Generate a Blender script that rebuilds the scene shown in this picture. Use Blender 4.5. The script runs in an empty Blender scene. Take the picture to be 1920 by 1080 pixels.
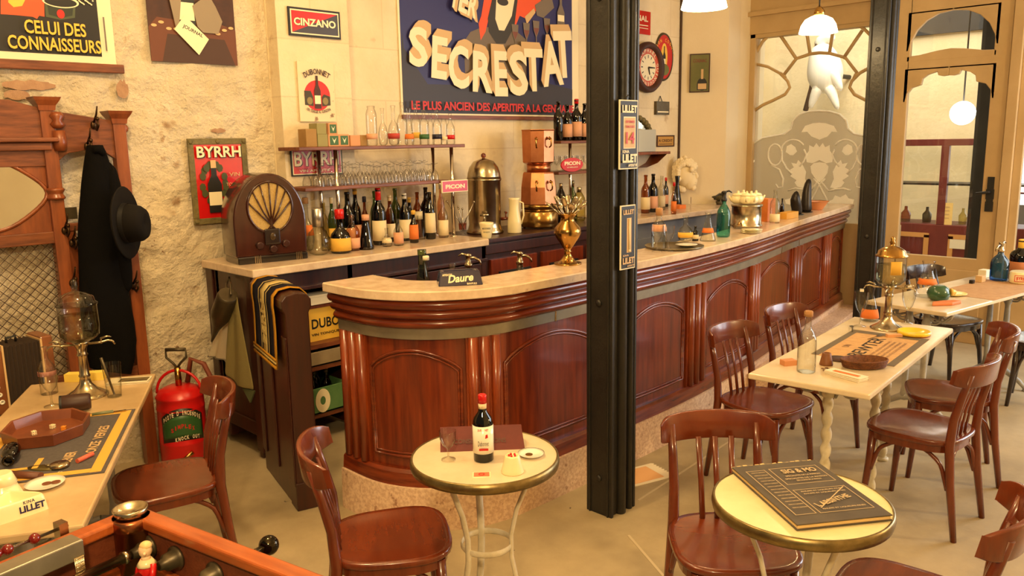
import bpy, math, random
from mathutils import Vector, Matrix
random.seed(7)
PI = math.pi
SC = bpy.context.scene
COL = SC.collection

# ---------------------------------------------------------------- camera
F_PX = 1512.0
PITCH = math.radians(10.2)
ROLL = math.radians(-1.04)
CAM = Vector((0.0, 0.0, 1.74))
_s = math.sqrt(0.5)
_cp, _sp, _cr, _sr = math.cos(PITCH), math.sin(PITCH), math.cos(ROLL), math.sin(ROLL)
_R = Matrix(((_cr, -_sr, 0), (_sr, _cr, 0), (0, 0, 1)))
_M0 = Matrix((_R @ Vector((1, 0, 0)), _R @ Vector((0, -_sp, _cp)), _R @ Vector((0, -_cp, -_sp))))
_W = Matrix(((_s, _s, 0), (-_s, _s, 0), (0, 0, 1)))
VIEW = _W @ _M0                     # columns: right, down, forward in the room's axes

def pt(px, py, axis, val):
    """point of the room seen at a photo pixel, on the plane axis = val"""
    v = VIEW @ Vector(((px - 960) / F_PX, (py - 540) / F_PX, 1))
    i = 'xyz'.index(axis)
    return CAM + v * ((val - CAM[i]) / v[i])

def zat(px, py, x, y):
    """height at which the line of sight passes over the floor point x, y"""
    v = VIEW @ Vector(((px - 960) / F_PX, (py - 540) / F_PX, 1))
    return CAM.z + v.z * ((x * v.x + y * v.y) / (v.x * v.x + v.y * v.y))

cd = bpy.data.cameras.new('camera')
cam = bpy.data.objects.new('camera', cd)
COL.objects.link(cam)
cd.sensor_width = 36
cd.sensor_fit = 'HORIZONTAL'
cd.lens = 36 * F_PX / 1920
cd.clip_start = 0.05
mw = Matrix.Identity(4)
for r in range(3):
    mw[r][0] = VIEW[r][0]
    mw[r][1] = -VIEW[r][1]
    mw[r][2] = -VIEW[r][2]
    mw[r][3] = CAM[r]
cam.matrix_world = mw
SC.camera = cam

# ---------------------------------------------------------------- light
SC.view_settings.view_transform = 'Standard'
SC.view_settings.look = 'None'
SC.view_settings.gamma = 1
SC.view_settings.exposure = -0.2
SC.cycles.transparent_max_bounces = 40
SC.cycles.max_bounces = 8
w = bpy.data.worlds.new('room_light')
SC.world = w
w.use_nodes = True
w.node_tree.nodes['Background'].inputs[0].default_value = (1.0, 0.74, 0.44, 1)
w.node_tree.nodes['Background'].inputs[1].default_value = 0.22

def lamp(name, kind, loc, energy, color, size=0.1, target=None, size_y=None):
    l = bpy.data.lights.new(name, kind)
    l.energy = energy
    l.color = color
    if kind == 'AREA':
        l.size = size
        if size_y:
            l.shape = 'RECTANGLE'
            l.size_y = size_y
    elif kind == 'SUN':
        l.angle = size
    else:
        l.shadow_soft_size = size
    o = bpy.data.objects.new(name, l)
    o.location = loc
    if target is not None:
        o.rotation_euler = (Vector(target) - Vector(loc)).to_track_quat('-Z', 'Y').to_euler()
    COL.objects.link(o)
    return o

WARM = (1.0, 0.70, 0.34)
lamp('hall_lamp_light', 'POINT', (-0.55, -0.35, 2.75), 350, WARM, 0.12)
lamp('side_lamp_light', 'POINT', (5.6, -1.9, 2.15), 260, WARM, 0.12)
lamp('bar_lamp_light', 'POINT', (2.6, 2.95, 2.95), 36, WARM, 0.10)
lamp('wall_fill_light', 'POINT', (1.0, 2.4, 3.3), 165, WARM, 0.12)  # unseen fill lamp added to brighten the left wall
lamp('daylight', 'AREA', (7.2, -0.6, 1.9), 120, (0.86, 0.93, 1.0), 1.6, (4.5, 1.6, 0.6), 2.4)
lamp('courtyard_sky', 'AREA', (8.6, 3.2, 5.2), 560, (1.0, 0.90, 0.70), 2.2, (9.9, 3.4, 1.6), 5)

# ---------------------------------------------------------------- materials
def S(r, g, b):
    f = lambda c: (c / 255 / 12.92) if c / 255 <= 0.04045 else ((c / 255 + 0.055) / 1.055) ** 2.4
    return (f(r), f(g), f(b), 1)

MATS = {}
def mat(name, c, rough=0.5, metal=0.0, c2=None, scale=6, stretch=(1, 1, 1), lo=0.35, hi=0.65, bump=0.0, bscale=None,
        spec=0.5, coat=0.0, detail=5, spots=None, bstretch=None, emis=None, bdist=0.02):
    if name in MATS:
        return MATS[name]
    m = bpy.data.materials.new(name)
    m.use_nodes = True
    nt = m.node_tree
    N, L = nt.nodes, nt.links
    b = N['Principled BSDF']
    b.inputs['Base Color'].default_value = c
    b.inputs['Roughness'].default_value = rough
    b.inputs['Metallic'].default_value = metal
    b.inputs['Specular IOR Level'].default_value = spec
    if coat:
        b.inputs['Coat Weight'].default_value = coat
        b.inputs['Coat Roughness'].default_value = 0.12
    if emis:
        b.inputs['Emission Color'].default_value = emis[0]
        b.inputs['Emission Strength'].default_value = emis[1]
    if c2 or bump or spots:
        tc = N.new('ShaderNodeTexCoord')
        def noise(sc, st, det=detail):
            mp = N.new('ShaderNodeMapping')
            mp.inputs['Scale'].default_value = st
            L.new(tc.outputs['Object'], mp.inputs[0])
            n = N.new('ShaderNodeTexNoise')
            n.inputs['Scale'].default_value = sc
            n.inputs['Detail'].default_value = det
            n.inputs['Roughness'].default_value = 0.62
            L.new(mp.outputs[0], n.inputs['Vector'])
            return n
        src = None
        if c2:
            n = noise(scale, stretch)
            r = N.new('ShaderNodeValToRGB')
            r.color_ramp.elements[0].position = lo
            r.color_ramp.elements[1].position = hi
            r.color_ramp.elements[0].color = c
            r.color_ramp.elements[1].color = c2
            L.new(n.outputs['Fac'], r.inputs[0])
            src = r.outputs[0]
        if spots:                                 # (colour, scale, from, to)
            for sp in spots:
                n = noise(sp[1], (1, 1, 1), 4)
                n.noise_dimensions = '3D'
                r = N.new('ShaderNodeValToRGB')
                r.color_ramp.elements[0].position = sp[2]
                r.color_ramp.elements[1].position = sp[3]
                mx = N.new('ShaderNodeMix')
                mx.data_type = 'RGBA'
                L.new(n.outputs['Fac'], r.inputs[0])
                L.new(r.outputs[0], mx.inputs[0])
                if src:
                    L.new(src, mx.inputs[6])
                else:
                    mx.inputs[6].default_value = c
                mx.inputs[7].default_value = sp[0]
                src = mx.outputs[2]
        if src:
            L.new(src, b.inputs['Base Color'])
        if bump:
            n = noise(bscale or scale, bstretch or (1, 1, 1))
            bp = N.new('ShaderNodeBump')
            bp.inputs['Strength'].default_value = bump
            bp.inputs['Distance'].default_value = bdist
            L.new(n.outputs['Fac'], bp.inputs['Height'])
            L.new(bp.outputs[0], b.inputs['Normal'])
    MATS[name] = m
    return m

def glass(name, tint=(1, 1, 1), edge=(0.38, 0.37, 0.32), gloss=1.0, ior=1.5, rough=0.02):
    """thin clear glass: what is behind shows through, darker at grazing angles, with a mirror sheen"""
    if name in MATS:
        return MATS[name]
    m = bpy.data.materials.new(name)
    m.use_nodes = True
    nt = m.node_tree
    N, L = nt.nodes, nt.links
    N.remove(N['Principled BSDF'])
    out = N['Material Output']
    lw = N.new('ShaderNodeLayerWeight')
    lw.inputs['Blend'].default_value = 0.5
    mc = N.new('ShaderNodeMix')
    mc.data_type = 'RGBA'
    mc.inputs[6].default_value = (*tint, 1)
    mc.inputs[7].default_value = (*edge, 1)
    pw = N.new('ShaderNodeMath')
    pw.operation = 'POWER'
    pw.inputs[1].default_value = 1.8
    L.new(lw.outputs['Facing'], pw.inputs[0])
    L.new(pw.outputs[0], mc.inputs[0])
    tr = N.new('ShaderNodeBsdfTransparent')
    L.new(mc.outputs[2], tr.inputs[0])
    gl = N.new('ShaderNodeBsdfGlossy')
    gl.inputs['Roughness'].default_value = rough
    fr = N.new('ShaderNodeMath')
    fr.operation = 'POWER'
    fr.inputs[1].default_value = 4.0
    L.new(lw.outputs['Facing'], fr.inputs[0])
    ml = N.new('ShaderNodeMath')
    ml.operation = 'MULTIPLY_ADD'
    ml.inputs[1].default_value = 0.75 * gloss
    ml.inputs[2].default_value = 0.07 * gloss
    L.new(fr.outputs[0], ml.inputs[0])
    mx = N.new('ShaderNodeMixShader')
    L.new(ml.outputs[0], mx.inputs[0])
    L.new(tr.outputs[0], mx.inputs[1])
    L.new(gl.outputs[0], mx.inputs[2])
    L.new(mx.outputs[0], out.inputs[0])
    MATS[name] = m
    return m

def frosted(name, c, alpha, rough=0.5, front=0.45):
    """etched glass: milky where it is ground, part clear"""
    m = bpy.data.materials.new(name)
    m.use_nodes = True
    N, L = m.node_tree.nodes, m.node_tree.links
    N.remove(N['Principled BSDF'])
    tl = N.new('ShaderNodeBsdfTranslucent')
    tl.inputs[0].default_value = c
    df = N.new('ShaderNodeBsdfDiffuse')
    df.inputs[0].default_value = c
    ad = N.new('ShaderNodeMixShader')
    ad.inputs[0].default_value = front
    L.new(tl.outputs[0], ad.inputs[1])
    L.new(df.outputs[0], ad.inputs[2])
    tr = N.new('ShaderNodeBsdfTransparent')
    mx = N.new('ShaderNodeMixShader')
    mx.inputs[0].default_value = alpha
    L.new(tr.outputs[0], mx.inputs[1])
    L.new(ad.outputs[0], mx.inputs[2])
    L.new(mx.outputs[0], N['Material Output'].inputs[0])
    MATS[name] = m
    return m

PLASTER = mat('plaster', S(222, 206, 172), 0.9, c2=S(236, 222, 194), scale=3.5, bump=0.9, bscale=9, lo=0.36, hi=0.6, detail=9,
              spots=[(S(176, 146, 114), 1.9, 0.62, 0.66), (S(190, 162, 126), 7, 0.64, 0.72), (S(150, 120, 90), 16, 0.68, 0.72)], bdist=0.09)
STONE = mat('stone_blocks', S(222, 205, 170), 0.9, c2=S(234, 220, 190), scale=3, bump=0.35, bscale=16, lo=0.3, hi=0.7,
            spots=[(S(198, 172, 138), 2.6, 0.64, 0.70)], bdist=0.03)
CREAM = mat('cream_paint', S(222, 204, 168), 0.75, c2=S(228, 212, 178), scale=1.2, bump=0.08, bscale=60)
TAN = mat('tan_door_paint', S(186, 158, 112), 0.55, c2=S(196, 168, 122), scale=3)
FLOOR = mat('concrete_floor', S(146, 132, 104), 0.62, c2=S(184, 168, 134), scale=1.6, lo=0.3, hi=0.68, bump=0.12, bscale=25, detail=10,
            spots=[(S(124, 110, 84), 0.9, 0.58, 0.72), (S(70, 60, 48), 11, 0.715, 0.735)])
CURB = mat('pink_granite', S(206, 172, 144), 0.55, c2=S(230, 204, 176), scale=60, lo=0.4, hi=0.6, detail=3,
           spots=[(S(160, 118, 92), 24, 0.62, 0.70)])
MARBLE = mat('counter_marble', S(206, 180, 152), 0.16, c2=S(226, 204, 176), scale=14, lo=0.35, hi=0.62, detail=8,
             spots=[(S(176, 140, 112), 30, 0.66, 0.74)])
MARBLE2 = mat('table_marble', S(222, 206, 176), 0.22, c2=S(206, 184, 148), scale=4, lo=0.4, hi=0.75, detail=8)
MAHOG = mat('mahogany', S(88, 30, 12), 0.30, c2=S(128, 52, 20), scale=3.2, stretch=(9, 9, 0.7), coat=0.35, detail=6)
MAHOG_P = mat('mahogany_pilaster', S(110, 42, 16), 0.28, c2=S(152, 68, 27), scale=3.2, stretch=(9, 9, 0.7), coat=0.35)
MAHOG_H = mat('mahogany_moulding', S(88, 30, 12), 0.26, c2=S(130, 54, 22), scale=5, stretch=(0.8, 0.8, 9), coat=0.4)
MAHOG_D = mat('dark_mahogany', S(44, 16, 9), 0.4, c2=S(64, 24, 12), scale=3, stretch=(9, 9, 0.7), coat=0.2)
CHAIRW = mat('bentwood', S(92, 37, 15), 0.27, c2=S(114, 49, 20), scale=4, stretch=(1, 5, 1), coat=0.5)
CHAIRD = mat('dark_bentwood', S(36, 24, 20), 0.25, c2=S(48, 30, 24), scale=5, stretch=(1, 7, 1), coat=0.5)
OAK = mat('stand_wood', S(112, 54, 26), 0.38, c2=S(146, 78, 40), scale=4, stretch=(6, 6, 0.8), coat=0.2)
OAK_H = mat('shelf_wood', S(92, 46, 24), 0.45, c2=S(132, 74, 42), scale=6, stretch=(1, 8, 8))
FOOSW = mat('rail_wood', S(150, 72, 30), 0.28, c2=S(180, 94, 42), scale=4, stretch=(1, 8, 4), coat=0.5)
PLY = mat('worn_panel', S(92, 42, 24), 0.45, c2=S(122, 62, 34), scale=10, bump=0.2, bscale=50)
STEEL = mat('black_steel', S(30, 28, 26), 0.42, c2=S(42, 40, 36), scale=4, bump=0.15, bscale=30, spec=0.4)
ZINC = mat('zinc_band', S(158, 150, 132), 0.38, metal=0.6, c2=S(138, 132, 116), scale=8)
CHROME = mat('chrome', S(214, 208, 196), 0.12, metal=1)
NICKEL = mat('nickel', S(196, 184, 158), 0.24, metal=1, c2=S(166, 150, 118), scale=9)
BRASS = mat('brass', S(186, 148, 84), 0.22, metal=1, c2=S(160, 120, 62), scale=9)
COPPER = mat('copper', S(186, 120, 80), 0.28, metal=1, c2=S(164, 100, 64), scale=6)
RIM = mat('brass_rim', S(150, 132, 88), 0.35, metal=0.9, c2=S(120, 104, 66), scale=20)
IRONC = mat('cream_iron', S(222, 214, 190), 0.5, c2=S(200, 190, 160), scale=12, bump=0.2, bscale=40)
IRONG = mat('grey_iron', S(150, 148, 140), 0.5, c2=S(176, 172, 160), scale=12)
IRONB = mat('black_iron', S(26, 24, 22), 0.5)
TIN = mat('old_tin', S(96, 86, 66), 0.4, metal=0.6, c2=S(76, 66, 48), scale=7)
RED = mat('red_enamel', S(206, 24, 24), 0.3, c2=S(186, 20, 20), scale=4)
REDP = mat('red_print', S(196, 34, 26), 0.55)
BLACK = mat('black_print', S(24, 22, 22), 0.55)
CLOTHB = mat('black_wool', S(14, 13, 13), 0.95, spec=0.1, bump=0.2, bscale=120)
FELTB = mat('black_felt', S(20, 17, 15), 0.85, spec=0.2)
CREAMP = mat('cream_print', S(238, 226, 190), 0.55)
YELLP = mat('yellow_print', S(236, 190, 70), 0.55)
BLUEP = mat('blue_print', S(38, 38, 96), 0.5)
NAVYP = mat('navy_print', S(26, 26, 50), 0.5)
GREENP = mat('green_print', S(52, 96, 48), 0.55)
WHITEC = mat('white_china', S(242, 238, 222), 0.2, coat=0.4)
CREAMC = mat('cream_china', S(240, 226, 178), 0.25, coat=0.3)
GREYP = mat('taupe_print', S(116, 104, 92), 0.6)
TANP = mat('tan_print', S(206, 172, 122), 0.6)
ORANGEP = mat('orange_print', S(226, 84, 40), 0.55)
BROWNP = mat('brown_print', S(74, 38, 22), 0.6, c2=S(56, 26, 16), scale=8)
PAPER = mat('paper', S(232, 222, 196), 0.8)
CORK = mat('cork', S(176, 130, 84), 0.85)
MIRROR = mat('mirror_glass', S(200, 200, 190), 0.03, metal=1)

CLEAR = glass('clear_glass')
CLEAR2 = glass('thick_clear_glass', (0.95, 0.95, 0.90), (0.36, 0.35, 0.29))
PANE = glass('window_pane', (0.97, 0.98, 0.97), (0.8, 0.82, 0.8), gloss=0.7)
TEAL = glass('teal_glass', (0.22, 0.66, 0.60), (0.05, 0.34, 0.32))
BLUEG = glass('blue_glass', (0.16, 0.42, 0.75), (0.02, 0.10, 0.45))
GREENG = glass('green_glass', (0.30, 0.40, 0.16), (0.05, 0.08, 0.02))
DGREEN = glass('dark_green_glass', (0.06, 0.09, 0.03), (0.01, 0.015, 0.005))
BROWNG = glass('brown_glass', (0.10, 0.045, 0.02), (0.02, 0.01, 0.005))
AMBER = glass('amber_glass', (0.55, 0.24, 0.06), (0.2, 0.07, 0.01))
REDG = glass('red_liqueur_glass', (0.50, 0.10, 0.04), (0.2, 0.02, 0.01))
DARKG = glass('black_glass', (0.025, 0.018, 0.014), (0.006, 0.004, 0.003))
PALEY = glass('pale_yellow_glass', (0.80, 0.74, 0.42), (0.4, 0.35, 0.12))
ROSEG = glass('rose_glass', (0.86, 0.60, 0.44), (0.5, 0.28, 0.18))

# ---------------------------------------------------------------- mesh helpers
class MB:
    def __init__(self):
        self.v, self.f, self.mi, self.sm = [], [], [], []
        self.M = Matrix.Identity(4)
    def add(self, vs, fs, m=0, smooth=False):
        n = len(self.v)
        for p in vs:
            self.v.append(self.M @ Vector(p))
        for f in fs:
            self.f.append([n + i for i in f])
            self.mi.append(m)
            self.sm.append(smooth)
        return self
    def box(self, c, s, m=0, rz=0.0):
        x, y, z = s[0] / 2, s[1] / 2, s[2] / 2
        ca, sa = math.cos(rz), math.sin(rz)
        vs = []
        for dz in (-z, z):
            for dx, dy in ((-x, -y), (x, -y), (x, y), (-x, y)):
                vs.append((c[0] + dx * ca - dy * sa, c[1] + dx * sa + dy * ca, c[2] + dz))
        return self.add(vs, [(3, 2, 1, 0), (4, 5, 6, 7), (0, 1, 5, 4), (1, 2, 6, 5), (2, 3, 7, 6), (3, 0, 4, 7)], m)
    def b2(self, lo, hi, m=0):
        return self.box([(a + b) / 2 for a, b in zip(lo, hi)], [abs(b - a) for a, b in zip(lo, hi)], m)
    def prism(self, poly, z0, z1, m=0, smooth=False, mtop=None):
        n = len(poly)
        a = sum(poly[i][0] * poly[(i + 1) % n][1] - poly[(i + 1) % n][0] * poly[i][1] for i in range(n))
        if a < 0:
            poly = poly[::-1]
        vs = [(p[0], p[1], z0) for p in poly] + [(p[0], p[1], z1) for p in poly]
        self.add(vs, [tuple(range(n - 1, -1, -1))], m)
        k = len(self.v) - 2 * n
        self.f.append([k + n + i for i in range(n)]); self.mi.append(m if mtop is None else mtop); self.sm.append(False)
        for i in range(n):
            j = (i + 1) % n
            self.f.append([k + i, k + j, k + n + j, k + n + i]); self.mi.append(m); self.sm.append(smooth)
        return self
    def lathe(self, prof, n=16, c=(0, 0, 0), m=0, smooth=True, caps=True, sx=1.0, sy=1.0, ph=0.0):
        vs, fs = [], []
        for r, z in prof:
            for i in range(n):
                a = 2 * PI * i / n + ph
                vs.append((c[0] + r * math.cos(a) * sx, c[1] + r * math.sin(a) * sy, c[2] + z))
        k = len(prof)
        for j in range(k - 1):
            for i in range(n):
                i2 = (i + 1) % n
                fs.append((j * n + i, j * n + i2, (j + 1) * n + i2, (j + 1) * n + i))
        self.add(vs, fs, m, smooth)
        if caps:
            b = len(self.v) - n * k
            if prof[0][0] > 1e-4:
                self.f.append([b + i for i in range(n - 1, -1, -1)]); self.mi.append(m); self.sm.append(False)
            if prof[-1][0] > 1e-4:
                self.f.append([b + (k - 1) * n + i for i in range(n)]); self.mi.append(m); self.sm.append(False)
        return self
    def tube(self, pts, r, n=8, m=0, caps=True, flat=None, closed=False):
        """round bar along points; r one radius or one per point; flat = (scale across, up-vector) makes it a strap"""
        P = [Vector(p) for p in pts]
        k = len(P)
        R = r if isinstance(r, (list, tuple)) else [r] * k
        vs, prev = [], None
        for i in range(k):
            if closed:
                t = P[(i + 1) % k] - P[i - 1]
            else:
                t = P[min(i + 1, k - 1)] - P[max(i - 1, 0)]
            t = t.normalized() if t.length > 1e-9 else Vector((0, 0, 1))
            if flat:
                u = Vector(flat[1])
                u = (u - t * u.dot(t)).normalized()
            elif prev is None:
                u = t.orthogonal().normalized()
            else:
                u = (prev - t * prev.dot(t))
                u = u.normalized() if u.length > 1e-6 else t.orthogonal().normalized()
            prev = u
            w_ = t.cross(u)
            for j in range(n):
                a = 2 * PI * j / n
                q = P[i] + u * (R[i] * math.cos(a)) + w_ * (R[i] * math.sin(a) * (flat[0] if flat else 1))
                vs.append(q)
        fs = []
        for i in range(k if closed else k - 1):
            i2 = (i + 1) % k
            for j in range(n):
                j2 = (j + 1) % n
                fs.append((i * n + j, i * n + j2, i2 * n + j2, i2 * n + j))
        self.add(vs, fs, m, True)
        if caps and not closed:
            b = len(self.v) - n * k
            self.f.append([b + i for i in range(n - 1, -1, -1)]); self.mi.append(m); self.sm.append(False)
            self.f.append([b + (k - 1) * n + i for i in range(n)]); self.mi.append(m); self.sm.append(False)
        return self
    def strip(self, rows, m=0, smooth=True, close=False):
        """surface through rows of points"""
        n = len(rows[0])
        vs = [p for r in rows for p in r]
        fs = []
        for i in range(len(rows) - 1):
            for j in range(n if close else n - 1):
                j2 = (j + 1) % n
                fs.append((i * n + j, i * n + j2, (i + 1) * n + j2, (i + 1) * n + j))
        return self.add(vs, fs, m, smooth)
    def ball(self, c, r, m=0, n=14, sc=(1, 1, 1)):
        k = n // 2 + 1
        prof = [(max(1e-5, math.sin(PI * i / k)) * 1.0, -math.cos(PI * i / k)) for i in range(k + 1)]
        vs, fs = [], []
        for rr, z in prof:
            for i in range(n):
                a = 2 * PI * i / n
                vs.append((c[0] + r * rr * math.cos(a) * sc[0], c[1] + r * rr * math.sin(a) * sc[1], c[2] + r * z * sc[2]))
        for j in range(k):
            for i in range(n):
                i2 = (i + 1) % n
                fs.append((j * n + i, j * n + i2, (j + 1) * n + i2, (j + 1) * n + i))
        return self.add(vs, fs, m, True)
    def build(self, name, mats, parent=None, bevel=0.0, seg=2, sub=0, solid=0.0):
        me = bpy.data.meshes.new(name)
        me.from_pydata([tuple(p) for p in self.v], [], self.f)
        for m in (mats if isinstance(mats, (list, tuple)) else [mats]):
            me.materials.append(m)
        me.polygons.foreach_set('material_index', self.mi)
        me.polygons.foreach_set('use_smooth', self.sm)
        me.update()
        o = bpy.data.objects.new(name, me)
        COL.objects.link(o)
        if solid:
            md = o.modifiers.new('thickness', 'SOLIDIFY')
            md.thickness = solid
            md.offset = 0
        if bevel:
            md = o.modifiers.new('edge', 'BEVEL')
            md.width = bevel
            md.segments = seg
            md.limit_method = 'ANGLE'
            md.angle_limit = math.radians(50)
        if sub:
            md = o.modifiers.new('smooth', 'SUBSURF')
            md.levels = sub
            md.render_levels = sub
        if parent is not None:
            o.parent = parent
        return o

def frame(o, u, v):
    """local axes: x along u, y along v, z outwards (u x v)"""
    u, v = Vector(u).normalized(), Vector(v).normalized()
    n = u.cross(v)
    M = Matrix.Identity(4)
    for r in range(3):
        M[r][0], M[r][1], M[r][2], M[r][3] = u[r], v[r], n[r], o[r]
    return M

def place(loc, rz=0.0, s=1.0):
    return Matrix.Translation(Vector(loc)) @ Matrix.Rotation(rz, 4, 'Z') @ Matrix.Scale(s, 4)

def thing(name, label, cat, loc=(0, 0, 0), rz=0.0, group=None):
    o = bpy.data.objects.new(name, None)
    o.empty_display_size = 0.05
    COL.objects.link(o)
    o.location = loc
    o.rotation_euler = (0, 0, rz)
    o['label'] = label
    o['category'] = cat
    if group:
        o['group'] = group
    return o

def tag(o, label, cat, group=None, loc=None, rz=None):
    o['label'] = label
    o['category'] = cat
    if group:
        o['group'] = group
    if loc is not None:
        o.location = loc
    if rz is not None:
        o.rotation_euler = (0, 0, rz)
    return o

def struct(o):
    o['kind'] = 'structure'
    return o

KIDS = {}
def dup(root, loc, rz=0.0, label=None, group=None, cat=None):
    """a copy of a thing with copies of its parts and sub-parts"""
    def kids(o):
        return [c for c in list(COL.objects) if c.parent is o]
    if root.name not in KIDS:
        KIDS[root.name] = [(c, kids(c)) for c in kids(root)]
    r = root.copy()
    COL.objects.link(r)
    r.location = loc
    r.rotation_euler = (0, 0, rz)
    if label:
        r['label'] = label
    if group:
        r['group'] = group
    if cat:
        r['category'] = cat
    for c, gs in KIDS[root.name]:
        c2 = c.copy()
        COL.objects.link(c2)
        c2.parent = r
        for g in gs:
            g2 = g.copy()
            COL.objects.link(g2)
            g2.parent = c2
    return r

TEXTS = {}
def text_shape(s, bold=0.0, space=1.0):
    key = (s, bold, space)
    if key in TEXTS:
        return TEXTS[key]
    cu = bpy.data.curves.new('writing', 'FONT')
    cu.body = s
    cu.size = 1
    cu.offset = bold
    cu.space_character = space
    cu.resolution_u = 3
    cu.fill_mode = 'FRONT'
    o = bpy.data.objects.new('writing', cu)
    me = o.to_mesh()
    vs = [tuple(v.co) for v in me.vertices]
    fs = [tuple(p.vertices) for p in me.polygons]
    o.to_mesh_clear()
    bpy.data.objects.remove(o)
    bpy.data.curves.remove(cu)
    xs = [v[0] for v in vs] or [0, 1]
    ys = [v[1] for v in vs] or [0, 1]
    TEXTS[key] = (vs, fs, min(xs), max(xs), min(ys), max(ys))
    return TEXTS[key]

class Art(MB):
    """flat print in layers on a board; sizes in metres, origin at the lower left"""
    def __init__(self, M):
        super().__init__()
        self.M = M
        self.k = 0
        self.step = 0.0006
    def lay(self):
        self.k += 1
        return self.k * self.step
    def poly(self, pts, m):
        z = self.lay()
        n = len(pts)
        a = sum(pts[i][0] * pts[(i + 1) % n][1] - pts[(i + 1) % n][0] * pts[i][1] for i in range(n))
        if a < 0:
            pts = pts[::-1]
        return self.add([(p[0], p[1], z) for p in pts], [tuple(range(n))], m)
    def rect(self, x0, y0, x1, y1, m):
        return self.poly([(x0, y0), (x1, y0), (x1, y1), (x0, y1)], m)
    def ell(self, x, y, rx, ry, m, n=28, a0=0, a1=360):
        return self.poly([(x + rx * math.cos(math.radians(a0 + (a1 - a0) * i / n)), y + ry * math.sin(math.radians(a0 + (a1 - a0) * i / n)))
                          for i in range(n + (0 if a1 - a0 == 360 else 1))], m)
    def ring(self, x, y, r0, r1, m, n=28, k=1.0):
        z = self.lay()
        vs, fs = [], []
        for i in range(n):
            a = 2 * PI * i / n
            vs += [(x + r0 * math.cos(a), y + r0 * k * math.sin(a), z), (x + r1 * math.cos(a), y + r1 * k * math.sin(a), z)]
        for i in range(n):
            j = (i + 1) % n
            fs.append((2 * i, 2 * i + 1, 2 * j + 1, 2 * j))
        return self.add(vs, fs, m)
    def text(self, s, x, y, w_, h, m, bold=0.0, rot=0.0, space=1.0, shear=0.0):
        """writing fitted in a box w x h whose lower left is x, y"""
        vs, fs, a, b, c, d = text_shape(s, bold, space)
        z = self.lay()
        ca, sa = math.cos(rot), math.sin(rot)
        out = []
        for v in vs:
            p = (v[0] - a) / (b - a) * w_
            q = (v[1] - c) / (d - c) * h
            p += shear * q
            out.append((x + p * ca - q * sa, y + p * sa + q * ca, z))
        return self.add(out, fs, m)
    def arc(self, s, cx, cy, r, h, m, a0, a1, bold=0.0, k=1.0, wide=None):
        """letters one by one round an arc from angle a0 to a1 (degrees, clockwise when a1 < a0)"""
        n = len(s)
        cw = a1 < a0
        for i, ch in enumerate(s):
            if ch == ' ':
                continue
            a = math.radians(a0 + (a1 - a0) * (i + 0.5) / n)
            lw = wide or abs(math.radians(a1 - a0)) * r / n * 0.78
            if ch in 'I1':
                lw *= 0.35
            rot = a - PI / 2 if cw else a + PI / 2
            x, y = cx + r * math.cos(a), cy + r * k * math.sin(a)
            x -= math.cos(rot) * lw / 2
            y -= math.sin(rot) * lw / 2
            self.text(ch, x, y, lw, h, m, bold, rot)
            self.k -= 1
        self.k += 1
        return self

WALL_Y = 4.60
def on_wall(x0, z0, y=WALL_Y):
    return frame((x0, y, z0), (1, 0, 0), (0, 0, 1))
def proj(p):
    c = VIEW.transposed() @ (Vector(p) - CAM)
    return (960 + F_PX * c.x / c.z, 540 + F_PX * c.y / c.z)

from mathutils import noise as mnoise

# ---------------------------------------------------------------- the room
b = MB()
b.b2((-1.6, -4.0, -0.12), (7.95, 4.75, 0.0))
struct(b.build('floor', FLOOR))
JOINT = mat('floor_joint', S(190, 176, 146), 0.8)
b = MB()
for a, c in (((2.73, 2.02), (1.9, 0.6)), ((3.05, 2.2), (4.6, 2.32))):
    d = (Vector(c) - Vector(a)).normalized()
    n = Vector((-d.y, d.x)) * 0.006
    b.prism([(a[0] + n.x, a[1] + n.y), (a[0] - n.x, a[1] - n.y), (c[0] - n.x, c[1] - n.y), (c[0] + n.x, c[1] + n.y)], 0.0, 0.0015)
struct(b.build('trim_9', JOINT))

b = MB()
b.b2((-1.6, -4.15, 0), (7.4, -4.0, 3.9))
struct(b.build('wall_rear', CREAM))
b = MB()
b.b2((-1.6, -4.0, 3.9), (7.95, 4.8, 4.0))
struct(b.build('ceiling', CREAM))

# back wall: rough plaster to the left of the pilaster, stone blocks to its right
def brick_into(m, sx, sz, depth=0.6):
    nt = m.node_tree
    N, L = nt.nodes, nt.links
    bs = N['Principled BSDF']
    tc = N.new('ShaderNodeTexCoord')
    mp = N.new('ShaderNodeMapping')
    mp.inputs['Rotation'].default_value = (math.radians(90), 0, 0)
    L.new(tc.outputs['Object'], mp.inputs[0])
    bk = N.new('ShaderNodeTexBrick')
    bk.inputs['Scale'].default_value = 1
    bk.inputs['Brick Width'].default_value = sx
    bk.inputs['Row Height'].default_value = sz
    bk.inputs['Mortar Size'].default_value = 0.006
    bk.inputs['Mortar Smooth'].default_value = 0.6
    bk.inputs['Color1'].default_value = (1, 1, 1, 1)
    bk.inputs['Color2'].default_value = (0.93, 0.90, 0.86, 1)
    bk.inputs['Mortar'].default_value = (0.80, 0.74, 0.66, 1)
    L.new(mp.outputs[0], bk.inputs['Vector'])
    mx = N.new('ShaderNodeMix')
    mx.data_type = 'RGBA'
    mx.blend_type = 'MULTIPLY'
    mx.inputs[0].default_value = depth
    src = bs.inputs['Base Color'].links[0].from_socket
    L.new(src, mx.inputs[6])
    L.new(bk.outputs['Color'], mx.inputs[7])
    L.new(mx.outputs[2], bs.inputs['Base Color'])
brick_into(STONE, 0.62, 0.34)
b = MB()
rows = []
NX, NZ = 190, 130
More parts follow.
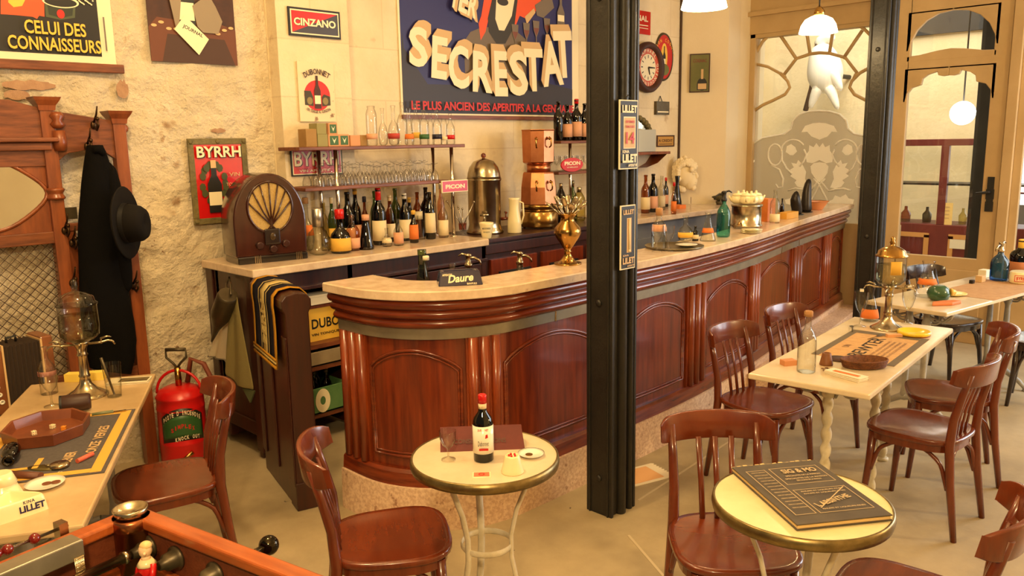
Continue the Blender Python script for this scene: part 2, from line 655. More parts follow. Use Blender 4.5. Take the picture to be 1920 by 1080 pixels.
for j in range(NZ + 1):
    r = []
    for i in range(NX + 1):
        x = -1.6 + 4.2 * i / NX
        z = 3.9 * j / NZ
        y = WALL_Y + 0.016 * mnoise.noise((x * 3.1, z * 3.6, 1.0)) + 0.018 * mnoise.noise((x * 7, z * 10, 5.0)) + 0.008 * mnoise.noise((x * 24, z * 26, 9.0))
        r.append((x, min(y, WALL_Y + 0.02) + 0.012, z))
    rows.append(r)
b.strip(rows, 0)
b.b2((-1.6, WALL_Y + 0.045, 0), (2.6, WALL_Y + 0.2, 3.9), 0)
b.b2((2.55, WALL_Y, 0), (7.1, WALL_Y + 0.2, 3.9), 1)
struct(b.build('wall_back', [PLASTER, STONE]))
b = MB()
b.b2((2.555, WALL_Y - 0.11, 0), (3.06, WALL_Y + 0.02, 3.9))
struct(b.build('trim_1', STONE))
# corner block with the splayed face
XA = 7.70                                     # plane of the arched glazed screen
XD = 7.42                                     # plane of the door
b = MB()
b.prism([(6.99, WALL_Y + 0.15), (6.99, WALL_Y), (7.24, 4.215), (7.50, 4.235), (7.68, 4.205), (7.95, 4.205), (7.95, WALL_Y + 0.15)], 0, 3.9)
struct(b.build('wall_corner', CREAM))
b = MB()
b.tube([(6.985, WALL_Y - 0.012, 0), (6.985, WALL_Y - 0.012, 3.9)], 0.012, 6)
struct(b.build('trim_2', mat('dark_seam', S(70, 50, 34), 0.8)))
# wall above and below the arched screen
b = MB()
b.b2((XA - 0.06, 2.60, 2.76), (XA + 0.10, 4.22, 3.9))
b.b2((XA - 0.10, 2.60, 2.93), (XA - 0.05, 4.22, 2.97))
b.b2((XA - 0.06, 2.70, 0), (XA + 0.10, 4.22, 0.93))
struct(b.build('wall_right', TAN))

def W(px, py, x=XA):
    p = pt(px, py, 'x', x)
    return (x, p.y, p.z)

# ---------------------------------------------------------------- arched screen, window_1
win = bpy.data.objects.new('window_1', None)
COL.objects.link(win)
struct(win)
b = MB()
b.b2((XA - 0.05, 4.15, 0.9), (XA + 0.06, 4.21, 2.78))
b.b2((XA - 0.05, 2.70, 0.9), (XA + 0.06, 2.77, 2.78))
b.b2((XA - 0.05, 2.70, 2.72), (XA + 0.06, 4.21, 2.78))
struct(b.build('window_frame', TAN, win, 0.006))
def mir(x):
    return 1537 - (x - 1537)
outer = [(1404, 117), (1413, 108), (1430, 78), (1453, 55), (1473, 41), (1503, 32), (1537, 28)]
outer += [(mir(x), y) for x, y in outer[-2::-1]]
inner = [(1470, 140), (1493, 110), (1520, 101), (1537, 99), (1556, 100), (1585, 108), (1608, 138)]
petal = [(1404, 117), (1440, 125), (1462, 137), (1477, 152), (1481, 164), (1472, 177), (1450, 188), (1430, 197), (1408, 212)]
rad = 0.016
b = MB()
for line in (outer, inner, petal, [(mir(x), y) for x, y in petal], [(1457, 57), (1493, 110)], [(mir(1457), 57), (mir(1493), 110)],
             [(1508, 32), (1519, 101)], [(mir(1508), 31), (mir(1519), 101)], [(1462, 137), (1470, 140), (1473, 147)], [(mir(1462), 137), (mir(1470), 140), (mir(1473), 147)],
             [(1408, 212), (1404, 260)], [(1405, 117), (1402, 85)]):
    b.tube([W(*p) for p in line], rad, 6)
struct(b.build('tracery', TAN, win))
b = MB()
b.b2((XA + 0.004, 2.77, 0.93), (XA + 0.009, 4.15, 2.72))
struct(b.build('glass_pane', PANE, win))
FROST = frosted('etched_glass', (0.46, 0.37, 0.25, 1), 0.80)
ETCH = frosted('white_etching', (1.0, 0.99, 0.94, 1), 0.95, 0.5, 0.85)
def flat_x(polys, x, name, m, parent):
    b = MB()
    for P in polys:
        vs = [(x, W(px, py)[1], W(px, py)[2]) for px, py in P]
        b.add(vs, [tuple(range(len(vs)))])
    return struct(b.build(name, m, parent))
fr = [(1403, 276), (1430, 259), (1472, 251), (1484, 241), (1487, 226), (1500, 214), (1518, 209), (1537, 208)]
fr = fr + [(mir(x), y) for x, y in fr[-2::-1]]
fr = fr + [(mir(1403), 452), (1403, 458)]
flat_x([fr], XA - 0.004, 'etched_panel', FROST, win)
def loop(cx, cy, rx, ry, a0=0, a1=360, n=20):
    return [(cx + rx * math.cos(math.radians(a0 + (a1 - a0) * i / n)), cy + ry * math.sin(math.radians(a0 + (a1 - a0) * i / n))) for i in range(n + 1)]
b = MB()
lines = [fr[:15], loop(1454, 290, 13, 20), loop(1488, 282, 22, 20, 180, 330), [(1467, 282), (1467, 300), (1475, 315), (1486, 326)],
         [(1447, 310), (1462, 318), (1469, 335), (1468, 350), (1460, 352), (1455, 345)], loop(1410, 300, 5, 5, 0, 300, 10),
         [(1478, 357), (1492, 353), (1508, 355), (1518, 358)], [(1520, 358), (1531, 344), (1535, 338)], [(1518, 392), (1524, 372), (1538, 345), (1548, 335)],
         [(1500, 312), (1508, 302), (1513, 290), (1508, 280)]]
for ln in lines:
    b.tube([(XA - 0.007, *W(*p)[1:]) for p in ln], 0.009, 5)
    b.tube([(XA - 0.007, *W(mir(p[0]), p[1])[1:]) for p in ln], 0.009, 5)
struct(b.build('etched_scroll', ETCH, win))
leaf = [(1486, 326), (1482, 318), (1489, 314), (1484, 305), (1494, 307), (1497, 300), (1505, 308), (1512, 322), (1510, 335), (1517, 352), (1508, 353), (1496, 350), (1490, 342), (1494, 338), (1482, 330)]
bud = [(1474, 285), (1476, 274), (1484, 270), (1492, 276), (1495, 284), (1488, 291), (1482, 291)]
fan = [(1503, 248), (1510, 236), (1525, 231), (1537, 230), (1549, 231), (1564, 236), (1571, 248), (1560, 247), (1552, 256), (1544, 259), (1537, 262), (1530, 259), (1522, 256), (1514, 247)]
crown = [(1513, 304), (1511, 292), (1517, 283), (1518, 272), (1526, 276), (1531, 268), (1537, 276), (1543, 268), (1548, 276), (1556, 272), (1557, 283), (1563, 292), (1561, 304), (1550, 306), (1537, 300), (1524, 306)]
heart = [(1520, 312), (1526, 306), (1537, 304), (1548, 306), (1554, 312), (1552, 324), (1544, 336), (1537, 342), (1530, 336), (1522, 324)]
low = [(1545, 390), (1552, 378), (1562, 374), (1566, 366), (1576, 370), (1586, 364), (1592, 372), (1602, 374), (1600, 382), (1580, 386), (1560, 392)]
polys = []
for P in (leaf, bud, fan, crown, heart, low):
    polys.append(P)
    if P in (leaf, bud, low):
        polys.append([(mir(x), y) for x, y in P][::-1])
flat_x(polys, XA - 0.0065, 'etched_leaves', ETCH, win)

# ---------------------------------------------------------------- glazed door, door_1, and the screen beside it
door = bpy.data.objects.new('door_1', None)
COL.objects.link(door)
struct(door)
def WD(px, py):
    return W(px, py, XD)
b = MB()
yl, yr = 2.735, 1.83                          # door leaf, left and right edge
DB, DT = -0.0, 3.3
def slab(y0, y1, z0, z1, x0=XD - 0.02, x1=XD + 0.03):
    b.b2((x0, y0, z0), (x1, y1, z1))
slab(yl, 2.585, DB, DT)
slab(1.95, yr, DB, DT)
slab(2.60, 1.94, DB, 0.72)
slab(2.60, 1.94, 2.28, 2.36)
slab(2.60, 1.94, 2.74, DT)
slab(2.66, 1.90, 0.10, 0.62, XD - 0.03, XD - 0.02)
# shaped corners of the two panes
def corner(poly):
    M0 = b.M
    b.M = frame((XD + 0.02, 0, 0), (0, -1, 0), (0, 0, 1))
    b.prism([(-p[0], p[1]) for p in poly], 0.0, 0.04)
    b.M = M0
def shaped(yc, w, ztop, pts, sgn=1):
    """infill between the straight frame and a shaped edge (offsets from the frame corner)"""
    for s in (-1, 1):
        corner([(yc + s * w / 2 + s * 0.02, ztop + 0.02)] + [(yc + s * (w / 2 - dx), ztop - sgn * dz) for dx, dz in pts])
yc, pw = 2.27, 0.66
shaped(yc, pw, 2.74, [(-0.02, 0.30), (0.0, 0.30), (0.015, 0.22), (0.06, 0.13), (0.13, 0.06), (0.22, 0.015), (0.33, 0.0), (0.33, -0.02)])
shaped(yc, pw, 2.28, [(-0.02, 0.26), (0.0, 0.26), (0.012, 0.19), (0.05, 0.14), (0.12, 0.12), (0.13, 0.07), (0.17, 0.04), (0.24, 0.02), (0.25, 0.05), (0.29, 0.06), (0.33, 0.055), (0.33, -0.02)])
corner([(yc - 0.34, 2.355), (yc - 0.34, 2.40), (yc - 0.24, 2.405), (yc - 0.1, 2.43), (yc, 2.44), (yc + 0.1, 2.43), (yc + 0.24, 2.405), (yc + 0.34, 2.40), (yc + 0.34, 2.355)])
struct(b.build('door_frame', TAN, door, 0.005))
b = MB()
b.b2((XD + 0.004, 1.94, 0.70), (XD + 0.009, 2.60, 2.76))
struct(b.build('glass_pane', PANE, door))
b = MB()
for z in (1.12, 1.22):
    b.b2((XD - 0.03, 1.86, z), (XD - 0.02, 1.92, z + 0.08))
b.tube([(XD - 0.03, 1.89, 1.28), (XD - 0.07, 1.89, 1.28), (XD - 0.075, 1.98, 1.265)], 0.011, 8)
b.b2((XD - 0.028, 1.865, 1.18), (XD - 0.018, 1.915, 1.40))
struct(b.build('door_handle', IRONB, door, 0.003))
# framed glass return between door and arched screen
b = MB()
b.b2((XD, 2.735, 0), (XA, 2.775, 0.7))
b.b2((XD, 2.735, 2.60), (XA, 2.775, 3.9))
b.b2((XD - 0.02, 2.735, 0), (XD + 0.06, 2.80, 3.9))
struct(b.build('trim_3', TAN, None, 0.004))
b = MB()
b.b2((XD + 0.06, 2.75, 0.7), (XA - 0.05, 2.757, 2.6))
o = struct(b.build('window_2', frosted('white_side_glass', (0.9, 0.88, 0.8, 1), 0.55)))
b = MB()
b.b2((XD - 0.01, 0.4, 3.2), (XD + 0.12, 2.75, 3.9))
b.b2((XD - 0.04, 1.75, 0), (XD + 0.09, 1.825, 3.3))
struct(b.build('wall_door', TAN, None, 0.004))
# bright glazed leaf next to the door, mostly out of the photograph
d2 = bpy.data.objects.new('door_2', None)
COL.objects.link(d2)
struct(d2)
b = MB()
b.b2((XD + 0.0, 0.60, 0), (XD + 0.05, 0.68, 3.2))
b.b2((XD + 0.0, 0.60, 0), (XD + 0.05, 1.72, 0.62))
b.b2((XD + 0.0, 1.69, 0), (XD + 0.05, 1.75, 3.2))
struct(b.build('door_frame', TAN, d2, 0.004))
b = MB()
b.b2((XD + 0.02, 0.68, 0.62), (XD + 0.026, 1.69, 3.2))
struct(b.build('glass_pane', PANE, d2))

# ---------------------------------------------------------------- the court beyond the glass
ASH = mat('court_stone', S(214, 196, 158), 0.9, c2=S(228, 212, 178), scale=2.4, lo=0.3, hi=0.7, bump=0.3, bscale=20)
MAROON = mat('maroon_shopfront', S(98, 36, 32), 0.5, c2=S(112, 44, 38), scale=4)
b = MB()
b.b2((7.95, -4, -0.12), (16, 9, -0.005))
struct(b.build('court_ground', mat('court_paving', S(196, 188, 170), 0.9, c2=S(180, 170, 150), scale=3)))
b = MB()
b.b2((11.2, 4.2, 0), (11.5, 9, 5.2))
b.b2((10.6, 6.05, 0), (11.2, 6.5, 5.2))
zf = pt(1730, 66, 'x', 11.15).z
b.b2((11.2, -3, 2.2), (11.5, 4.2, zf))
b.b2((11.2, 2.95, 0), (11.5, 4.2, 2.2))
struct(b.build('court_wall', ASH))
b = MB()
b.b2((11.15, -3, zf), (11.5, 4.2, zf + 1.4))
struct(b.build('court_beam', mat('slate_fascia', S(46, 44, 44), 0.8, c2=S(56, 54, 54), scale=4)))
b = MB()
b.b2((11.17, 6.6, 1.4), (11.195, 8.4, 4.4))
struct(b.build('court_sky_panel', mat('bright_sky_panel', S(255, 255, 250), 0.5, emis=((1, 0.98, 0.93, 1), 3.5))))  # glowing panel added in place of the bright sky there
b = MB()
b.b2((11.17, -3, 0.9), (11.195, 2.92, zf - 0.4))
struct(b.build('window_4', mat('bright_doorway', S(255, 255, 252), 0.5, emis=((0.95, 0.98, 1, 1), 3.0))))
# maroon shop front with glass cabinet
t = thing('shop_counter', 'maroon wooden shop counter with pale framed panels seen through the glazed door', 'counter', (9.6, 2.6, 0))
b = MB()
zk = pt(1760, 421, 'x', 9.6).z
zm = pt(1760, 268, 'x', 9.6).z
b.b2((0, -1.0, 0), (0.5, 1.2, zk))
b.build('body', MAROON, t, 0.01)
b = MB()
for y0, y1 in ((0.42, 0.98), (-0.35, 0.22)):
    for q in (((-0.015, y0, 0.0), (0, y0 + 0.05, zk - 0.12)), ((-0.015, y1 - 0.05, 0.0), (0, y1, zk - 0.12)), ((-0.015, y0, zk - 0.15), (0, y1, zk - 0.10))):
        b.b2(*q)
b.build('panel_frame', mat('ochre_trim', S(206, 150, 84), 0.6), t)
b = MB()
b.b2((0, -1.0, zm - 0.03), (0.45, 1.2, zm + 0.04))
for y in (-1.0, 0.28, 1.15):
    b.b2((0.0, y, zk), (0.06, y + 0.08, zm - 0.03))
b.build('cabinet_frame', MAROON, t, 0.004)
b = MB()
b.b2((0.02, -0.95, zk), (0.026, 1.15, zm - 0.03))
b.build('glass_pane', PANE, t)
b = MB()
zsh = pt(1735, 347, 'x', 9.6).z
b.b2((0.02, -0.9, zsh), (0.42, 1.15, zsh + 0.02))
b.build('shelf', IRONB, t)
tg = thing('notice', 'small yellow notice on the front of the maroon counter cabinet', 'notice', (9.615, pt(1770, 400, 'x', 9.6).y, zk))
b = MB()
b.b2((-0.004, -0.08, 0), (0.004, 0.08, 0.24))
for z in (0.19, 0.15, 0.11, 0.07):
    b.b2((-0.006, -0.05, z), (-0.004, 0.05, z + 0.01), 1)
b.build('sheet', [mat('notice_paper', S(240, 206, 130), 0.8), TANP], tg)
b = MB()
yy = pt(1800, 458, 'x', 9.6)
b.b2((-0.016, yy.y - 2.6 - 0.10, yy.z - 0.05), (-0.012, yy.y - 2.6 + 0.10, yy.z + 0.05))
pl = b.build('name_plate', PAPER)
tag(pl, 'pale plate with two lines of print on the maroon counter panel', 'plate', loc=(9.6, 2.6, 0))
t2 = thing('waste_bin', 'grey metal bin standing against the maroon counter outside', 'bin', (9.40, 3.30, 0))
b = MB()
b.lathe([(0.11, 0), (0.15, 0.44), (0.155, 0.46), (0.145, 0.46)], 18)
b.build('bucket', ZINC, t2)
for k, (y, z, r) in enumerate(((3.35, zk, 0.05), (3.12, zk, 0.045), (2.75, zk, 0.04))):
    b = MB()
    b.lathe([(r, 0), (r * 1.1, 0.09), (r * 0.4, 0.13), (r * 0.35, 0.17)], 12)
    o = b.build('shop_jar', (AMBER, TIN, PALEY)[k])
    tag(o, ('amber jar on the maroon counter beneath its glass shelf', 'dull metal jar in the maroon counter cabinet', 'pale yellow jar in the maroon counter cabinet')[k], 'jar', loc=(9.8, y, z + 0.003))
# dark post added for a reflection in the glass, and stair rail outside
b = MB()
b.b2((8.62, 2.20, 0), (8.80, 2.38, 5))
for z in (0.5, 1.1):
    b.ball((8.61, 2.26, z), 0.02)
o = b.build('reflection_post', STEEL)
tag(o, 'dark steel post behind the door glass added for a reflected post', 'post')
t = thing('stair_rail', 'dark thin stair railing seen through the door beside the dark post', 'railing', (9.4, 2.05, 0))
b = MB()
b.tube([(0, 0.16, 1.15), (0, -0.02, 1.15), (0, -0.30, 0.75)], 0.012)
b.build('handrail', MAROON, t)
for k in range(6):
    b = MB()
    b.tube([(0, 0.16 - k * 0.075, 0), (0, 0.16 - k * 0.075, 1.15 - max(0, k - 2) * 0.10)], 0.009, 6)
    b.build('baluster', MAROON, t)
# white prancing horse figure mounted on the court wall
XH = 10.45
def Hh(px, py, dx=0.0):
    p = pt(px, py, 'x', XH + dx)
    return (XH + dx, p.y, p.z)
t = thing('horse_figure', 'white prancing horse figure in the court seen through the arched glass', 'statue', (XH, 5.0, 0))
t.location = (0, 0, 0)
b = MB()
b.tube([Hh(1536, 82), Hh(1541, 100), Hh(1545, 120), Hh(1548, 140), Hh(1546, 160), Hh(1540, 176)], [0.10, 0.17, 0.22, 0.24, 0.21, 0.10], 12)
b.tube([Hh(1537, 90), Hh(1540, 76), Hh(1552, 68), Hh(1566, 74)], [0.10, 0.09, 0.08, 0.05], 10)
for pts in ([(1538, 160), (1526, 180), (1518, 206)], [(1540, 150), (1528, 172), (1526, 188)], [(1552, 160), (1562, 178), (1572, 208)], [(1556, 130), (1570, 150), (1578, 172)]):
    b.tube([Hh(*q, -0.1) for q in pts], [0.10, 0.06, 0.035], 8)
b.build('body', mat('white_plaster_figure', S(250, 246, 236), 0.7), t, 0, 2, 1)
b = MB()
b.tube([Hh(1532, 100, -0.05), Hh(1528, 128, -0.05), Hh(1522, 165, -0.05), Hh(1510, 208, -0.05)], 0.035, 8)
b.tube([Hh(1532, 100, -0.05), Hh(1535, 78, -0.05), Hh(1524, 98, -0.05)], 0.03, 8)
b.build('harness', BROWNP, t)
b = MB()
b.tube([Hh(1548, 140, 0.2), (11.19, Hh(1548, 140)[1], Hh(1548, 140)[2])], 0.03, 8)
b.build('wall_bracket', IRONB, t)
# glowing globe added for the bright glare in the door glass
p = pt(1805, 212, 'x', 8.9)
t = thing('glare_globe', 'round glowing globe behind the door glass added for a bright glare', 'lamp', p)
b = MB()
b.ball((0, 0, 0), 0.115, 0, 20)
b.build('globe', mat('glare_glow', S(255, 250, 235), 0.4, emis=((1, 0.95, 0.82, 1), 14)), t)
b = MB()
b.tube([(0, 0, 0.11), (0, 0, 2.2)], 0.008, 6)
b.build('cord', IRONB, t)

# ---------------------------------------------------------------- steel posts
def steel_post(x0, x1, y0, y1, label, h=3.9):
    t = thing('steel_post', label, 'post', (x0, y0, 0))
    w_, d_ = x1 - x0, y1 - y0
    b = MB()
    b.b2((0.012, 0.014, 0), (w_ - 0.012, d_ - 0.014, h))
    b.b2((0, 0, 0), (0.016, d_, h))
    b.b2((w_ - 0.016, 0, 0), (w_, d_, h))
    b.tube([(w_ * 0.45, 0.012, 0), (w_ * 0.45, 0.012, h)], 0.026, 10)
    b.tube([(w_ * 0.80, 0.010, 0), (w_ * 0.80, 0.010, h)], 0.016, 8)
    b.tube([(-0.002, 0.022, 0), (-0.002, 0.022, h)], 0.006, 6)
    b.tube([(-0.002, d_ - 0.022, 0), (-0.002, d_ - 0.022, h)], 0.006, 6)
    b.build('shaft', STEEL, t, 0.003)
    for z in (0.18, 1.02, 2.34, 3.2):
        b = MB()
        b.ball((-0.002, d_ * 0.5, z), 0.017, 0, 10, (0.6, 1, 1))
        b.build('bolt', STEEL, t)
    return t
steel_post(2.805, 2.99, 2.175, 2.325, 'riveted black steel post with two enamel signs standing before the bar')
steel_post(5.98, 6.15, 2.235, 2.375, 'plain black steel post standing at the far end of the bar')
# ---------------------------------------------------------------- the bar counter
BZ = 1.12
ctrl = [(1.98, 3.22), (1.98, 3.06)] + [(2.56 - 0.58 * math.cos(math.radians(a)), 3.06 - 0.58 * math.sin(math.radians(a))) for a in range(9, 90, 9)] + \
       [(2.56, 2.478), (2.9, 2.472), (3.4, 2.472), (4.0, 2.487), (4.68, 2.555), (5.3, 2.655), (5.94, 2.785), (6.8, 2.93), (7.63, 3.075)]
def densify(P, n):
    """even points along a smooth line through P (Catmull-Rom)"""
    Q = []
    for i in range(len(P) - 1):
        p0, p1, p2, p3 = P[max(i - 1, 0)], P[i], P[i + 1], P[min(i + 2, len(P) - 1)]
        for k in range(8):
            t = k / 8
            Q.append(tuple(0.5 * (2 * p1[j] + (p2[j] - p0[j]) * t + (2 * p0[j] - 5 * p1[j] + 4 * p2[j] - p3[j]) * t * t + (3 * p1[j] - p0[j] - 3 * p2[j] + p3[j]) * t ** 3) for j in range(2)))
    Q.append(P[-1])
    L = [0]
    for a, c in zip(Q, Q[1:]):
        L.append(L[-1] + math.dist(a, c))
    out, j = [], 0
    for k in range(n + 1):
        s = L[-1] * k / n
        while j < len(L) - 2 and L[j + 1] < s:
            j += 1
        t = (s - L[j]) / max(1e-9, L[j + 1] - L[j])
        out.append((Q[j][0] + (Q[j + 1][0] - Q[j][0]) * t, Q[j][1] + (Q[j + 1][1] - Q[j][1]) * t))
    return out, L[-1]
NB = 220
BP, BLEN = densify(ctrl, NB)
BN = []
for i in range(NB + 1):
    a, c = BP[max(0, i - 1)], BP[min(NB, i + 1)]
    d = Vector((c[0] - a[0], c[1] - a[1])).normalized()
    BN.append(Vector((-d.y, d.x)))               # towards the inside (the barman)
def bar_at(i, d, z):
    """point of the bar front, i a (fractional) step along it, d inwards from the marble edge"""
    i = max(0.0, min(float(NB), i))
    k = min(int(i), NB - 1)
    t = i - k
    p = Vector(BP[k]).lerp(Vector(BP[k + 1]), t)
    n = BN[k].lerp(BN[k + 1], t).normalized()
    return (p.x + n.x * d, p.y + n.y * d, z)
def sweep(b, prof, i0=0, i1=NB, m=0, smooth=False, closed=True):
    n = max(2, int(i1 - i0) + 1)
    rows = []
    for k in range(n + 1):
        i = i0 + (i1 - i0) * k / n
        rows.append([bar_at(i, d, z) for d, z in prof])
    b.strip(rows, m, smooth, closed)
    if closed:
        for r in (rows[0][::-1], rows[-1]):
            b.add(r, [tuple(range(len(r)))], m)
    return b
def bar_index(px, z=0.6, d=0.09):
    """step along the bar front that shows at the photo column px"""
    best = min(range(0, NB + 1), key=lambda i: abs(proj(bar_at(i, d, z))[0] - px))
    return float(best)

bar = thing('bar_counter', 'long curved mahogany bar counter with pink marble top and zinc band', 'bar counter')
b = MB()
sweep(b, [(0.0, 1.078), (0.0, 1.115), (0.005, 1.12), (0.285, 1.12), (0.285, 1.078)])
b.build('marble_top', MARBLE, bar, 0.004)
b = MB()
def bead(d0, z0, z1, bulge, n=7):
    return [(d0 - bulge * math.sin(PI * k / n), z1 + (z0 - z1) * k / n) for k in range(n + 1)]
prof = [(0.30, 1.078), (0.022, 1.078)] + bead(0.034, 1.030, 1.074, 0.014) + bead(0.050, 0.986, 1.030, 0.018) + bead(0.066, 0.940, 0.986, 0.018) + [(0.12, 0.94), (0.30, 0.94)]
sweep(b, prof, 0, NB, 0, True)
b.build('cornice_moulding', MAHOG_H, bar)
b = MB()
sweep(b, [(0.072, 0.94), (0.074, 0.89), (0.12, 0.89), (0.12, 0.94)])
b.build('zinc_band', ZINC, bar)
b = MB()
for px in (1046, 1467, 1500):
    i = bar_index(px, 0.91, 0.07)
    sweep(b, [(0.0705, 0.942), (0.0715, 0.888), (0.08, 0.888), (0.08, 0.942)], i - 0.12, i + 0.12)
b.build('band_joint', BRASS, bar)
b = MB()
sweep(b, [(0.095, 0.90), (0.095, 0.2), (0.25, 0.2), (0.25, 0.90)])
sweep(b, [(0.285, 1.078), (0.25, 1.078), (0.25, 0.2), (0.285, 0.2)])
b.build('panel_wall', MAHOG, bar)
b = MB()
sweep(b, [(0.078, 0.275), (0.062, 0.262), (0.056, 0.20), (0.25, 0.2), (0.25, 0.275)])
b.build('base_board', MAHOG_H, bar, 0.003)
b = MB()
sweep(b, [(0.045, 0.2), (0.04, 0.0), (0.25, 0.0), (0.25, 0.2)])
b.build('stone_plinth', CURB, bar)
# stone step in front of the far part of the plinth
i = bar_index(1440, 0.1, -0.1)
b = MB()
sweep(b, [(-0.12, 0.16), (-0.12, 0.0), (0.044, 0.0), (0.044, 0.16)], i, NB - 1)
b.build('stone_step', CURB, bar, 0.008)
# pilasters (three half rounds each) and arched panels
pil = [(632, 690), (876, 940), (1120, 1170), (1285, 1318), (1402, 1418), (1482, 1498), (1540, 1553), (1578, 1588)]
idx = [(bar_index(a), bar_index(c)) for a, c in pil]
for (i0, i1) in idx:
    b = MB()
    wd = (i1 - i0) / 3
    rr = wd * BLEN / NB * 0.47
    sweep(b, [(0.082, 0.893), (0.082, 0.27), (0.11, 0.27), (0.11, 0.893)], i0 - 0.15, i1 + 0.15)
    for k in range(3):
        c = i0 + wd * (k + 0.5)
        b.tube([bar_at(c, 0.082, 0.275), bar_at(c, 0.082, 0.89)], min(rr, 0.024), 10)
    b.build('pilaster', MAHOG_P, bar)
for (a0, a1), (c0, c1) in zip(idx, idx[1:]):
    i0, i1 = a1 + 0.6, c0 - 0.6
    if i1 - i0 < 1.2:
        continue
    b = MB()
    for q, (ins, r) in enumerate(((0.0, 0.008), (0.55, 0.005))):
        l, h = i0 + 0.5 + ins, i1 - 0.5 - ins
        zb, zs, zt = 0.33 + ins * 0.03, 0.745 - ins * 0.02, 0.835 - ins * 0.028
        path = [(l, zb), (l, zs)] + [(l + (h - l) * k / 14, zs + (zt - zs) * math.sin(PI * k / 14) ** 0.8) for k in range(1, 14)] + [(h, zs), (h, zb)]
        path += [(h - (h - l) * k / 6, zb) for k in range(1, 6)]
        b.tube([bar_at(i, 0.093, z) for i, z in path], r, 8, closed=True)
    b.build('arched_panel', MAHOG_H, bar)

# ---------------------------------------------------------------- cabinets along the back wall
CZ, CF = 1.10, 4.0
cab = thing('back_cabinet', 'mahogany back cabinet under the pink marble worktop with the radio, shelves open at its end', 'cabinet', (2.05, CF, 0))
cw = 1.73
b = MB()
b.b2((0.0, 0.05, 0.14), (0.05, 0.48, 1.055))
b.b2((0.0, 0.44, 0.05), (cw, 0.48, 1.055))
b.b2((cw - 0.04, 0.03, 0.05), (cw, 0.48, 1.055))
b.b2((0.60, 0.03, 0.05), (0.64, 0.45, 1.055))
b.b2((0.0, 0.47, 0.10), (0.49, 0.59, 1.055))
b.b2((0.0, 0.03, 0.955), (cw, 0.07, 1.055))
b.b2((0.0, 0.01, 0.94), (cw, 0.05, 0.962))
b.b2((0.012, 0.08, 0.0), (0.05, 0.12, 0.16))
b.b2((-0.012, 0.03, 0.05), (0.0, 0.10, 1.055))
b.b2((-0.012, 0.50, 0.05), (0.0, 0.58, 1.055))
b.b2((-0.012, 0.09, 0.14), (0.0, 0.52, 0.22))
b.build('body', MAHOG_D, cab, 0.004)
for z in (0.155, 0.445, 0.575):
    b = MB()
    b.b2((0.05, 0.05, z), (0.60, 0.44, z + 0.025))
    b.build('shelf', OAK_H, cab)
for k in range(2):
    x0 = 0.66 + k * 0.52
    b = MB()
    b.b2((x0, 0.02, 0.10), (x0 + 0.50, 0.045, 0.93))
    b.b2((x0 + 0.06, 0.012, 0.18), (x0 + 0.44, 0.022, 0.85))
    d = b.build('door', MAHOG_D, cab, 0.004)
    b = MB()
    b.ball((x0 + 0.46, 0.008, 0.60), 0.014)
    b.build('knob', BRASS, d)
b = MB()
b.prism([(2.02, 3.965), (2.02, 4.585), (2.548, 4.585), (2.548, 4.485), (3.065, 4.485), (3.065, 4.585), (3.78, 4.585), (3.78, 4.0), (3.75, 3.965)], 1.055, CZ)
o = b.build('marble_worktop', MARBLE, None, 0.006)
tag(o, 'pink marble worktop carrying the radio and the row of liqueur bottles', 'worktop')

t = thing('coffee_cabinet', 'dark mahogany cabinet carrying the coffee urn and the copper coffee machine', 'cabinet', (3.785, CF, 0))
b = MB()
b.b2((0, 0.06, 0.05), (1.61, 0.58, 1.06))
b.b2((-0.0, 0.02, 1.06), (1.61, 0.585, 1.09))
b.b2((0, 0.035, 0.98), (1.61, 0.06, 1.05))
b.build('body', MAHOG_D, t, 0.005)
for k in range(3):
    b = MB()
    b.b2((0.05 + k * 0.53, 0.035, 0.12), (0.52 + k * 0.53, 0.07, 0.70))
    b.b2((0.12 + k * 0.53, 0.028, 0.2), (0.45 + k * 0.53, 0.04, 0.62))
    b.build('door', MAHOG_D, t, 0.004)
    b = MB()
    b.b2((0.05 + k * 0.53, 0.035, 0.74), (0.52 + k * 0.53, 0.07, 0.94))
    d = b.build('drawer', MAHOG, t, 0.004)
    b = MB()
    b.b2((0.12 + k * 0.53, 0.02, 0.83), (0.44 + k * 0.53, 0.036, 0.85))
    b.build('drawer_pull', IRONB, d)
BLUEW = mat('blue_grey_paint', S(112, 118, 128), 0.5, c2=S(126, 130, 138), scale=3)
t = thing('drawer_cabinet', 'blue grey painted drawer cabinet behind the far part of the bar', 'cabinet', (5.40, CF, 0))
b = MB()
b.b2((0, 0.05, 0.05), (1.53, 0.58, 1.055))
b.build('body', BLUEW, t, 0.005)
for k in range(3):
    for z0, z1 in ((0.55, 0.92), (0.10, 0.52)):
        b = MB()
        b.b2((0.05 + k * 0.49, 0.03, z0), (0.49 + k * 0.49, 0.06, z1))
        d = b.build('drawer', BLUEW, t, 0.006)
        b = MB()
        b.b2((0.23 + k * 0.49, 0.018, (z0 + z1) / 2 - 0.02), (0.31 + k * 0.49, 0.032, (z0 + z1) / 2 + 0.02))
        b.build('drawer_pull', IRONB, d)
b = MB()
b.prism([(5.40, 3.97), (5.40, 4.585), (6.97, 4.585), (7.17, 4.26), (7.17, 3.97)], 1.055, CZ)
o = b.build('marble_worktop', MARBLE, None, 0.006)
tag(o, 'marble worktop on the blue grey cabinet beneath the plaster head', 'worktop')

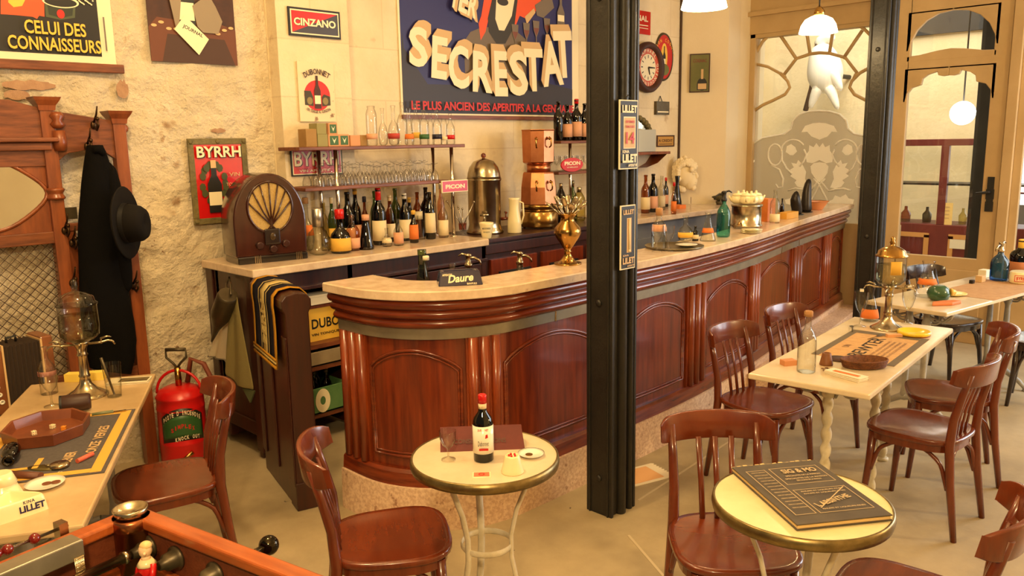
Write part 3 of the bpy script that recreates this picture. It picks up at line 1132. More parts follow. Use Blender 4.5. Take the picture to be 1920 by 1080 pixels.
# partition from the back cabinet towards the room, with the bar towel on it
t = thing('bar_partition', 'low dark wooden partition with rounded top joining the back cabinet', 'partition', (1.90, 3.325, 0), math.radians(-14.5))
b = MB()
prof = [(-0.055, 0.0), (0.055, 0.0), (0.055, 0.97), (0.07, 1.0), (0.07, 1.035), (0.05, 1.06), (0.0, 1.07), (-0.05, 1.06), (-0.07, 1.035), (-0.07, 1.0), (-0.055, 0.97)]
M0 = b.M
b.M = frame((0, 0.0, 0), (-1, 0, 0), (0, 0, 1)) @ Matrix.Identity(4)
b.prism(prof, 0.0, 0.625)
b.M = M0
b.b2((-0.062, -0.01, 0), (0.062, 0.10, 0.14))
b.b2((-0.064, 0.0, 0.12), (-0.055, 0.08, 0.86))
b.b2((-0.064, 0.30, 0.12), (-0.055, 0.36, 0.86))
b.b2((-0.064, 0.55, 0.12), (-0.055, 0.62, 0.86))
b.build('body', MAHOG_D, t, 0.005)
TOWEL_N = mat('navy_towel', S(34, 32, 44), 0.95, bump=0.5, bscale=300, spec=0.1)
TOWEL_Y = mat('mustard_towel', S(196, 142, 46), 0.95, bump=0.5, bscale=300, spec=0.1)
TOWEL_C = mat('cream_towel', S(206, 184, 120), 0.95, bump=0.5, bscale=300, spec=0.1)
tw = thing('bar_towel', 'navy and mustard striped bar towel with lettering draped over the partition', 'towel', (1.90, 3.325, 0.07), math.radians(-14.5))
path = [(-0.085, 0.62), (-0.082, 0.70), (-0.079, 0.80), (-0.080, 0.88), (-0.084, 0.93), (-0.080, 0.975), (-0.055, 1.003), (0.0, 1.012), (0.05, 1.003), (0.078, 0.975), (0.083, 0.93), (0.074, 0.88), (0.068, 0.80)]
cols = [(0.10, 1), (0.135, 0), (0.225, 2), (0.240, 0), (0.262, 2), (0.345, 0), (0.37, 2), (0.385, 0), (0.50, 1), (0.54, 1)]
b = MB()
for (y0, m), (y1, _) in zip(cols, cols[1:]):
    rows = [[(x, y0, z), (x, (y0 + y1) / 2, z), (x, y1, z)] for x, z in path]
    b.strip(rows, 0 if m == 0 else m)
for z0, z1, m in ((0.62, 0.635, 1), (0.645, 0.655, 2), (0.66, 0.672, 1)):
    b.strip([[(-0.0895, 0.10, z0), (-0.0895, 0.54, z0)], [(-0.0895, 0.10, z1), (-0.0895, 0.54, z1)]], m)
b.build('cloth', [TOWEL_N, TOWEL_Y, TOWEL_C], tw, 0, 2, 0, 0.005)
a = Art(frame((-0.0885, 0.335, 0.705), (0, 0, 1), (0, 1, 0)))
a.M = frame((-0.086, 0.268, 0.71), (0, 0, 1), (0, 1, 0))
a.text('PERN', 0, 0, 0.22, 0.068, 0, 0.03)
a.M = a.M @ Matrix.Identity(4)
a.build('lettering', TOWEL_C, tw, 0, 2, 0, 0.004)

# tin funnel and cloths on the cabinet end
XE = 2.036
def E_(px, py, x=XE):
    p = pt(px, py, 'x', x)
    return Vector((x, p.y, p.z))
t = thing('tin_funnel', 'dull tin funnel hanging by a ring on the end of the back cabinet', 'funnel', E_(425, 545, 1.95))
b = MB()
q = t.location
tip = E_(397, 640, 1.95) - q
top = E_(428, 552, 1.95) - q
mid = E_(412, 590, 1.95) - q
axis = (mid - top)
def along(k):
    return top.lerp(tip, k)
b.tube([along(0.0), along(0.05), along(0.40), along(0.44), along(0.70), along(1.0)], [0.050, 0.056, 0.058, 0.056, 0.022, 0.006], 16)
b.build('cone', TIN, t)
b = MB()
hook = E_(430, 520, 2.03) - q
b.tube([top + Vector((0, -0.03, 0.0)), top.lerp(hook, 0.6) + Vector((0, -0.02, 0)), hook, top.lerp(hook, 0.6) + Vector((0, 0.03, 0)), top + Vector((0, 0.03, 0))], 0.006, 6)
b.build('ring', TIN, t)
def hanging(name, label, m, top, bot, x, folds, hem=None):
    """cloth between a short top edge and a long bottom edge given at photo pixels on the plane x"""
    t = thing(name, label, 'cloth')
    A, B = [E_(*p, x) for p in top]
    Cc = [E_(*p, x) for p in bot]
    b = MB()
    rows = []
    n = 16
    for j in range(13):
        v = j / 12
        r = []
        for i in range(n + 1):
            u = i / n
            T = A.lerp(B, u)
            k = u * (len(Cc) - 1)
            ki = min(int(k), len(Cc) - 2)
            Bm = Cc[ki].lerp(Cc[ki + 1], k - ki)
            p = T.lerp(Bm, v)
            p.x -= 0.004 + 0.016 * v ** 0.5 * (1 + math.sin(u * folds * 2 * PI + 1.5 * v)) / 2
            r.append(p)
        rows.append(r)
    b.strip(rows)
    b.build('cloth', m, t, 0, 2, 1, 0.004)
    if hem:
        b = MB()
        b.tube([p + Vector((-0.002, 0, 0.004)) for p in rows[-1]], 0.005, 5)
        b.build('hem', hem, t)
    return t
LINEN = mat('white_linen', S(226, 214, 184), 0.95, spec=0.1, bump=0.2, bscale=200)
OLIVE = mat('olive_linen', S(140, 128, 82), 0.95, spec=0.1, bump=0.3, bscale=200)
hanging('dish_cloth', 'white dish cloth hanging behind the tin funnel', LINEN, [(424, 560), (436, 560)], [(397, 668), (412, 672), (432, 678)], 2.02, 2.0, mat('grey_hem', S(120, 112, 96), 0.9))
hanging('dish_cloth', 'olive dish cloth with a green corner hanging at the cabinet end', OLIVE, [(433, 560), (446, 556)], [(428, 700), (448, 722), (478, 732)], 1.99, 1.5)
b = MB()
P = [E_(455, 727, 1.99), E_(478, 733, 1.99), E_(470, 755, 1.99)]
b.add([p + Vector((-0.004, 0, 0)) for p in P] + [p + Vector((0.004, 0, 0)) for p in P], [(0, 1, 2), (5, 4, 3), (0, 3, 4, 1), (1, 4, 5, 2), (2, 5, 3, 0)])
o = b.build('green_corner', mat('green_linen', S(84, 92, 56), 0.95))
o.parent = bpy.data.objects['dish_cloth.001']

# ---------------------------------------------------------------- things in the open end of the back cabinet
def crate(name, label, loc, s, m, letter=None):
    t = thing(name, label, 'crate', loc)
    w_, d_, h_ = s
    b = MB()
    b.b2((0, 0, 0), (w_, d_, 0.012))
    b.b2((0, 0, 0), (0.014, d_, h_))
    b.b2((w_ - 0.014, 0, 0), (w_, d_, h_))
    b.b2((0, d_ - 0.014, 0), (w_, d_, h_))
    b.b2((0, 0, 0), (w_, 0.014, h_))
    b.build('body', m, t, 0.002)
    if letter:
        a = Art(frame((0, -0.001, 0), (1, 0, 0), (0, 0, 1)))
        a.ring(0.16, h_ * 0.5, 0.018, 0.050, 0, 28, 1.45)
        a.build('lettering', CREAMP, t)
    return t
crate('bottle_crate', 'green bottle crate with a large pale O on its side under the back cabinet', (pt(606, 757, 'y', 4.045).x - 0.16, 4.045, 0.181), (0.34, 0.36, 0.155), mat('green_crate', S(70, 112, 62), 0.7, c2=S(88, 128, 76), scale=7), 'O')
crate('wooden_crate', 'empty grey wooden crate on the shelf above the dark bottles', (2.20, 4.045, 0.471), (0.43, 0.32, 0.085), mat('grey_crate', S(128, 110, 80), 0.8, c2=S(146, 128, 96), scale=6))
t = thing('framed_sign', 'yellow DUBONNET panel in a wooden frame inside the open cabinet', 'sign', (2.425, 4.12, 0.602))
b = MB()
b.b2((0, 0, 0), (0.22, 0.012, 0.205))
b.build('board', YELLP, t)
b = MB()
for q in (((-0.025, -0.008, -0.0), (0.0, 0.016, 0.205)), ((0.22, -0.008, -0.0), (0.225, 0.016, 0.205)), ((-0.025, -0.008, 0.20), (0.225, 0.016, 0.225))):
    b.b2(*q)
b.build('frame', OAK, t)
a = Art(frame((0, -0.001, 0), (1, 0, 0), (0, 0, 1)))
a.text('DUBO', 0.02, 0.075, 0.19, 0.06, 0, 0.02)
a.text('VIN TONIQUE', 0.015, 0.03, 0.19, 0.018, 0, 0.02)
a.build('lettering', BLACK, t)
b = MB()
b.b2((0, 0, 0), (0.24, 0.10, 0.055))
b.b2((-0.004, -0.004, 0.045), (0.244, 0.104, 0.058))
o = b.build('cream_box', PAPER, None, 0.002)
tag(o, 'flat cream cardboard box lying on the wooden frame of the yellow sign', 'box', loc=(2.39, 4.08, 0.8285))
# ---------------------------------------------------------------- signs and posters on the walls
PY = WALL_Y - 0.115                    # face of the pilaster
def wp(px, py, y=WALL_Y):
    p = pt(px, py, 'y', y)
    return (p.x, p.z)
def panel(name, label, cat, x0, z0, x1, z1, y, m, thick=0.008, rim=None, rim_w=0.012, group=None):
    """a flat sign hanging at y; returns (thing, print layer in metres from its lower left, width, height)"""
    t = thing(name, label, cat, (x0, y, z0), 0, group)
    w_, h_ = x1 - x0, z1 - z0
    b = MB()
    b.b2((0, -thick, 0), (w_, 0.0005, h_))
    b.build('board', m, t)
    if rim:
        b = MB()
        r = rim_w
        for q in (((-r, -thick - 0.006, -r), (w_ + r, 0, 0.004)), ((-r, -thick - 0.006, h_ - 0.004), (w_ + r, 0, h_ + r)),
                  ((-r, -thick - 0.006, 0.004), (0.004, 0, h_ - 0.004)), ((w_ - 0.004, -thick - 0.006, 0.004), (w_ + r, 0, h_ - 0.004))):
            b.b2(*q)
        b.build('frame', rim, t, 0.002)
    return t, frame((0, -thick - 0.0005, 0), (1, 0, 0), (0, 0, 1)), w_, h_

# poster with the two lines of yellow writing
x1, z0 = wp(217, 122)
x0 = 0.72
t, M, w_, h_ = panel('poster', 'large dark poster with yellow CELUI DES CONNAISSEURS lettering above the hall stand', 'poster', x0, z0, x1, 3.35, WALL_Y - 0.008, CREAMP, 0.003)
def lp(px, py):
    q = wp(px, py)
    return (q[0] - x0, q[1] - z0)
a = Art(M)
dk = lp(190, 107)
dt = lp(186, 0)
a.rect(0.03, dk[1], dk[0], h_ - 0.05, 0)
a.poly([lp(0, 27), lp(30, 29), lp(60, 32), lp(68, 36), lp(72, 30), lp(82, 32), lp(80, -60), lp(0, -60)], 1)
a.poly([lp(14, 5), lp(24, 14), lp(40, 12), lp(46, 0), lp(40, -20), lp(14, -20)], 2)
a.poly([lp(82, 2), lp(140, 2), lp(139, 34), lp(112, 38), lp(84, 32)], 3)
a.poly([lp(86, 3), lp(136, 5), lp(134, 30), lp(112, 34), lp(90, 28)], 4)
a.ell(*lp(112, 4), 0.085, 0.030, 5)
a.ell(*lp(112, 5), 0.075, 0.022, 0)
a.ell(*lp(112, 27), 0.018, 0.022, 6)
for k in range(12):
    a.ell(*lp(146 + (k * 7) % 26, 2 + (k * 5) % 9), 0.004, 0.004, 5, 8)
a.rect(dk[0] + 0.018, dk[1] + 0.03, dk[0] + 0.026, dk[1] + 0.20, 7)
a.build('picture', [BLACK, ORANGEP, YELLP, mat('dull_green_print', S(70, 80, 56), 0.5), mat('dark_green_print', S(36, 46, 34), 0.5), CREAMP, REDP, GREYP], t)
a = Art(M)
a.k = 32
A_, B_ = lp(44, 66), lp(158, 66)
a.text('CELUI DES', A_[0], lp(100, 67)[1], B_[0] - A_[0], lp(100, 44)[1] - lp(100, 69)[1], 0, 0.02)
A_, B_ = lp(13, 94), lp(186, 94)
a.text('CONNAISSEURS', A_[0], lp(100, 97)[1], B_[0] - A_[0], lp(100, 74)[1] - lp(100, 99)[1], 0, 0.02)
a.build('lettering', YELLP, t)
b = MB()
b.b2((0.0, -0.028, -0.045), (w_ + 0.03, 0.0, 0.0))
b.build('batten', OAK_H, t, 0.004)

# still life with the bottle
(xa, za), (xb, zb) = wp(283, 117), wp(444, 121)
x0, z0 = xa, (za + zb) / 2
t, M, w_, h_ = panel('painting', 'brown still life poster of champagne bottle and decanter on tablecloth', 'poster', x0, z0, xb, z0 + 0.86, WALL_Y - 0.006, BROWNP, 0.004)
a = Art(M)
a.poly([(0, 0), (w_, 0), (w_, 0.20), (w_ * 0.75, 0.235), (w_ * 0.4, 0.225), (w_ * 0.1, 0.235), (0, 0.18)], 1)
a.poly([(0.06, 0), (w_ * 0.97, 0), (w_ * 0.86, 0.14), (0.10, 0.15)], 2)
for k in range(12):
    a.ell(0.03 + w_ * k / 12.5, 0.19 + 0.02 * math.sin(k * 1.9), 0.016, 0.008, 3, 10)
bx = w_ * 0.42
a.poly([(bx - 0.052, 0.19), (bx + 0.052, 0.19), (bx + 0.052, 0.36), (bx + 0.03, 0.42), (bx + 0.018, 0.46), (bx + 0.018, 0.60), (bx - 0.018, 0.60), (bx - 0.018, 0.46), (bx - 0.03, 0.42), (bx - 0.052, 0.36)], 4)
a.rect(bx - 0.048, 0.23, bx + 0.048, 0.325, 5)
a.rect(bx - 0.020, 0.45, bx + 0.020, 0.61, 6)
a.ell(bx, 0.385, 0.016, 0.016, 6)
gx = w_ * 0.31
a.poly([(gx - 0.008, 0.18), (gx + 0.008, 0.18), (gx + 0.035, 0.35), (gx - 0.035, 0.35)], 7)
cx = w_ * 0.66
a.poly([(cx - 0.03, 0.17), (cx + 0.06, 0.17), (cx + 0.09, 0.24), (cx + 0.055, 0.32), (cx + 0.025, 0.37), (cx + 0.025, 0.47), (cx + 0.0, 0.47), (cx + 0.0, 0.37), (cx - 0.08, 0.31), (cx - 0.06, 0.20)], 7)
a.ell(cx + 0.012, 0.52, 0.016, 0.05, 7)
a.poly([(w_ * 0.27, 0.175), (w_ * 0.40, 0.255), (w_ * 0.66, 0.135), (w_ * 0.53, 0.045)], 5)
a.text('JOURNAL', w_ * 0.36, 0.185, 0.12, 0.025, 4, 0.02, -0.42)
a.build('picture', [BROWNP, mat('rust_cloth_print', S(104, 56, 32), 0.6), mat('dark_cloth_print', S(70, 42, 28), 0.6), TANP, mat('bottle_green_print', S(22, 26, 20), 0.5), CREAMP, mat('gold_foil_print', S(196, 172, 120), 0.5), mat('glass_grey_print', S(140, 124, 100), 0.5)], t)

# framed tin sign by the radio
def gilt(t, w_, h_, r, m, th=0.014):
    b = MB()
    for q in (((-r, -th, -r), (w_ + r, 0, 0)), ((-r, -th, h_), (w_ + r, 0, h_ + r)), ((-r, -th, 0), (0, 0, h_)), ((w_, -th, 0), (w_ + r, 0, h_))):
        b.b2(*q)
    for x, z in ((-r / 2, -r / 2), (w_ + r / 2, -r / 2), (-r / 2, h_ + r / 2), (w_ + r / 2, h_ + r / 2), (w_ / 2, h_ + r / 2), (w_ / 2, -r / 2)):
        b.ball((x, -th, z), r * 0.42, 0, 10, (1, 0.5, 1))
    b.build('frame', m, t, 0.003)
def bottle_print(a, x, z, w_, h_, glass_m, label_m, cap_m=None):
    a.poly([(x - w_ / 2, z), (x + w_ / 2, z), (x + w_ / 2, z + h_ * 0.55), (x + w_ * 0.2, z + h_ * 0.72), (x + w_ * 0.17, z + h_), (x - w_ * 0.17, z + h_), (x - w_ * 0.2, z + h_ * 0.72), (x - w_ / 2, z + h_ * 0.55)], glass_m)
    a.rect(x - w_ * 0.46, z + h_ * 0.14, x + w_ * 0.46, z + h_ * 0.40, label_m)
    if cap_m is not None:
        a.rect(x - w_ * 0.19, z + h_ * 0.86, x + w_ * 0.19, z + h_ * 1.01, cap_m)
(xa, za), (xb, zb) = wp(372, 410), wp(449, 270)
GILT = mat('old_gilt', S(126, 112, 66), 0.6, c2=S(96, 88, 52), scale=18, bump=0.4, bscale=60)
t = thing('tin_sign', 'red BYRRH tin sign in greenish gilt frame next to the radio', 'sign', (xa, WALL_Y - 0.006, za))
w_, h_ = xb - xa, zb - za
b = MB()
b.b2((0, -0.008, 0), (w_, 0.004, h_))
b.build('board', RED, t)
gilt(t, w_, h_, 0.034, GILT)
a = Art(frame((0, -0.0085, 0), (1, 0, 0), (0, 0, 1)))
for k in range(16):
    an = k * 2.4
    a.ell(w_ * 0.36 + 0.07 * math.cos(an), h_ * 0.47 + 0.11 * math.sin(an), 0.020, 0.024, 3, 7)
bottle_print(a, w_ * 0.36, 0.03, 0.085, 0.30, 1, 2, 4)
a.build('picture', [RED, BLACK, CREAMP, mat('vine_print', S(70, 74, 36), 0.6), TANP], t)
a = Art(frame((0, -0.0085, 0), (1, 0, 0), (0, 0, 1)))
a.k = 22
a.text('BYRRH', 0.014, h_ * 0.815, w_ - 0.02, h_ * 0.15, 1, 0.035)
a.text('BYRRH', 0.010, h_ * 0.825, w_ - 0.02, h_ * 0.15, 0, 0.025)
for s, z, x in (('VIN', 0.56, 0.68), ('TONIQUE', 0.42, 0.60), ('DE', 0.31, 0.74), ('APERITIF', 0.20, 0.58)):
    a.text(s, w_ * x, h_ * z, w_ * min(0.4, 0.075 * len(s)), 0.022, 2, 0.01)
a.build('lettering', [CREAMP, BLACK, TANP], t)

# CINZANO, DUBONNET and the second BYRRH on the pilaster
(xa, za), (xb, zb) = wp(541, 66, PY), wp(635, 22, PY)
zt = wp(541, 12, PY)[1]
t, M, w_, h_ = panel('enamel_sign', 'red and navy CINZANO enamel sign on the pilaster', 'sign', xa, za, xb, zt, PY - 0.002, BLACK)
a = Art(M)
a.rect(0.012, 0.012, w_ - 0.012, h_ - 0.012, 0)
a.rect(0.020, 0.020, w_ - 0.020, h_ - 0.020, 1)
a.poly([(0.02, 0.02), (w_ - 0.02, 0.02), (w_ - 0.02, h_ - 0.02)], 2)
a.build('picture', [CREAMP, RED, mat('slate_print', S(52, 48, 58), 0.4)], t)
a = Art(M)
a.k = 5
a.text('CINZANO', 0.035, h_ * 0.36, w_ - 0.07, h_ * 0.27, 1, 0.05)
a.text('CINZANO', 0.033, h_ * 0.37, w_ - 0.07, h_ * 0.27, 0, 0.035)
a.build('lettering', [CREAMP, BLACK], t)

(xa, za), (xb, zt) = wp(562, 228, PY), wp(623, 119, PY)
t, M, w_, h_ = panel('tin_sign', 'worn cream DUBONNET tin sign with bottle and cats in a red disc', 'sign', xa, za, xb, zt, PY - 0.002,
                     mat('worn_cream_tin', S(226, 210, 172), 0.6, spots=[(S(140, 112, 84), 14, 0.62, 0.68)]))
a = Art(M)
cx, cz, r = w_ * 0.5, h_ * 0.44, w_ * 0.36
a.ell(cx, cz, r, r, 0)
for s in (-1, 1):
    a.poly([(cx + s * 0.03, cz - r * 0.7), (cx + s * r * 0.98, cz - r * 0.62), (cx + s * r * 0.98, cz + (0.3 if s < 0 else -0.05) * r), (cx + s * r * 0.5, cz + (0.3 if s < 0 else 0.1) * r), (cx + s * 0.03, cz - r * 0.1)], 1)
    a.ell(cx + s * r * 0.6, cz - r * 0.35, r * 0.22, r * 0.25, 2, 12)
bottle_print(a, cx, cz - r * 0.85, r * 0.5, r * 2.15, 3, 4)
a.build('picture', [REDP, mat('cat_print', S(64, 56, 34), 0.6), mat('cat_pale_print', S(138, 122, 70), 0.6), BROWNP, CREAMP], t)
a = Art(M)
a.k = 12
a.arc('DUBONNET', cx, h_ * 0.40, h_ * 0.40, h_ * 0.09, 0, 125, 55, 0.02, 1.0, w_ * 0.088)
a.arc('VIN TONIQUE AU QUINQUINA', cx, h_ * 0.70, h_ * 0.56, h_ * 0.05, 0, 244, 296, 0.02, 1.0, w_ * 0.032)
a.build('lettering', BROWNP, t)

(xa, za), (xb, zt) = wp(546, 331, PY), wp(639, 277, PY)
t, M, w_, h_ = panel('enamel_sign', 'red BYRRH enamel sign behind the poles of the glass shelves', 'sign', xa, za, xb, zt, PY - 0.002, BLACK)
a = Art(M)
a.rect(0.008, 0.008, w_ - 0.008, h_ - 0.008, 0)
a.rect(0.014, 0.014, w_ - 0.014, h_ - 0.014, 1)
a.build('picture', [CREAMP, RED], t)
a = Art(M)
a.k = 4
a.text('BYRRH', 0.024, h_ * 0.34, w_ - 0.05, h_ * 0.52, 1, 0.03)
a.text('BYRRH', 0.020, h_ * 0.36, w_ - 0.05, h_ * 0.52, 0, 0.02)
a.text('VIN APERITIF', 0.05, h_ * 0.14, w_ * 0.6, h_ * 0.09, 0, 0.02)
a.build('lettering', [CREAMP, BLACK], t)

# the big SECRESTAT poster
(xa, za), (xb, zb) = wp(754, 212), wp(1083, 214)
x0, z0 = xa - 0.012, min(za, zb) - 0.01
t, M, w_, h_ = panel('poster', 'huge blue SECRESTAT poster with red coated waiter above the bar shelves', 'poster', x0, z0, xb, z0 + 1.35, WALL_Y - 0.008, CREAMP, 0.003)
def lq(px, py):
    q = wp(px, py)
    return (q[0] - x0, q[1] - z0)
a = Art(M)
iw = lq(1071, 212)[0]
a.rect(0.016, 0.012, iw, h_ - 0.02, 0)
a.poly([(0.016, 0.012), (iw, 0.012), lq(1071, 168), lq(1000, 150), lq(880, 160), lq(800, 158), lq(755, 90), lq(752, 60), (0.016, 0.4)], 1)
a.poly([lq(868, 78), lq(880, 60), lq(900, 52), lq(935, 50), lq(960, 54), lq(985, 75), lq(985, 150), lq(870, 150)], 2)
a.poly([lq(905, 0), lq(922, 0), lq(915, 30), lq(908, 60), lq(899, 76), lq(895, 44), lq(900, 30)], 3)
a.poly([lq(960, 0), lq(1028, -30), lq(1000, 25), lq(985, 36), lq(972, 30), lq(960, 60), lq(950, 50), lq(962, 20)], 3)
a.poly([lq(920, 0), lq(968, 0), lq(962, 50), lq(945, 82), lq(928, 82), lq(914, 60), lq(912, 35)], 4)
a.poly([lq(928, 0), lq(962, 0), lq(957, 30), lq(943, 58), lq(933, 57), lq(926, 36)], 5)
a.ell(*lq(940, 4), 0.06, 0.028, 4)
a.poly([lq(1000, 10), lq(1030, -10), lq(1036, 15), lq(1016, 34), lq(1004, 30)], 6)
a.poly([lq(981, 32), lq(998, 16), lq(1001, 24), lq(985, 46)], 7)
for (px, py) in ((963, 65), (984, 62), (1002, 58), (1022, 53)):
    c = lq(px, py)
    a.poly([(c[0] - 0.038, c[1] + 0.075), (c[0] + 0.038, c[1] + 0.075), (c[0] + 0.030, c[1]), (c[0] + 0.005, c[1] - 0.05), (c[0] + 0.005, c[1] - 0.12), (c[0] - 0.005, c[1] - 0.12), (c[0] - 0.005, c[1] - 0.05), (c[0] - 0.030, c[1])], 6)
    a.poly([(c[0] - 0.030, c[1] + 0.02), (c[0] + 0.030, c[1] + 0.02), (c[0] + 0.024, c[1]), (c[0], c[1] - 0.04), (c[0] - 0.024, c[1])], 8)
c = lq(1048, 48)
a.poly([(c[0] - 0.045, c[1]), (c[0] + 0.045, c[1]), (c[0] + 0.045, c[1] + 0.10), (c[0] + 0.014, c[1] + 0.16), (c[0] + 0.014, c[1] + 0.22), (c[0] - 0.014, c[1] + 0.22), (c[0] - 0.014, c[1] + 0.16), (c[0] - 0.045, c[1] + 0.10)], 6)
a.rect(c[0] - 0.04, c[1] + 0.03, c[0] + 0.04, c[1] + 0.08, 5)
a.build('picture', [BLUEP, mat('night_print', S(44, 38, 46), 0.5), mat('taupe_shade', S(112, 98, 84), 0.6), ORANGEP, mat('charcoal_print', S(54, 50, 46), 0.6), CREAMP, GREYP, TANP, mat('wine_print', S(120, 70, 60), 0.6)], t)
a = Art(M)
a.k = 60
a.step = 0.0003
# letters following their arc: (char, px corners: lower left, lower right, height top-left)
for ch, (ax, ay), (bx_, by), (tx, ty) in (('S', (762, 124), (797, 130), (760, 48)), ('E', (803, 146), (832, 154), (801, 66)), ('C', (836, 166), (874, 168), (835, 84)),
                                         ('R', (880, 172), (917, 178), (878, 95)), ('E', (922, 181), (946, 181), (921, 96)), ('S', (950, 180), (984, 179), (950, 96)),
                                         ('T', (978, 172), (1012, 170), (978, 92)), ('A', (1012, 164), (1050, 152), (1014, 80)), ('T', (1034, 148), (1068, 141), (1034, 60))):
    A_, B_, T_ = lq(ax, ay), lq(bx_, by), lq(tx, ty)
    wd = B_[0] - A_[0]
    rot = math.atan2(B_[1] - A_[1], wd)
    h2 = T_[1] - A_[1]
    dx = 0.045 if ch in 'SEC' and ax < 860 else 0.02 if ax < 900 else -0.03
    for q in range(6, 0, -1):
        a.text(ch, A_[0] + dx * q / 6, A_[1] + 0.05 * q / 6, wd, h2, 1, 0.03, rot * 0.5)
    a.text(ch, A_[0], A_[1], wd, h2, 0, 0.03, rot * 0.5)
for i, ch in enumerate('TER'):
    A_ = lq(833 + i * 17, 12 + i * 9)
    for q in range(3, 0, -1):
        a.text(ch, A_[0] + 0.008 * q, A_[1] - 0.008 * q, 0.085, 0.17, 1, 0.03, -0.25)
    a.text(ch, A_[0], A_[1], 0.085, 0.17, 0, 0.03, -0.25)
A_, B_ = lq(763, 201), lq(1067, 208)
a.text('LE PLUS ANCIEN DES APERITIFS A LA GENTIANE', A_[0], 0.032, B_[0] - A_[0], 0.062, 2, 0.03)
a.build('lettering', [CREAMP, TANP, REDP], t)
b = MB()
b.b2((0, -0.02, -0.03), (w_, 0, -0.002))
b.build('batten', OAK_H, t)

# signs to the right of the steel post
(xa, za), (xb, zt) = wp(1150, 57), wp(1218, 23)
t, M, w_, h_ = panel('enamel_sign', 'red sign ending in NAL high beside the steel post', 'sign', xa, za, xb, zt, WALL_Y - 0.004, RED)
a = Art(M)
a.text('NATIONAL', 0.04, h_ * 0.55, w_ - 0.08, h_ * 0.25, 0, 0.03)
a.rect(0.04, h_ * 0.36, w_ - 0.04, h_ * 0.40, 0)
a.rect(0.04, h_ * 0.24, w_ - 0.04, h_ * 0.27, 0)
a.build('lettering', CREAMP, t)

cx, cz = wp(1209, 127)
R_ = wp(1209, 79)[1] - cz
t = thing('wall_clock', 'round wall clock with dark rim and red lettered ring half behind the post', 'clock', (cx, WALL_Y - 0.022, cz))
b = MB()
b.M = frame((0, 0, 0), (1, 0, 0), (0, 0, 1))
b.lathe([(R_ * 0.74, 0.02), (R_ * 0.80, 0.05), (R_ * 0.92, 0.055), (R_ * 1.0, 0.03), (R_ * 1.0, 0.0)], 40, caps=False)
b.build('case', BROWNP, t)
a = Art(frame((0, -0.015, 0), (1, 0, 0), (0, 0, 1)))
a.ell(0, 0, R_ * 0.78, R_ * 0.78, 0, 40)
a.ell(0, 0, R_ * 0.53, R_ * 0.53, 1, 40)
for h in range(12):
    an = h * PI / 6
    a.poly([(R_ * q * math.cos(an + d), R_ * q * math.sin(an + d)) for q, d in ((0.36, 0.05), (0.48, 0.05), (0.48, -0.05), (0.36, -0.05))], 2)
    a.k -= 1
a.k += 1
a.arc('ST RAPHAEL QUINQUINA', 0, 0, R_ * 0.58, R_ * 0.15, 3, 200, -130, 0.02)
a.build('dial', [mat('coral_dial', S(204, 84, 60), 0.5), CREAMP, BLACK, CREAMP], t)
for nm, an, l in (('minute_hand', 0.0, 0.42), ('hour_hand', -1.25, 0.30)):
    b = MB()
    b.tube([(0, -0.02, 0), (R_ * l * math.cos(an), -0.02, R_ * l * math.sin(an))], [0.008, 0.005], 6)
    b.build(nm, BLACK, t)

cx, cz = wp(1243, 107)
R_ = wp(1243, 61)[1] - cz
rx = R_ * 0.66
t = thing('oval_sign', 'oval red bottle sign in a dark rim overlapping the clock', 'sign', (cx, WALL_Y - 0.004, cz))
b = MB()
b.M = frame((0, 0, 0), (1, 0, 0), (0, 0, 1))
b.lathe([(R_ * 0.9, 0.012), (R_ * 0.97, 0.016), (R_, 0.0)], 40, caps=False, sx=rx / R_)
b.build('rim', TIN, t)
a = Art(frame((0, -0.010, 0), (1, 0, 0), (0, 0, 1)))
a.ell(0, 0, rx * 0.92, R_ * 0.92, 0, 36)
a.ell(0, 0.0, rx * 0.36, R_ * 0.56, 1, 28)
bottle_print(a, 0, -R_ * 0.42, rx * 0.30, R_ * 0.86, 2, 3)
a.ell(0, -R_ * 0.52, rx * 0.55, R_ * 0.24, 4, 24)
a.arc('BON COGNAC', 0, 0, R_ * 0.62, R_ * 0.14, 1, 150, 0, 0.02, 1.0, rx * 0.16)
a.build('picture', [REDP, YELLP, BLACK, CREAMP, mat('moss_print', S(110, 112, 56), 0.6)], t)

(xa, za), (xb, zt) = wp(1226, 215), wp(1250, 191)
t, M, w_, h_ = panel('wall_box', 'small dark wall box with a pale lower slot under the clock', 'box', xa, za, xb, zt, WALL_Y - 0.002, TIN, 0.03)
a = Art(M)
a.rect(0.015, 0.02, w_ - 0.015, h_ * 0.26, 0)
a.build('slot', CREAMP, t)
b = MB()
b.tube([(w_ * 0.25, -0.01, h_), (w_ * 0.4, -0.01, h_ + 0.05), (w_ * 0.55, -0.01, h_)], 0.004, 6)
b.build('wire', IRONB, t)
(xa, za), (xb, zt) = wp(1231, 274), wp(1262, 255)
t, M, w_, h_ = panel('plaque', 'small yellow lettered plaque beneath the dark wall box', 'plaque', xa, za, xb, zt, WALL_Y - 0.002, mat('ochre_plaque', S(186, 140, 66), 0.6), 0.006, BROWNP, 0.008)
a = Art(M)
a.text('A CREDIT', 0.02, h_ * 0.4, w_ - 0.04, h_ * 0.28, 0, 0.02)
a.rect(0.03, h_ * 0.16, w_ - 0.03, h_ * 0.22, 0)
a.build('lettering', BROWNP, t)

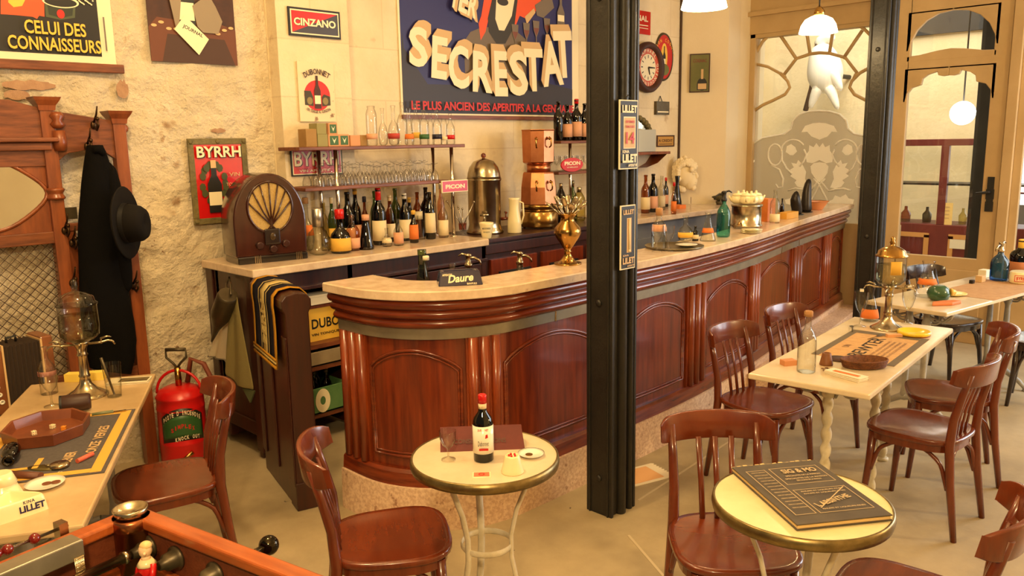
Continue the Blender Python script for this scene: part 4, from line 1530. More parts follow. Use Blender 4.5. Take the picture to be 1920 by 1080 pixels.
# arched mirror standing on a bracket shelf
xa, za = wp(1190, 286)
xb, _ = wp(1222, 290)
cx = 6.20
t = thing('bracket_shelf', 'small carved wooden bracket shelf under the arched mirror', 'shelf', (cx, WALL_Y, za - 0.02))
b = MB()
b.prism([(-0.34, 0.0), (0.36, 0.0), (0.36, -0.20), (-0.34, -0.20)], 0, 0.025)
b.strip([[(-0.30, 0, 0), (-0.30, -0.18, 0)], [(-0.2, 0, -0.08), (-0.2, -0.14, -0.08)], [(-0.08, 0, -0.12), (-0.08, -0.10, -0.12)], [(0.12, 0, -0.12), (0.12, -0.10, -0.12)], [(0.24, 0, -0.08), (0.24, -0.14, -0.08)], [(0.33, 0, 0), (0.33, -0.18, 0)]])
b.build('body', OAK, t, 0.004)
top = wp(1205, 217)[1]
t = thing('arched_mirror', 'arched mirror in a carved gilt frame standing on the bracket shelf', 'mirror', (cx - 0.05, WALL_Y - 0.03, za + 0.008))
hh = top - za
arch = [(0.28, 0), (0.28, hh * 0.5)] + [(0.28 * math.cos(a), hh * 0.5 + (hh * 0.45) * math.sin(a)) for a in [PI * k / 14 for k in range(1, 14)]] + [(-0.28, hh * 0.5), (-0.28, 0)]
b = MB()
b.M = frame((0, 0, 0), (1, 0, 0), (0, 0, 1))
b.prism(arch, 0, 0.01)
b.build('glass', MIRROR, t)
b = MB()
b.tube([(x, -0.012, z) for x, z in arch], 0.018, 8)
for k in range(2, 14, 1):
    x, z = arch[k]
    b.ball((x, -0.02, z), 0.026, 0, 8)
b.build('frame', GILT, t)
p = pt(1212, 285, 'y', WALL_Y - 0.14)
b = MB()
b.b2((-0.14, -0.05, 0), (0.14, 0.05, 0.20))
o = b.build('pale_box', mat('pale_blue_card', S(190, 190, 176), 0.7), None, 0.003)
tag(o, 'pale blue grey box on the bracket shelf before the mirror', 'box', loc=(6.22, WALL_Y - 0.12, za + 0.008))

# picture and plaster head on the splayed corner
C0, C1 = Vector((6.99, WALL_Y, 0)), Vector((7.24, 4.215, 0))
CU = (C1 - C0).normalized()
CNRM = CU.cross(Vector((0, 0, 1)))
def cpnt(px, py):
    v = VIEW @ Vector(((px - 960) / F_PX, (py - 540) / F_PX, 1))
    k = (C0 - CAM).dot(CNRM) / v.dot(CNRM)
    p = CAM + v * k
    return ((p - C0).dot(CU), p.z)
(ua, za), (ub, zt) = cpnt(1293, 173), cpnt(1331, 101)
o3 = C0 + CU * ua + CNRM * 0.004
t = thing('picture', 'small green bottle picture hanging on the splayed corner wall', 'picture', (o3.x, o3.y, za), math.atan2(CU.y, CU.x))
w_, h_ = ub - ua, zt - za
b = MB()
b.b2((0, -0.012, 0), (w_, 0, h_))
b.build('board', mat('olive_print', S(112, 106, 46), 0.5, c2=S(92, 96, 40), scale=5), t)
a = Art(frame((0, -0.0125, 0), (1, 0, 0), (0, 0, 1)))
a.ell(w_ * 0.63, h_ * 0.2, w_ * 0.26, h_ * 0.17, 0, 24)
a.rect(w_ * 0.37, h_ * 0.05, w_ * 0.89, h_ * 0.2, 0)
a.rect(w_ * 0.57, h_ * 0.34, w_ * 0.69, h_ * 0.60, 1)
a.rect(w_ * 0.42, h_ * 0.07, w_ * 0.86, h_ * 0.22, 1)
a.text('COGNAC', w_ * 0.15, h_ * 0.78, w_ * 0.7, h_ * 0.09, 2, 0.02)
a.build('picture_print', [BLACK, TANP, mat('rust_print', S(120, 56, 34), 0.5)], t)
b = MB()
for q in (((-0.004, -0.016, -0.004), (w_ + 0.004, -0.0, 0.006)), ((-0.004, -0.016, h_ - 0.006), (w_ + 0.004, 0, h_ + 0.004)), ((-0.004, -0.016, 0), (0.005, 0, h_)), ((w_ - 0.005, -0.016, 0), (w_ + 0.004, 0, h_))):
    b.b2(*q)
b.build('frame', BROWNP, t)

# plaster head in profile (relief built round a skull, neck cut off, curls on top)
ua, zc = cpnt(1290, 328)
o3 = C0 + CU * (ua - 0.02) + CNRM * 0.075
zr = cpnt(1290, 290)[1] - zc
t = thing('plaster_head', 'cream plaster head with curly hair hanging on the splayed corner wall', 'sculpture', (o3.x, o3.y, zc), math.atan2(CU.y, CU.x))
PLASTERW = mat('plaster_cast', S(236, 218, 178), 0.8, bump=0.1, bscale=40)
s_ = zr / 0.22 * 0.82
b = MB()
b.M = Matrix.Scale(s_, 4)
b.ball((0.0, -0.06, 0.02), 0.15, 0, 18, (0.95, 0.75, 1.15))
b.ball((0.06, -0.07, -0.06), 0.105, 0, 16, (0.9, 0.75, 1.25))
b.tube([(0.11, -0.10, 0.05), (0.155, -0.10, -0.015), (0.125, -0.10, -0.045)], [0.02, 0.03, 0.016], 8)
b.ball((0.115, -0.11, -0.085), 0.022, 0, 8, (1.2, 1, 0.5))
b.ball((0.113, -0.11, -0.108), 0.022, 0, 8, (1.1, 1, 0.5))
b.ball((0.10, -0.09, -0.16), 0.04, 0, 10)
b.ball((0.09, -0.14, 0.025), 0.02, 0, 8, (1.2, 0.7, 0.8))
b.ball((0.10, -0.13, 0.055), 0.03, 0, 8, (1.2, 0.8, 0.4))
b.tube([(-0.04, -0.05, -0.12), (-0.07, -0.05, -0.24)], [0.085, 0.07], 12)
b.build('face', PLASTERW, t, 0, 2, 1)
b = MB()
b.M = Matrix.Scale(s_, 4)
for k in range(60):
    an = 0.3 + 3.6 * ((k * 0.618) % 1)
    q = 0.55 + 0.45 * ((k * 0.37) % 1)
    b.ball((-0.01 + 0.155 * math.cos(an) * q, -0.07 - 0.10 * (1 - q * q * 0.9) - 0.03, 0.045 + 0.19 * math.sin(an) * q), 0.034, 0, 8)
b.build('hair', PLASTERW, t)

# stains where plaster has flaked off the left wall
FLAKE = mat('bare_patch', S(176, 142, 112), 0.95, c2=S(160, 124, 98), scale=20, bump=0.5, bscale=30)
b = MB()
for k, (px, py, w1, h1) in enumerate(((52, 160, 46, 9), (228, 168, 12, 18), (408, 245, 17, 5), (30, 178, 22, 9))):
    c = wp(px, py)
    sc = 4.6 / 1512 * 1.15
    pts = [(c[0] + w1 * sc * math.cos(2 * PI * i / 22) * (0.75 + 0.35 * mnoise.noise((k * 5 + i * 0.9, 1.0, 0.0))), c[1] + h1 * sc * math.sin(2 * PI * i / 22) * (0.75 + 0.35 * mnoise.noise((k * 5 + i * 0.9, 7.0, 0.0)))) for i in range(22)]
    b.add([(x, WALL_Y - 0.012, z) for x, z in pts], [tuple(range(22))])
struct(b.build('trim_4', FLAKE))

# ---------------------------------------------------------------- enamel signs on the steel post
y_ = 2.175 - 0.018
def on_post(px, py):
    p = pt(px, py, 'y', y_)
    return (p.x, p.z)
(xa, za), (xb, zt) = on_post(1161, 318), on_post(1196, 188)
t, M, w_, h_ = panel('calendar_sign', 'navy LILLET calendar sign showing 14 high on the steel post', 'sign', xa, za, xb, zt, y_ + 0.004, CREAMP, 0.005)
a = Art(M)
e = 0.005
a.rect(e, e, w_ - e, h_ - e, 0)
a.rect(w_ * 0.2, h_ * 0.30, w_ * 0.86, h_ * 0.76, 1)
a.rect(w_ * 0.24, h_ * 0.31, w_ * 0.82, h_ * 0.745, 3)
a.build('picture', [BLACK, CREAMP, REDP, TANP], t)
a = Art(M)
a.k = 6
a.text('LILLET', w_ * 0.1, h_ * 0.815, w_ * 0.8, h_ * 0.11, 0, 0.05)
a.text('SEPTEMBRE', w_ * 0.29, h_ * 0.67, w_ * 0.48, h_ * 0.035, 1, 0.03)
a.text('DIMANCHE', w_ * 0.29, h_ * 0.60, w_ * 0.48, h_ * 0.035, 1, 0.03)
a.text('14', w_ * 0.30, h_ * 0.37, w_ * 0.46, h_ * 0.17, 1, 0.02)
a.text('KINA', w_ * 0.1, h_ * 0.235, w_ * 0.36, h_ * 0.045, 0, 0.03)
a.text('LILET', w_ * 0.1, h_ * 0.095, w_ * 0.8, h_ * 0.125, 0, 0.05)
a.text('APERITIF', w_ * 0.4, h_ * 0.035, w_ * 0.5, h_ * 0.04, 0, 0.03)
a.build('lettering', [CREAMP, REDP], t)
b = MB()
b.tube([(w_ * 0.35, -0.003, h_), (w_ * 0.5, 0.0, h_ + 0.022), (w_ * 0.65, -0.003, h_)], 0.0015, 5)
b.build('hanging_wire', IRONB, t)
(xa, za), (xb, zt) = on_post(1163, 507), on_post(1191, 383)
t, M, w_, h_ = panel('thermometer_sign', 'narrow navy LILLET thermometer sign lower on the steel post', 'sign', xa, za, xb, zt, y_ + 0.004, CREAMP, 0.005)
a = Art(M)
a.rect(e, e, w_ - e, h_ - e, 0)
a.rect(w_ * 0.40, h_ * 0.26, w_ * 0.72, h_ * 0.80, 1)
a.build('picture', [BLACK, TANP], t)
b = MB()
b.tube([(w_ * 0.56, -0.009, h_ * 0.29), (w_ * 0.56, -0.009, h_ * 0.79)], 0.004, 8)
b.ball((w_ * 0.56, -0.009, h_ * 0.29), 0.006)
b.build('thermometer_tube', CREAMP, t)
a = Art(M)
a.k = 4
a.text('LILLET', w_ * 0.14, h_ * 0.855, w_ * 0.72, h_ * 0.075, 0, 0.05)
a.text('KINA', w_ * 0.12, h_ * 0.205, w_ * 0.4, h_ * 0.03, 0, 0.03)
a.text('LILET', w_ * 0.1, h_ * 0.085, w_ * 0.8, h_ * 0.10, 0, 0.05)
a.text('APERITIF', w_ * 0.4, h_ * 0.035, w_ * 0.5, h_ * 0.03, 0, 0.03)
a.build('lettering', TANP, t)

# pendant lamps over the bar
OPAL = mat('lit_opal_glass', S(255, 240, 200), 0.4, emis=((1, 0.86, 0.55, 1), 9))
for (px, py, dep, label) in ((1320, 16, 4.85, 'glowing white glass pendant lamp hanging before the splayed corner'), (1534, 62, 6.1, 'glowing white glass pendant lamp hanging before the arched screen')):
    v = (VIEW @ Vector(((px - 960) / F_PX, (py - 540) / F_PX, 1))).normalized()
    p = CAM + v * dep
    t = thing('pendant_lamp', label, 'lamp', p)
    b = MB()
    b.lathe([(0.125, 0.0), (0.122, 0.012), (0.112, 0.05), (0.088, 0.088), (0.05, 0.108), (0.035, 0.112)], 24, caps=False)
    b.build('lamp_shade', OPAL, t, 0, 2, 0, 0.003)
    b = MB()
    b.lathe([(0.036, 0.108), (0.038, 0.14), (0.02, 0.165), (0.008, 0.175)], 14)
    b.build('fitting', BRASS, t)
    b = MB()
    b.tube([(0, 0, 0.17), (0, 0, 1.35)], 0.005, 6)
    b.build('cord', IRONB, t)
    lamp('pendant_bulb', 'POINT', (p.x, p.y, p.z - 0.03), 13, WARM, 0.06)
# ---------------------------------------------------------------- bottles, glasses and jars
FWD = Vector((VIEW[0][2], VIEW[1][2], VIEW[2][2]))
SHAPES = {
    'wine': [(.93, 0), (1, .015), (1, .58), (.88, .655), (.45, .75), (.37, .80), (.35, .95), (.42, .955), (.42, .985), (.36, 1)],
    'liqueur': [(.93, 0), (1, .02), (1, .50), (.93, .58), (.60, .68), (.36, .74), (.32, .93), (.40, .94), (.40, 1)],
    'squat': [(.90, 0), (1, .03), (1, .36), (.86, .46), (.46, .56), (.34, .62), (.32, .92), (.40, .93), (.40, 1)],
    'sloped': [(.95, 0), (1, .02), (.96, .12), (.62, .60), (.42, .76), (.36, .92), (.44, .94), (.44, 1)],
    'round': [(.45, 0), (.80, .04), (1, .22), (.98, .34), (.75, .50), (.36, .60), (.30, .66), (.30, .92), (.42, .97), (.42, 1)],
    'carafe': [(.80, 0), (1, .04), (.98, .16), (.60, .52), (.40, .68), (.36, .82), (.52, .985), (.50, 1)],
    'jar': [(.90, 0), (1, .03), (1, .80), (.80, .90), (.70, .92), (.74, 1)],
    'square': [(1, 0), (1, .60), (.70, .70), (.40, .76), (.34, .92), (.42, .94), (.42, 1)],
    'tumbler': [(.72, 0), (.74, .08), (1, 1)],
    'siphon': [(.80, 0), (.97, .03), (1, .10), (1, .58), (.90, .70), (.55, .82), (.34, .88), (.30, 1)],
    'flask': [(.95, 0), (1, .03), (.90, .12), (.38, .66), (.30, .78), (.34, .97), (.46, 1)],
}
def depth(p):
    return (Vector(p) - CAM).dot(FWD)
def bottle(px, yb, yt, hw, shape, gm, label, cat='bottle', lab=None, cap=None, z=CZ, group=None, name='bottle', n=14, txt=None, pos=None, labz=(.14, .42), liquid=None, capz=.90, ov=None):
    """bottle seen at photo column px, standing with its foot at yb on height z and reaching up to yt"""
    p = pt(px, yb, 'z', z) if pos is None else Vector((pos[0], pos[1], z))
    d = depth(p)
    r = hw * d / F_PX
    if pos is None:
        dirv = Vector((p.x, p.y, 0)).normalized()
        p = p + dirv * r * 0.8
    h = zat(px, yt, p.x, p.y) - z if ov is None else ov
    t = thing(name, label, cat, (p.x, p.y, z + 0.0005), 0, group)
    pr = [(a * r, q * h) for a, q in SHAPES[shape]]
    b = MB()
    ns, ph = (4, PI / 4) if shape == 'square' else (n, 0)
    b.lathe(pr, ns, ph=ph, smooth=shape != 'square', caps=shape not in ('tumbler', 'carafe'))
    if shape in ('tumbler', 'carafe'):
        b.lathe([(0.0001, 0.004), (pr[0][0], 0.004)], n, caps=False)
    b.build('glass_body', gm, t, 0.004 if shape == 'square' else 0)
    def rad(q):
        for (a0, q0), (a1, q1) in zip(SHAPES[shape], SHAPES[shape][1:]):
            if q0 <= q <= q1:
                return (a0 + (a1 - a0) * (q - q0) / max(1e-6, q1 - q0)) * r
        return r
    back = math.atan2(-p.y, -p.x)
    if lab is not None:
        b = MB()
        rows = []
        k = 12
        for q in (labz[0], (labz[0] + labz[1]) / 2, labz[1]):
            rr = rad(q) * (1.015 if shape != 'square' else 0.99) + 0.0006
            rows.append([(rr * math.cos(back - 1.5 + 3.0 * i / k), rr * math.sin(back - 1.5 + 3.0 * i / k), q * h) for i in range(k + 1)])
        b.strip(rows)
        b.build('paper_label', lab, t, 0, 2, 0, 0.0006)
        if txt:
            rr = rad((labz[0] + labz[1]) / 2) * 1.02 + 0.0016
            u = Vector((-math.sin(back), math.cos(back), 0))
            lw = rr * 1.1
            a = Art(frame(Vector((math.cos(back), math.sin(back), 0)) * (rr + 0.001) - u * lw / 2, u, (0, 0, 1)))
            lh = (labz[1] - labz[0]) * h
            y0 = labz[0] * h
            for i, (s, m) in enumerate(txt):
                a.text(s, 0, y0 + lh * (0.72 - 0.30 * i), lw, lh * 0.2, i, 0.03)
                a.k -= 1
            a.build('lettering', [m for s, m in txt], t)
    if cap is not None:
        b = MB()
        q0 = SHAPES[shape][-2][1] if capz is None else capz
        rr = rad(0.95) * 1.12 + 0.001
        b.lathe([(rr, q0 * h), (rr, h * 1.0 + 0.002), (rr * 0.8, h * 1.0 + 0.006)], 12)
        b.build('stopper', cap, t)
    if liquid is not None:
        b = MB()
        q1 = liquid[1]
        pts = [(a * r * 0.93, max(0.004, q * h)) for a, q in SHAPES[shape] if q < q1] + [(rad(q1) * 0.93, q1 * h)]
        b.lathe(pts, n)
        b.build('liquid', liquid[0], t)
    return t

CREAML = mat('cream_label', S(226, 208, 166), 0.8)
YELL = mat('yellow_label', S(222, 176, 70), 0.8)
ORNG = mat('orange_label', S(222, 120, 50), 0.8)
PINKL = mat('pink_label', S(216, 160, 124), 0.8)
FOIL = mat('silver_foil', S(200, 196, 186), 0.3, metal=0.9)

# --- liqueur bottles on the pink worktop, front row then back row
B = bottle
B(578, 472, 372, 13, 'round', CLEAR2, 'clear ball-stoppered decanter with orange label close to the radio', lab=ORNG, cap=CORK, labz=(.30, .50))
B(599, 480, 392, 23, 'round', CLEAR2, 'big clear round decanter with foil neck beside the radio', cap=FOIL, capz=.62)
B(640, 476, 394, 19, 'squat', DARKG, 'squat black liqueur bottle with red cap and yellow label', lab=YELL, cap=RED, capz=.80, labz=(.06, .36))
B(663, 471, 402, 13, 'liqueur', ROSEG, 'ribbed clear bottle with pink label before the dark bottles', lab=PINKL, labz=(.08, .36))
B(688, 469, 404, 14, 'sloped', BROWNG, 'brown cone shaped bottle without a label on the worktop', cap=PINKL, capz=.86)
B(713, 460, 354, 13, 'wine', DARKG, 'tall dark bottle with red top and cream label', lab=CREAML, cap=RED, capz=.80, labz=(.08, .44))
B(726, 463, 428, 9, 'squat', CLEAR2, 'tiny clear bottle with cream label before the tall red topped bottle', lab=CREAML, labz=(.2, .5))
B(748, 461, 410, 9, 'liqueur', CLEAR2, 'small clear bottle with pink label next to the tiny bottle', lab=PINKL, labz=(.08, .5))
B(777, 456, 396, 8.5, 'liqueur', DARKG, 'small dark bottle with bright orange label', lab=ORNG, cap=YELL, labz=(.12, .58))
B(761, 452, 364, 11, 'wine', DARKG, 'dark bottle with white capsule and cream label', lab=CREAML, cap=WHITEC, labz=(.06, .46))
B(808, 449, 360, 9.5, 'wine', DARKG, 'dark bottle with tall cream label near the PICON sign', lab=CREAML, labz=(.14, .56))
B(832, 446, 370, 9.5, 'liqueur', CLEAR2, 'clear bottle with cream label under the PICON sign', lab=CREAML, labz=(.06, .44))
B(791, 450, 404, 8, 'tumbler', CLEAR2, 'plain clear glass standing between two dark bottles', 'glass', name='drinking_glass')
for s in ((622, 456, 372, 8, 'wine', GREENG, 'slim green bottle with yellow label behind the round decanter', YELL, CREAML, (.12, .42)),
          (607, 458, 380, 8, 'wine', PALEY, 'pale yellow bottle close behind the round decanter', None, None, None),
          (652, 448, 360, 12, 'wine', DGREEN, 'tall dark green bottle behind the squat black liqueur bottle', CREAML, None, (.10, .36)),
          (667, 436, 354, 10, 'wine', DARKG, 'tall black bottle with gilt neck behind the ribbed pink labelled one', PINKL, YELL, (.10, .36)),
          (703, 438, 358, 8.5, 'wine', GREENG, 'olive green bottle behind the brown cone bottle', None, None, None),
          (684, 448, 370, 7.5, 'liqueur', AMBER, 'amber bottle behind the brown cone bottle', PINKL, NAVYP, (.1, .4)),
          (731, 441, 368, 9, 'wine', AMBER, 'amber bottle with cream capsule behind the tiny bottle', CREAML, CREAML, (.1, .4)),
          (742, 437, 353, 10, 'wine', GREENG, 'tall green bottle near the middle of the row', None, None, None),
          (783, 436, 360, 9, 'wine', AMBER, 'amber bottle with white shoulder label in the back row', CREAML, None, (.40, .58)),
          (799, 433, 351, 10, 'wine', BROWNG, 'brown bottle in the back row behind the plain clear glass', None, None, None),
          (827, 431, 345, 7, 'wine', ROSEG, 'rose coloured bottle with silver capsule in the back row', None, FOIL, None),
          (768, 438, 372, 8, 'wine', DARKG, 'dark bottle with yellow capsule behind the small orange labelled one', ORNG, YELL, (.1, .4))):
    yq = 4.40 + (0.05 if s[1] < 440 else 0.0)
    if s[0] < 655:
        yq = 4.36
    B(s[0], s[1], s[2], s[3], s[4], s[5], s[6], lab=s[7], cap=s[8], labz=s[9] or (.1, .4), pos=(pt(s[0], 400, 'y', yq).x, yq))

# --- shelf unit on chrome tubes
SY0, SY1 = 4.24, 4.48
za1 = pt(600, 275, 'y', SY0).z
za2 = pt(600, 351, 'y', SY0).z
xl1, xr1 = pt(560, 275, 'y', SY0).x, pt(872, 267, 'y', SY0).x
xl2, xr2 = pt(572, 352, 'y', SY0).x, pt(842, 339, 'y', SY0).x
t = thing('bottle_shelf', 'two wooden shelves on chrome tubes above the pink worktop', 'shelf', (0, 0, CZ))
def shelf_board(t, x0, x1, z, y0=SY0, y1=SY1, base=CZ):
    b = MB()
    b.b2((x0, y0, z - 0.022 - base), (x1, y1, z - base))
    b.build('shelf', OAK_H, t, 0.004)
shelf_board(t, xl1, xr1, za1)
shelf_board(t, xl2, xr2, za2)
tubes = []
for px, y in ((630, SY0 + 0.035), (847, SY0 + 0.035), (598, SY1 - 0.03), (812, SY1 - 0.03)):
    x = pt(px, 310, 'y', y).x
    tubes.append((x, y))
    b = MB()
    b.tube([(x, y, 0.0), (x, y, za1 - 0.02 - CZ)], 0.0125, 12)
    b.lathe([(0.026, 0), (0.026, 0.006), (0.014, 0.012)], 12, (x, y, 0))
    b.build('chrome_tube', CHROME, t)
# second unit beyond the copper machine
zb1 = pt(1060, 264, 'y', SY0).z
zb2 = pt(1060, 322, 'y', SY0).z
xb0, xb1 = pt(1052, 264, 'y', SY0).x, pt(1175, 262, 'y', SY0).x
t = thing('bottle_shelf', 'wooden shelves on a chrome tube between copper machine and steel post', 'shelf', (0, 0, CZ - 0.01))
shelf_board(t, xb0, xb1, zb1, base=CZ - 0.01)
shelf_board(t, xb0 - 0.03, xb1, zb2, base=CZ - 0.01)
for px in (1069, 1165):
    x = pt(px, 310, 'y', SY0 + 0.03).x
    b = MB()
    b.tube([(x, SY0 + 0.03, 0.0105 if px > 1100 else 0.0), (x, SY0 + 0.03, zb1 - 0.02 - CZ + 0.01)], 0.0125, 12)
    b.build('chrome_tube', CHROME, t)
# PICON signs
p = pt(828, 362, 'y', SY0 - 0.012)
q = pt(876, 335, 'y', SY0 - 0.012)
w_ = q.x - p.x
h_ = pt(828, 339, 'y', SY0 - 0.012).z - p.z
t = thing('enamel_sign', 'small square red PICON sign hung on the shelf tube', 'sign', (p.x, SY0 - 0.006, p.z))
b = MB()
b.b2((0, -0.012, 0), (w_, 0, h_))
b.build('board', CREAMP, t, 0.002)
a = Art(frame((0, -0.0125, 0), (1, 0, 0), (0, 0, 1)))
a.rect(0.006, 0.006, w_ - 0.006, h_ - 0.006, 0)
a.text('PICON', w_ * 0.13, h_ * 0.30, w_ * 0.74, h_ * 0.36, 1, 0.05)
a.build('lettering', [RED, CREAMP], t)
b = MB()
b.b2((w_ * 0.35, 0, h_ * 0.4), (w_ * 0.45, 0.03, h_ * 0.55))
b.build('clip', IRONB, t)
p = pt(1073, 309, 'y', SY0 - 0.012)
t = thing('oval_sign', 'oval red PICON sign on the shelf edge by the copper machine', 'sign', (p.x, SY0 - 0.004, p.z))
w_, h_ = pt(1091, 309, 'y', SY0).x - p.x, p.z - pt(1073, 322, 'y', SY0).z
b = MB()
b.M = frame((0, 0, 0), (1, 0, 0), (0, 0, 1))
b.lathe([(w_, 0), (w_, 0.008), (w_ * 0.97, 0.01)], 32, sy=h_ / w_)
b.build('board', RED, t)
a = Art(frame((0, -0.0105, 0), (1, 0, 0), (0, 0, 1)))
a.text('PICON', -w_ * 0.72, -h_ * 0.05, w_ * 1.44, h_ * 0.55, 0, 0.05)
a.text('LE MEILLEUR', -w_ * 0.5, -h_ * 0.42, w_ * 1.0, h_ * 0.16, 0, 0.03)
a.build('lettering', CREAMP, t)

# --- top shelf: cartons and clear carafes
BOXM = mat('brown_card', S(150, 116, 66), 0.8, c2=S(164, 130, 78), scale=8)
SAGE = mat('sage_card', S(146, 140, 92), 0.8)
SALMON = mat('salmon_card', S(206, 150, 108), 0.8)
def carton(px, yb, wpx, hpx, m, label, z, mark=None, name='carton', yy=SY0 + 0.10, dep=0.09):
    p = pt(px, yb, 'y', yy)
    s = depth(p) / F_PX / 0.78
    w_, h_ = wpx * s, hpx * depth(p) / F_PX
    t = thing(name, label, 'box', (p.x, yy, z))
    b = MB()
    b.b2((-w_ / 2, 0, 0), (w_ / 2, dep, h_))
    b.build('box_body', m, t, 0.002)
    if mark:
        a = Art(frame((-w_ / 2, -0.0005, 0), (1, 0, 0), (0, 0, 1)))
        a.rect(w_ * 0.12, h_ * 0.12, w_ * 0.88, h_ * 0.88, 0)
        a.poly([(w_ * 0.3, h_ * 0.75), (w_ * 0.5, h_ * 0.25), (w_ * 0.72, h_ * 0.75), (w_ * 0.5, h_ * 0.5)], 1)
        a.build('printed_face', [GREENP, CREAMP], t)
    return h_
Zs = za1
carton(585, 272, 18, 33, BOXM, 'plain brown carton at the end of the top shelf', Zs)
h1 = carton(606, 272, 17, 23, SAGE, 'sage green carton next to the plain brown one on the top shelf', Zs)
h2 = carton(627, 271, 19, 22, SALMON, 'lower salmon carton with green bird panel on the top shelf', Zs, True)
carton(646, 270, 17, 22, SALMON, 'second salmon carton with green bird panel on the top shelf', Zs, True)
carton(667, 270, 17, 20, SALMON, 'plain salmon carton beside the bird cartons', Zs)
carton(605, 272, 16, 20, SAGE, 'small sage carton stacked on the sage green carton', Zs + h1)
carton(626, 270, 15, 21, SALMON, 'small bird carton stacked uppermost on the lower salmon carton', Zs + h2, True)
carton(683, 269, 12, 20, BOXM, 'narrow ochre carton before the first carafe', Zs)
yt_ = SY0 + 0.10
for k, (px, yt, hw, shape, lm, label) in enumerate((
        (698, 199, 10, 'jar', PINKL, 'tall straight clear jar with pink label next to the cartons'),
        (719, 203, 9, 'round', None, 'clear bulbous carafe with narrow neck on the top shelf'),
        (739, 198, 11, 'round', mat('red_disc_label', S(176, 60, 50), 0.7), 'clear carafe with round red and blue badge on the top shelf'),
        (755, 192, 10, 'liqueur', None, 'tallest clear bottle near the poster corner on the top shelf'),
        (768, 203, 9, 'carafe', ORNG, 'clear carafe with orange print on the top shelf'),
        (781, 194, 9, 'liqueur', YELL, 'clear bottle with yellow label on the top shelf'),
        (796, 206, 9, 'wine', GREENP, 'clear bottle with green label on the top shelf'),
        (808, 212, 7, 'wine', None, 'slim clear bottle without label on the top shelf'),
        (820, 207, 9, 'liqueur', NAVYP, 'clear bottle with dark blue label on the top shelf'),
        (845, 213, 8, 'liqueur', RED, 'last clear bottle with red label at the far end of the top shelf'),
        (833, 222, 6, 'jar', CREAML, 'small clear jar with cream label before the last bottle'))):
    p = pt(px, 266, 'y', yt_ + (0.05 if k % 2 else -0.02))
    B(px, 266, yt, hw, shape, CLEAR, label, lab=lm, z=Zs, pos=(p.x, p.y), labz=(.16, .30), name='carafe' if shape in ('round', 'carafe') else 'bottle', cat='carafe' if shape in ('round', 'carafe') else 'bottle')

# --- upturned stem glasses on the middle shelf
def stem_glass(name, label, cat, loc, h, r, m=CLEAR, upturned=False, group=None):
    t = thing(name, label, cat, loc, 0, group)
    pr = [(r * 0.85, 0.0), (r * 0.85, 0.003), (r * 0.14, 0.010), (r * 0.10, h * 0.15), (r * 0.14, h * 0.38), (r * 0.62, h * 0.50), (r * 0.95, h * 0.72), (r, h)]
    if upturned:
        pr = [(a, h - z) for a, z in pr][::-1]
    b = MB()
    b.lathe(pr, 12, caps=False)
    b.build('glass', m, t)
    return t
proto = None
X0 = xl2 + 0.13
n_ = 0
for row, (yy, k) in enumerate(((SY0 + 0.04, 18), (SY0 + 0.115, 18), (SY0 + 0.19, 17))):
    for i in range(k):
        x = X0 + (xr2 - 0.04 - X0) * (i + 0.5 * (row % 2)) / k
        if any(abs(x - tx) < 0.042 and abs(yy - ty) < 0.042 for tx, ty in tubes):
            continue
        if proto is None:
            proto = stem_glass('stem_glass', 'small clear stem glass standing upside down on the middle shelf', 'glass', (x, yy, za2), 0.125, 0.0285, CLEAR, True, 'upturned glasses on the middle shelf')
        else:
            g = dup(proto, (x, yy, za2))
            sc = 0.86 + 0.3 * random.random()
            g.scale = (1, 1, sc)
proto2 = None
for row in range(2):
    for i in range(6):
        x = xb0 + 0.07 + i * 0.072
        yy = SY0 + 0.10 + row * 0.08
        if proto2 is None:
            proto2 = stem_glass('stem_glass', 'small clear glass on the lower shelf behind the oval red sign', 'glass', (x, yy, zb2), 0.12, 0.03, CLEAR, False, 'glasses behind the oval sign')
        else:
            dup(proto2, (x, yy, zb2))
for k, (px, yt, hw, lm, cm, label) in enumerate(((1047, 190, 9, None, None, 'dark wine bottle without label at the near end of the far top shelf'), (1064, 196, 9, PINKL, None, 'dark wine bottle with pink label on the far top shelf'),
                                            (1081, 187, 10, PINKL, RED, 'dark wine bottle with pink label and red capsule on the far top shelf'), (1096, 194, 9, PINKL, None, 'dark wine bottle on the far top shelf partly hidden by the steel post'))):
    p = pt(px, 262, 'y', SY0 + 0.06)
    B(px, 262, yt, hw, 'wine', DARKG, label, lab=lm, cap=cm, z=zb1, pos=(p.x, p.y), labz=(.10, .46))

# --- coffee urn, copper machine, jug and pots on the coffee cabinet
CT = 1.09
p = pt(908, 360, 'y', 4.33)
s = depth(p) / F_PX
cx, cy = p.x, 4.33
top = zat(908, 288, cx, cy) - CT
t = thing('coffee_urn', 'nickel coffee urn with domed lid and dark knob on the cabinet', 'urn', (cx, cy, CT))
r = 31 * s
k = top / 0.50
b = MB()
b.lathe([(r * 1.12, 0.0), (r * 1.15, 0.012), (r * 1.05, 0.03), (r * 0.98, 0.06), (r * 0.98, 0.09), (r * 1.0, 0.10), (r * 1.0, 0.325 * k), (r * 1.06, 0.335 * k), (r * 1.06, 0.345 * k)], 28)
b.build('body', NICKEL, t)
b = MB()
b.lathe([(r * 1.04, 0.345 * k), (r * 1.0, 0.362 * k), (r * 0.98, 0.38 * k), (r * 0.88, 0.415 * k), (r * 0.62, 0.452 * k), (r * 0.2, 0.468 * k), (0.008, 0.472 * k)], 28)
b.build('lid', NICKEL, t)
b = MB()
b.ball((0, 0, 0.488 * k), 0.019)
b.lathe([(0.012, 0.468 * k), (0.007, 0.478 * k)], 10)
b.build('knob', MAHOG_H, t)
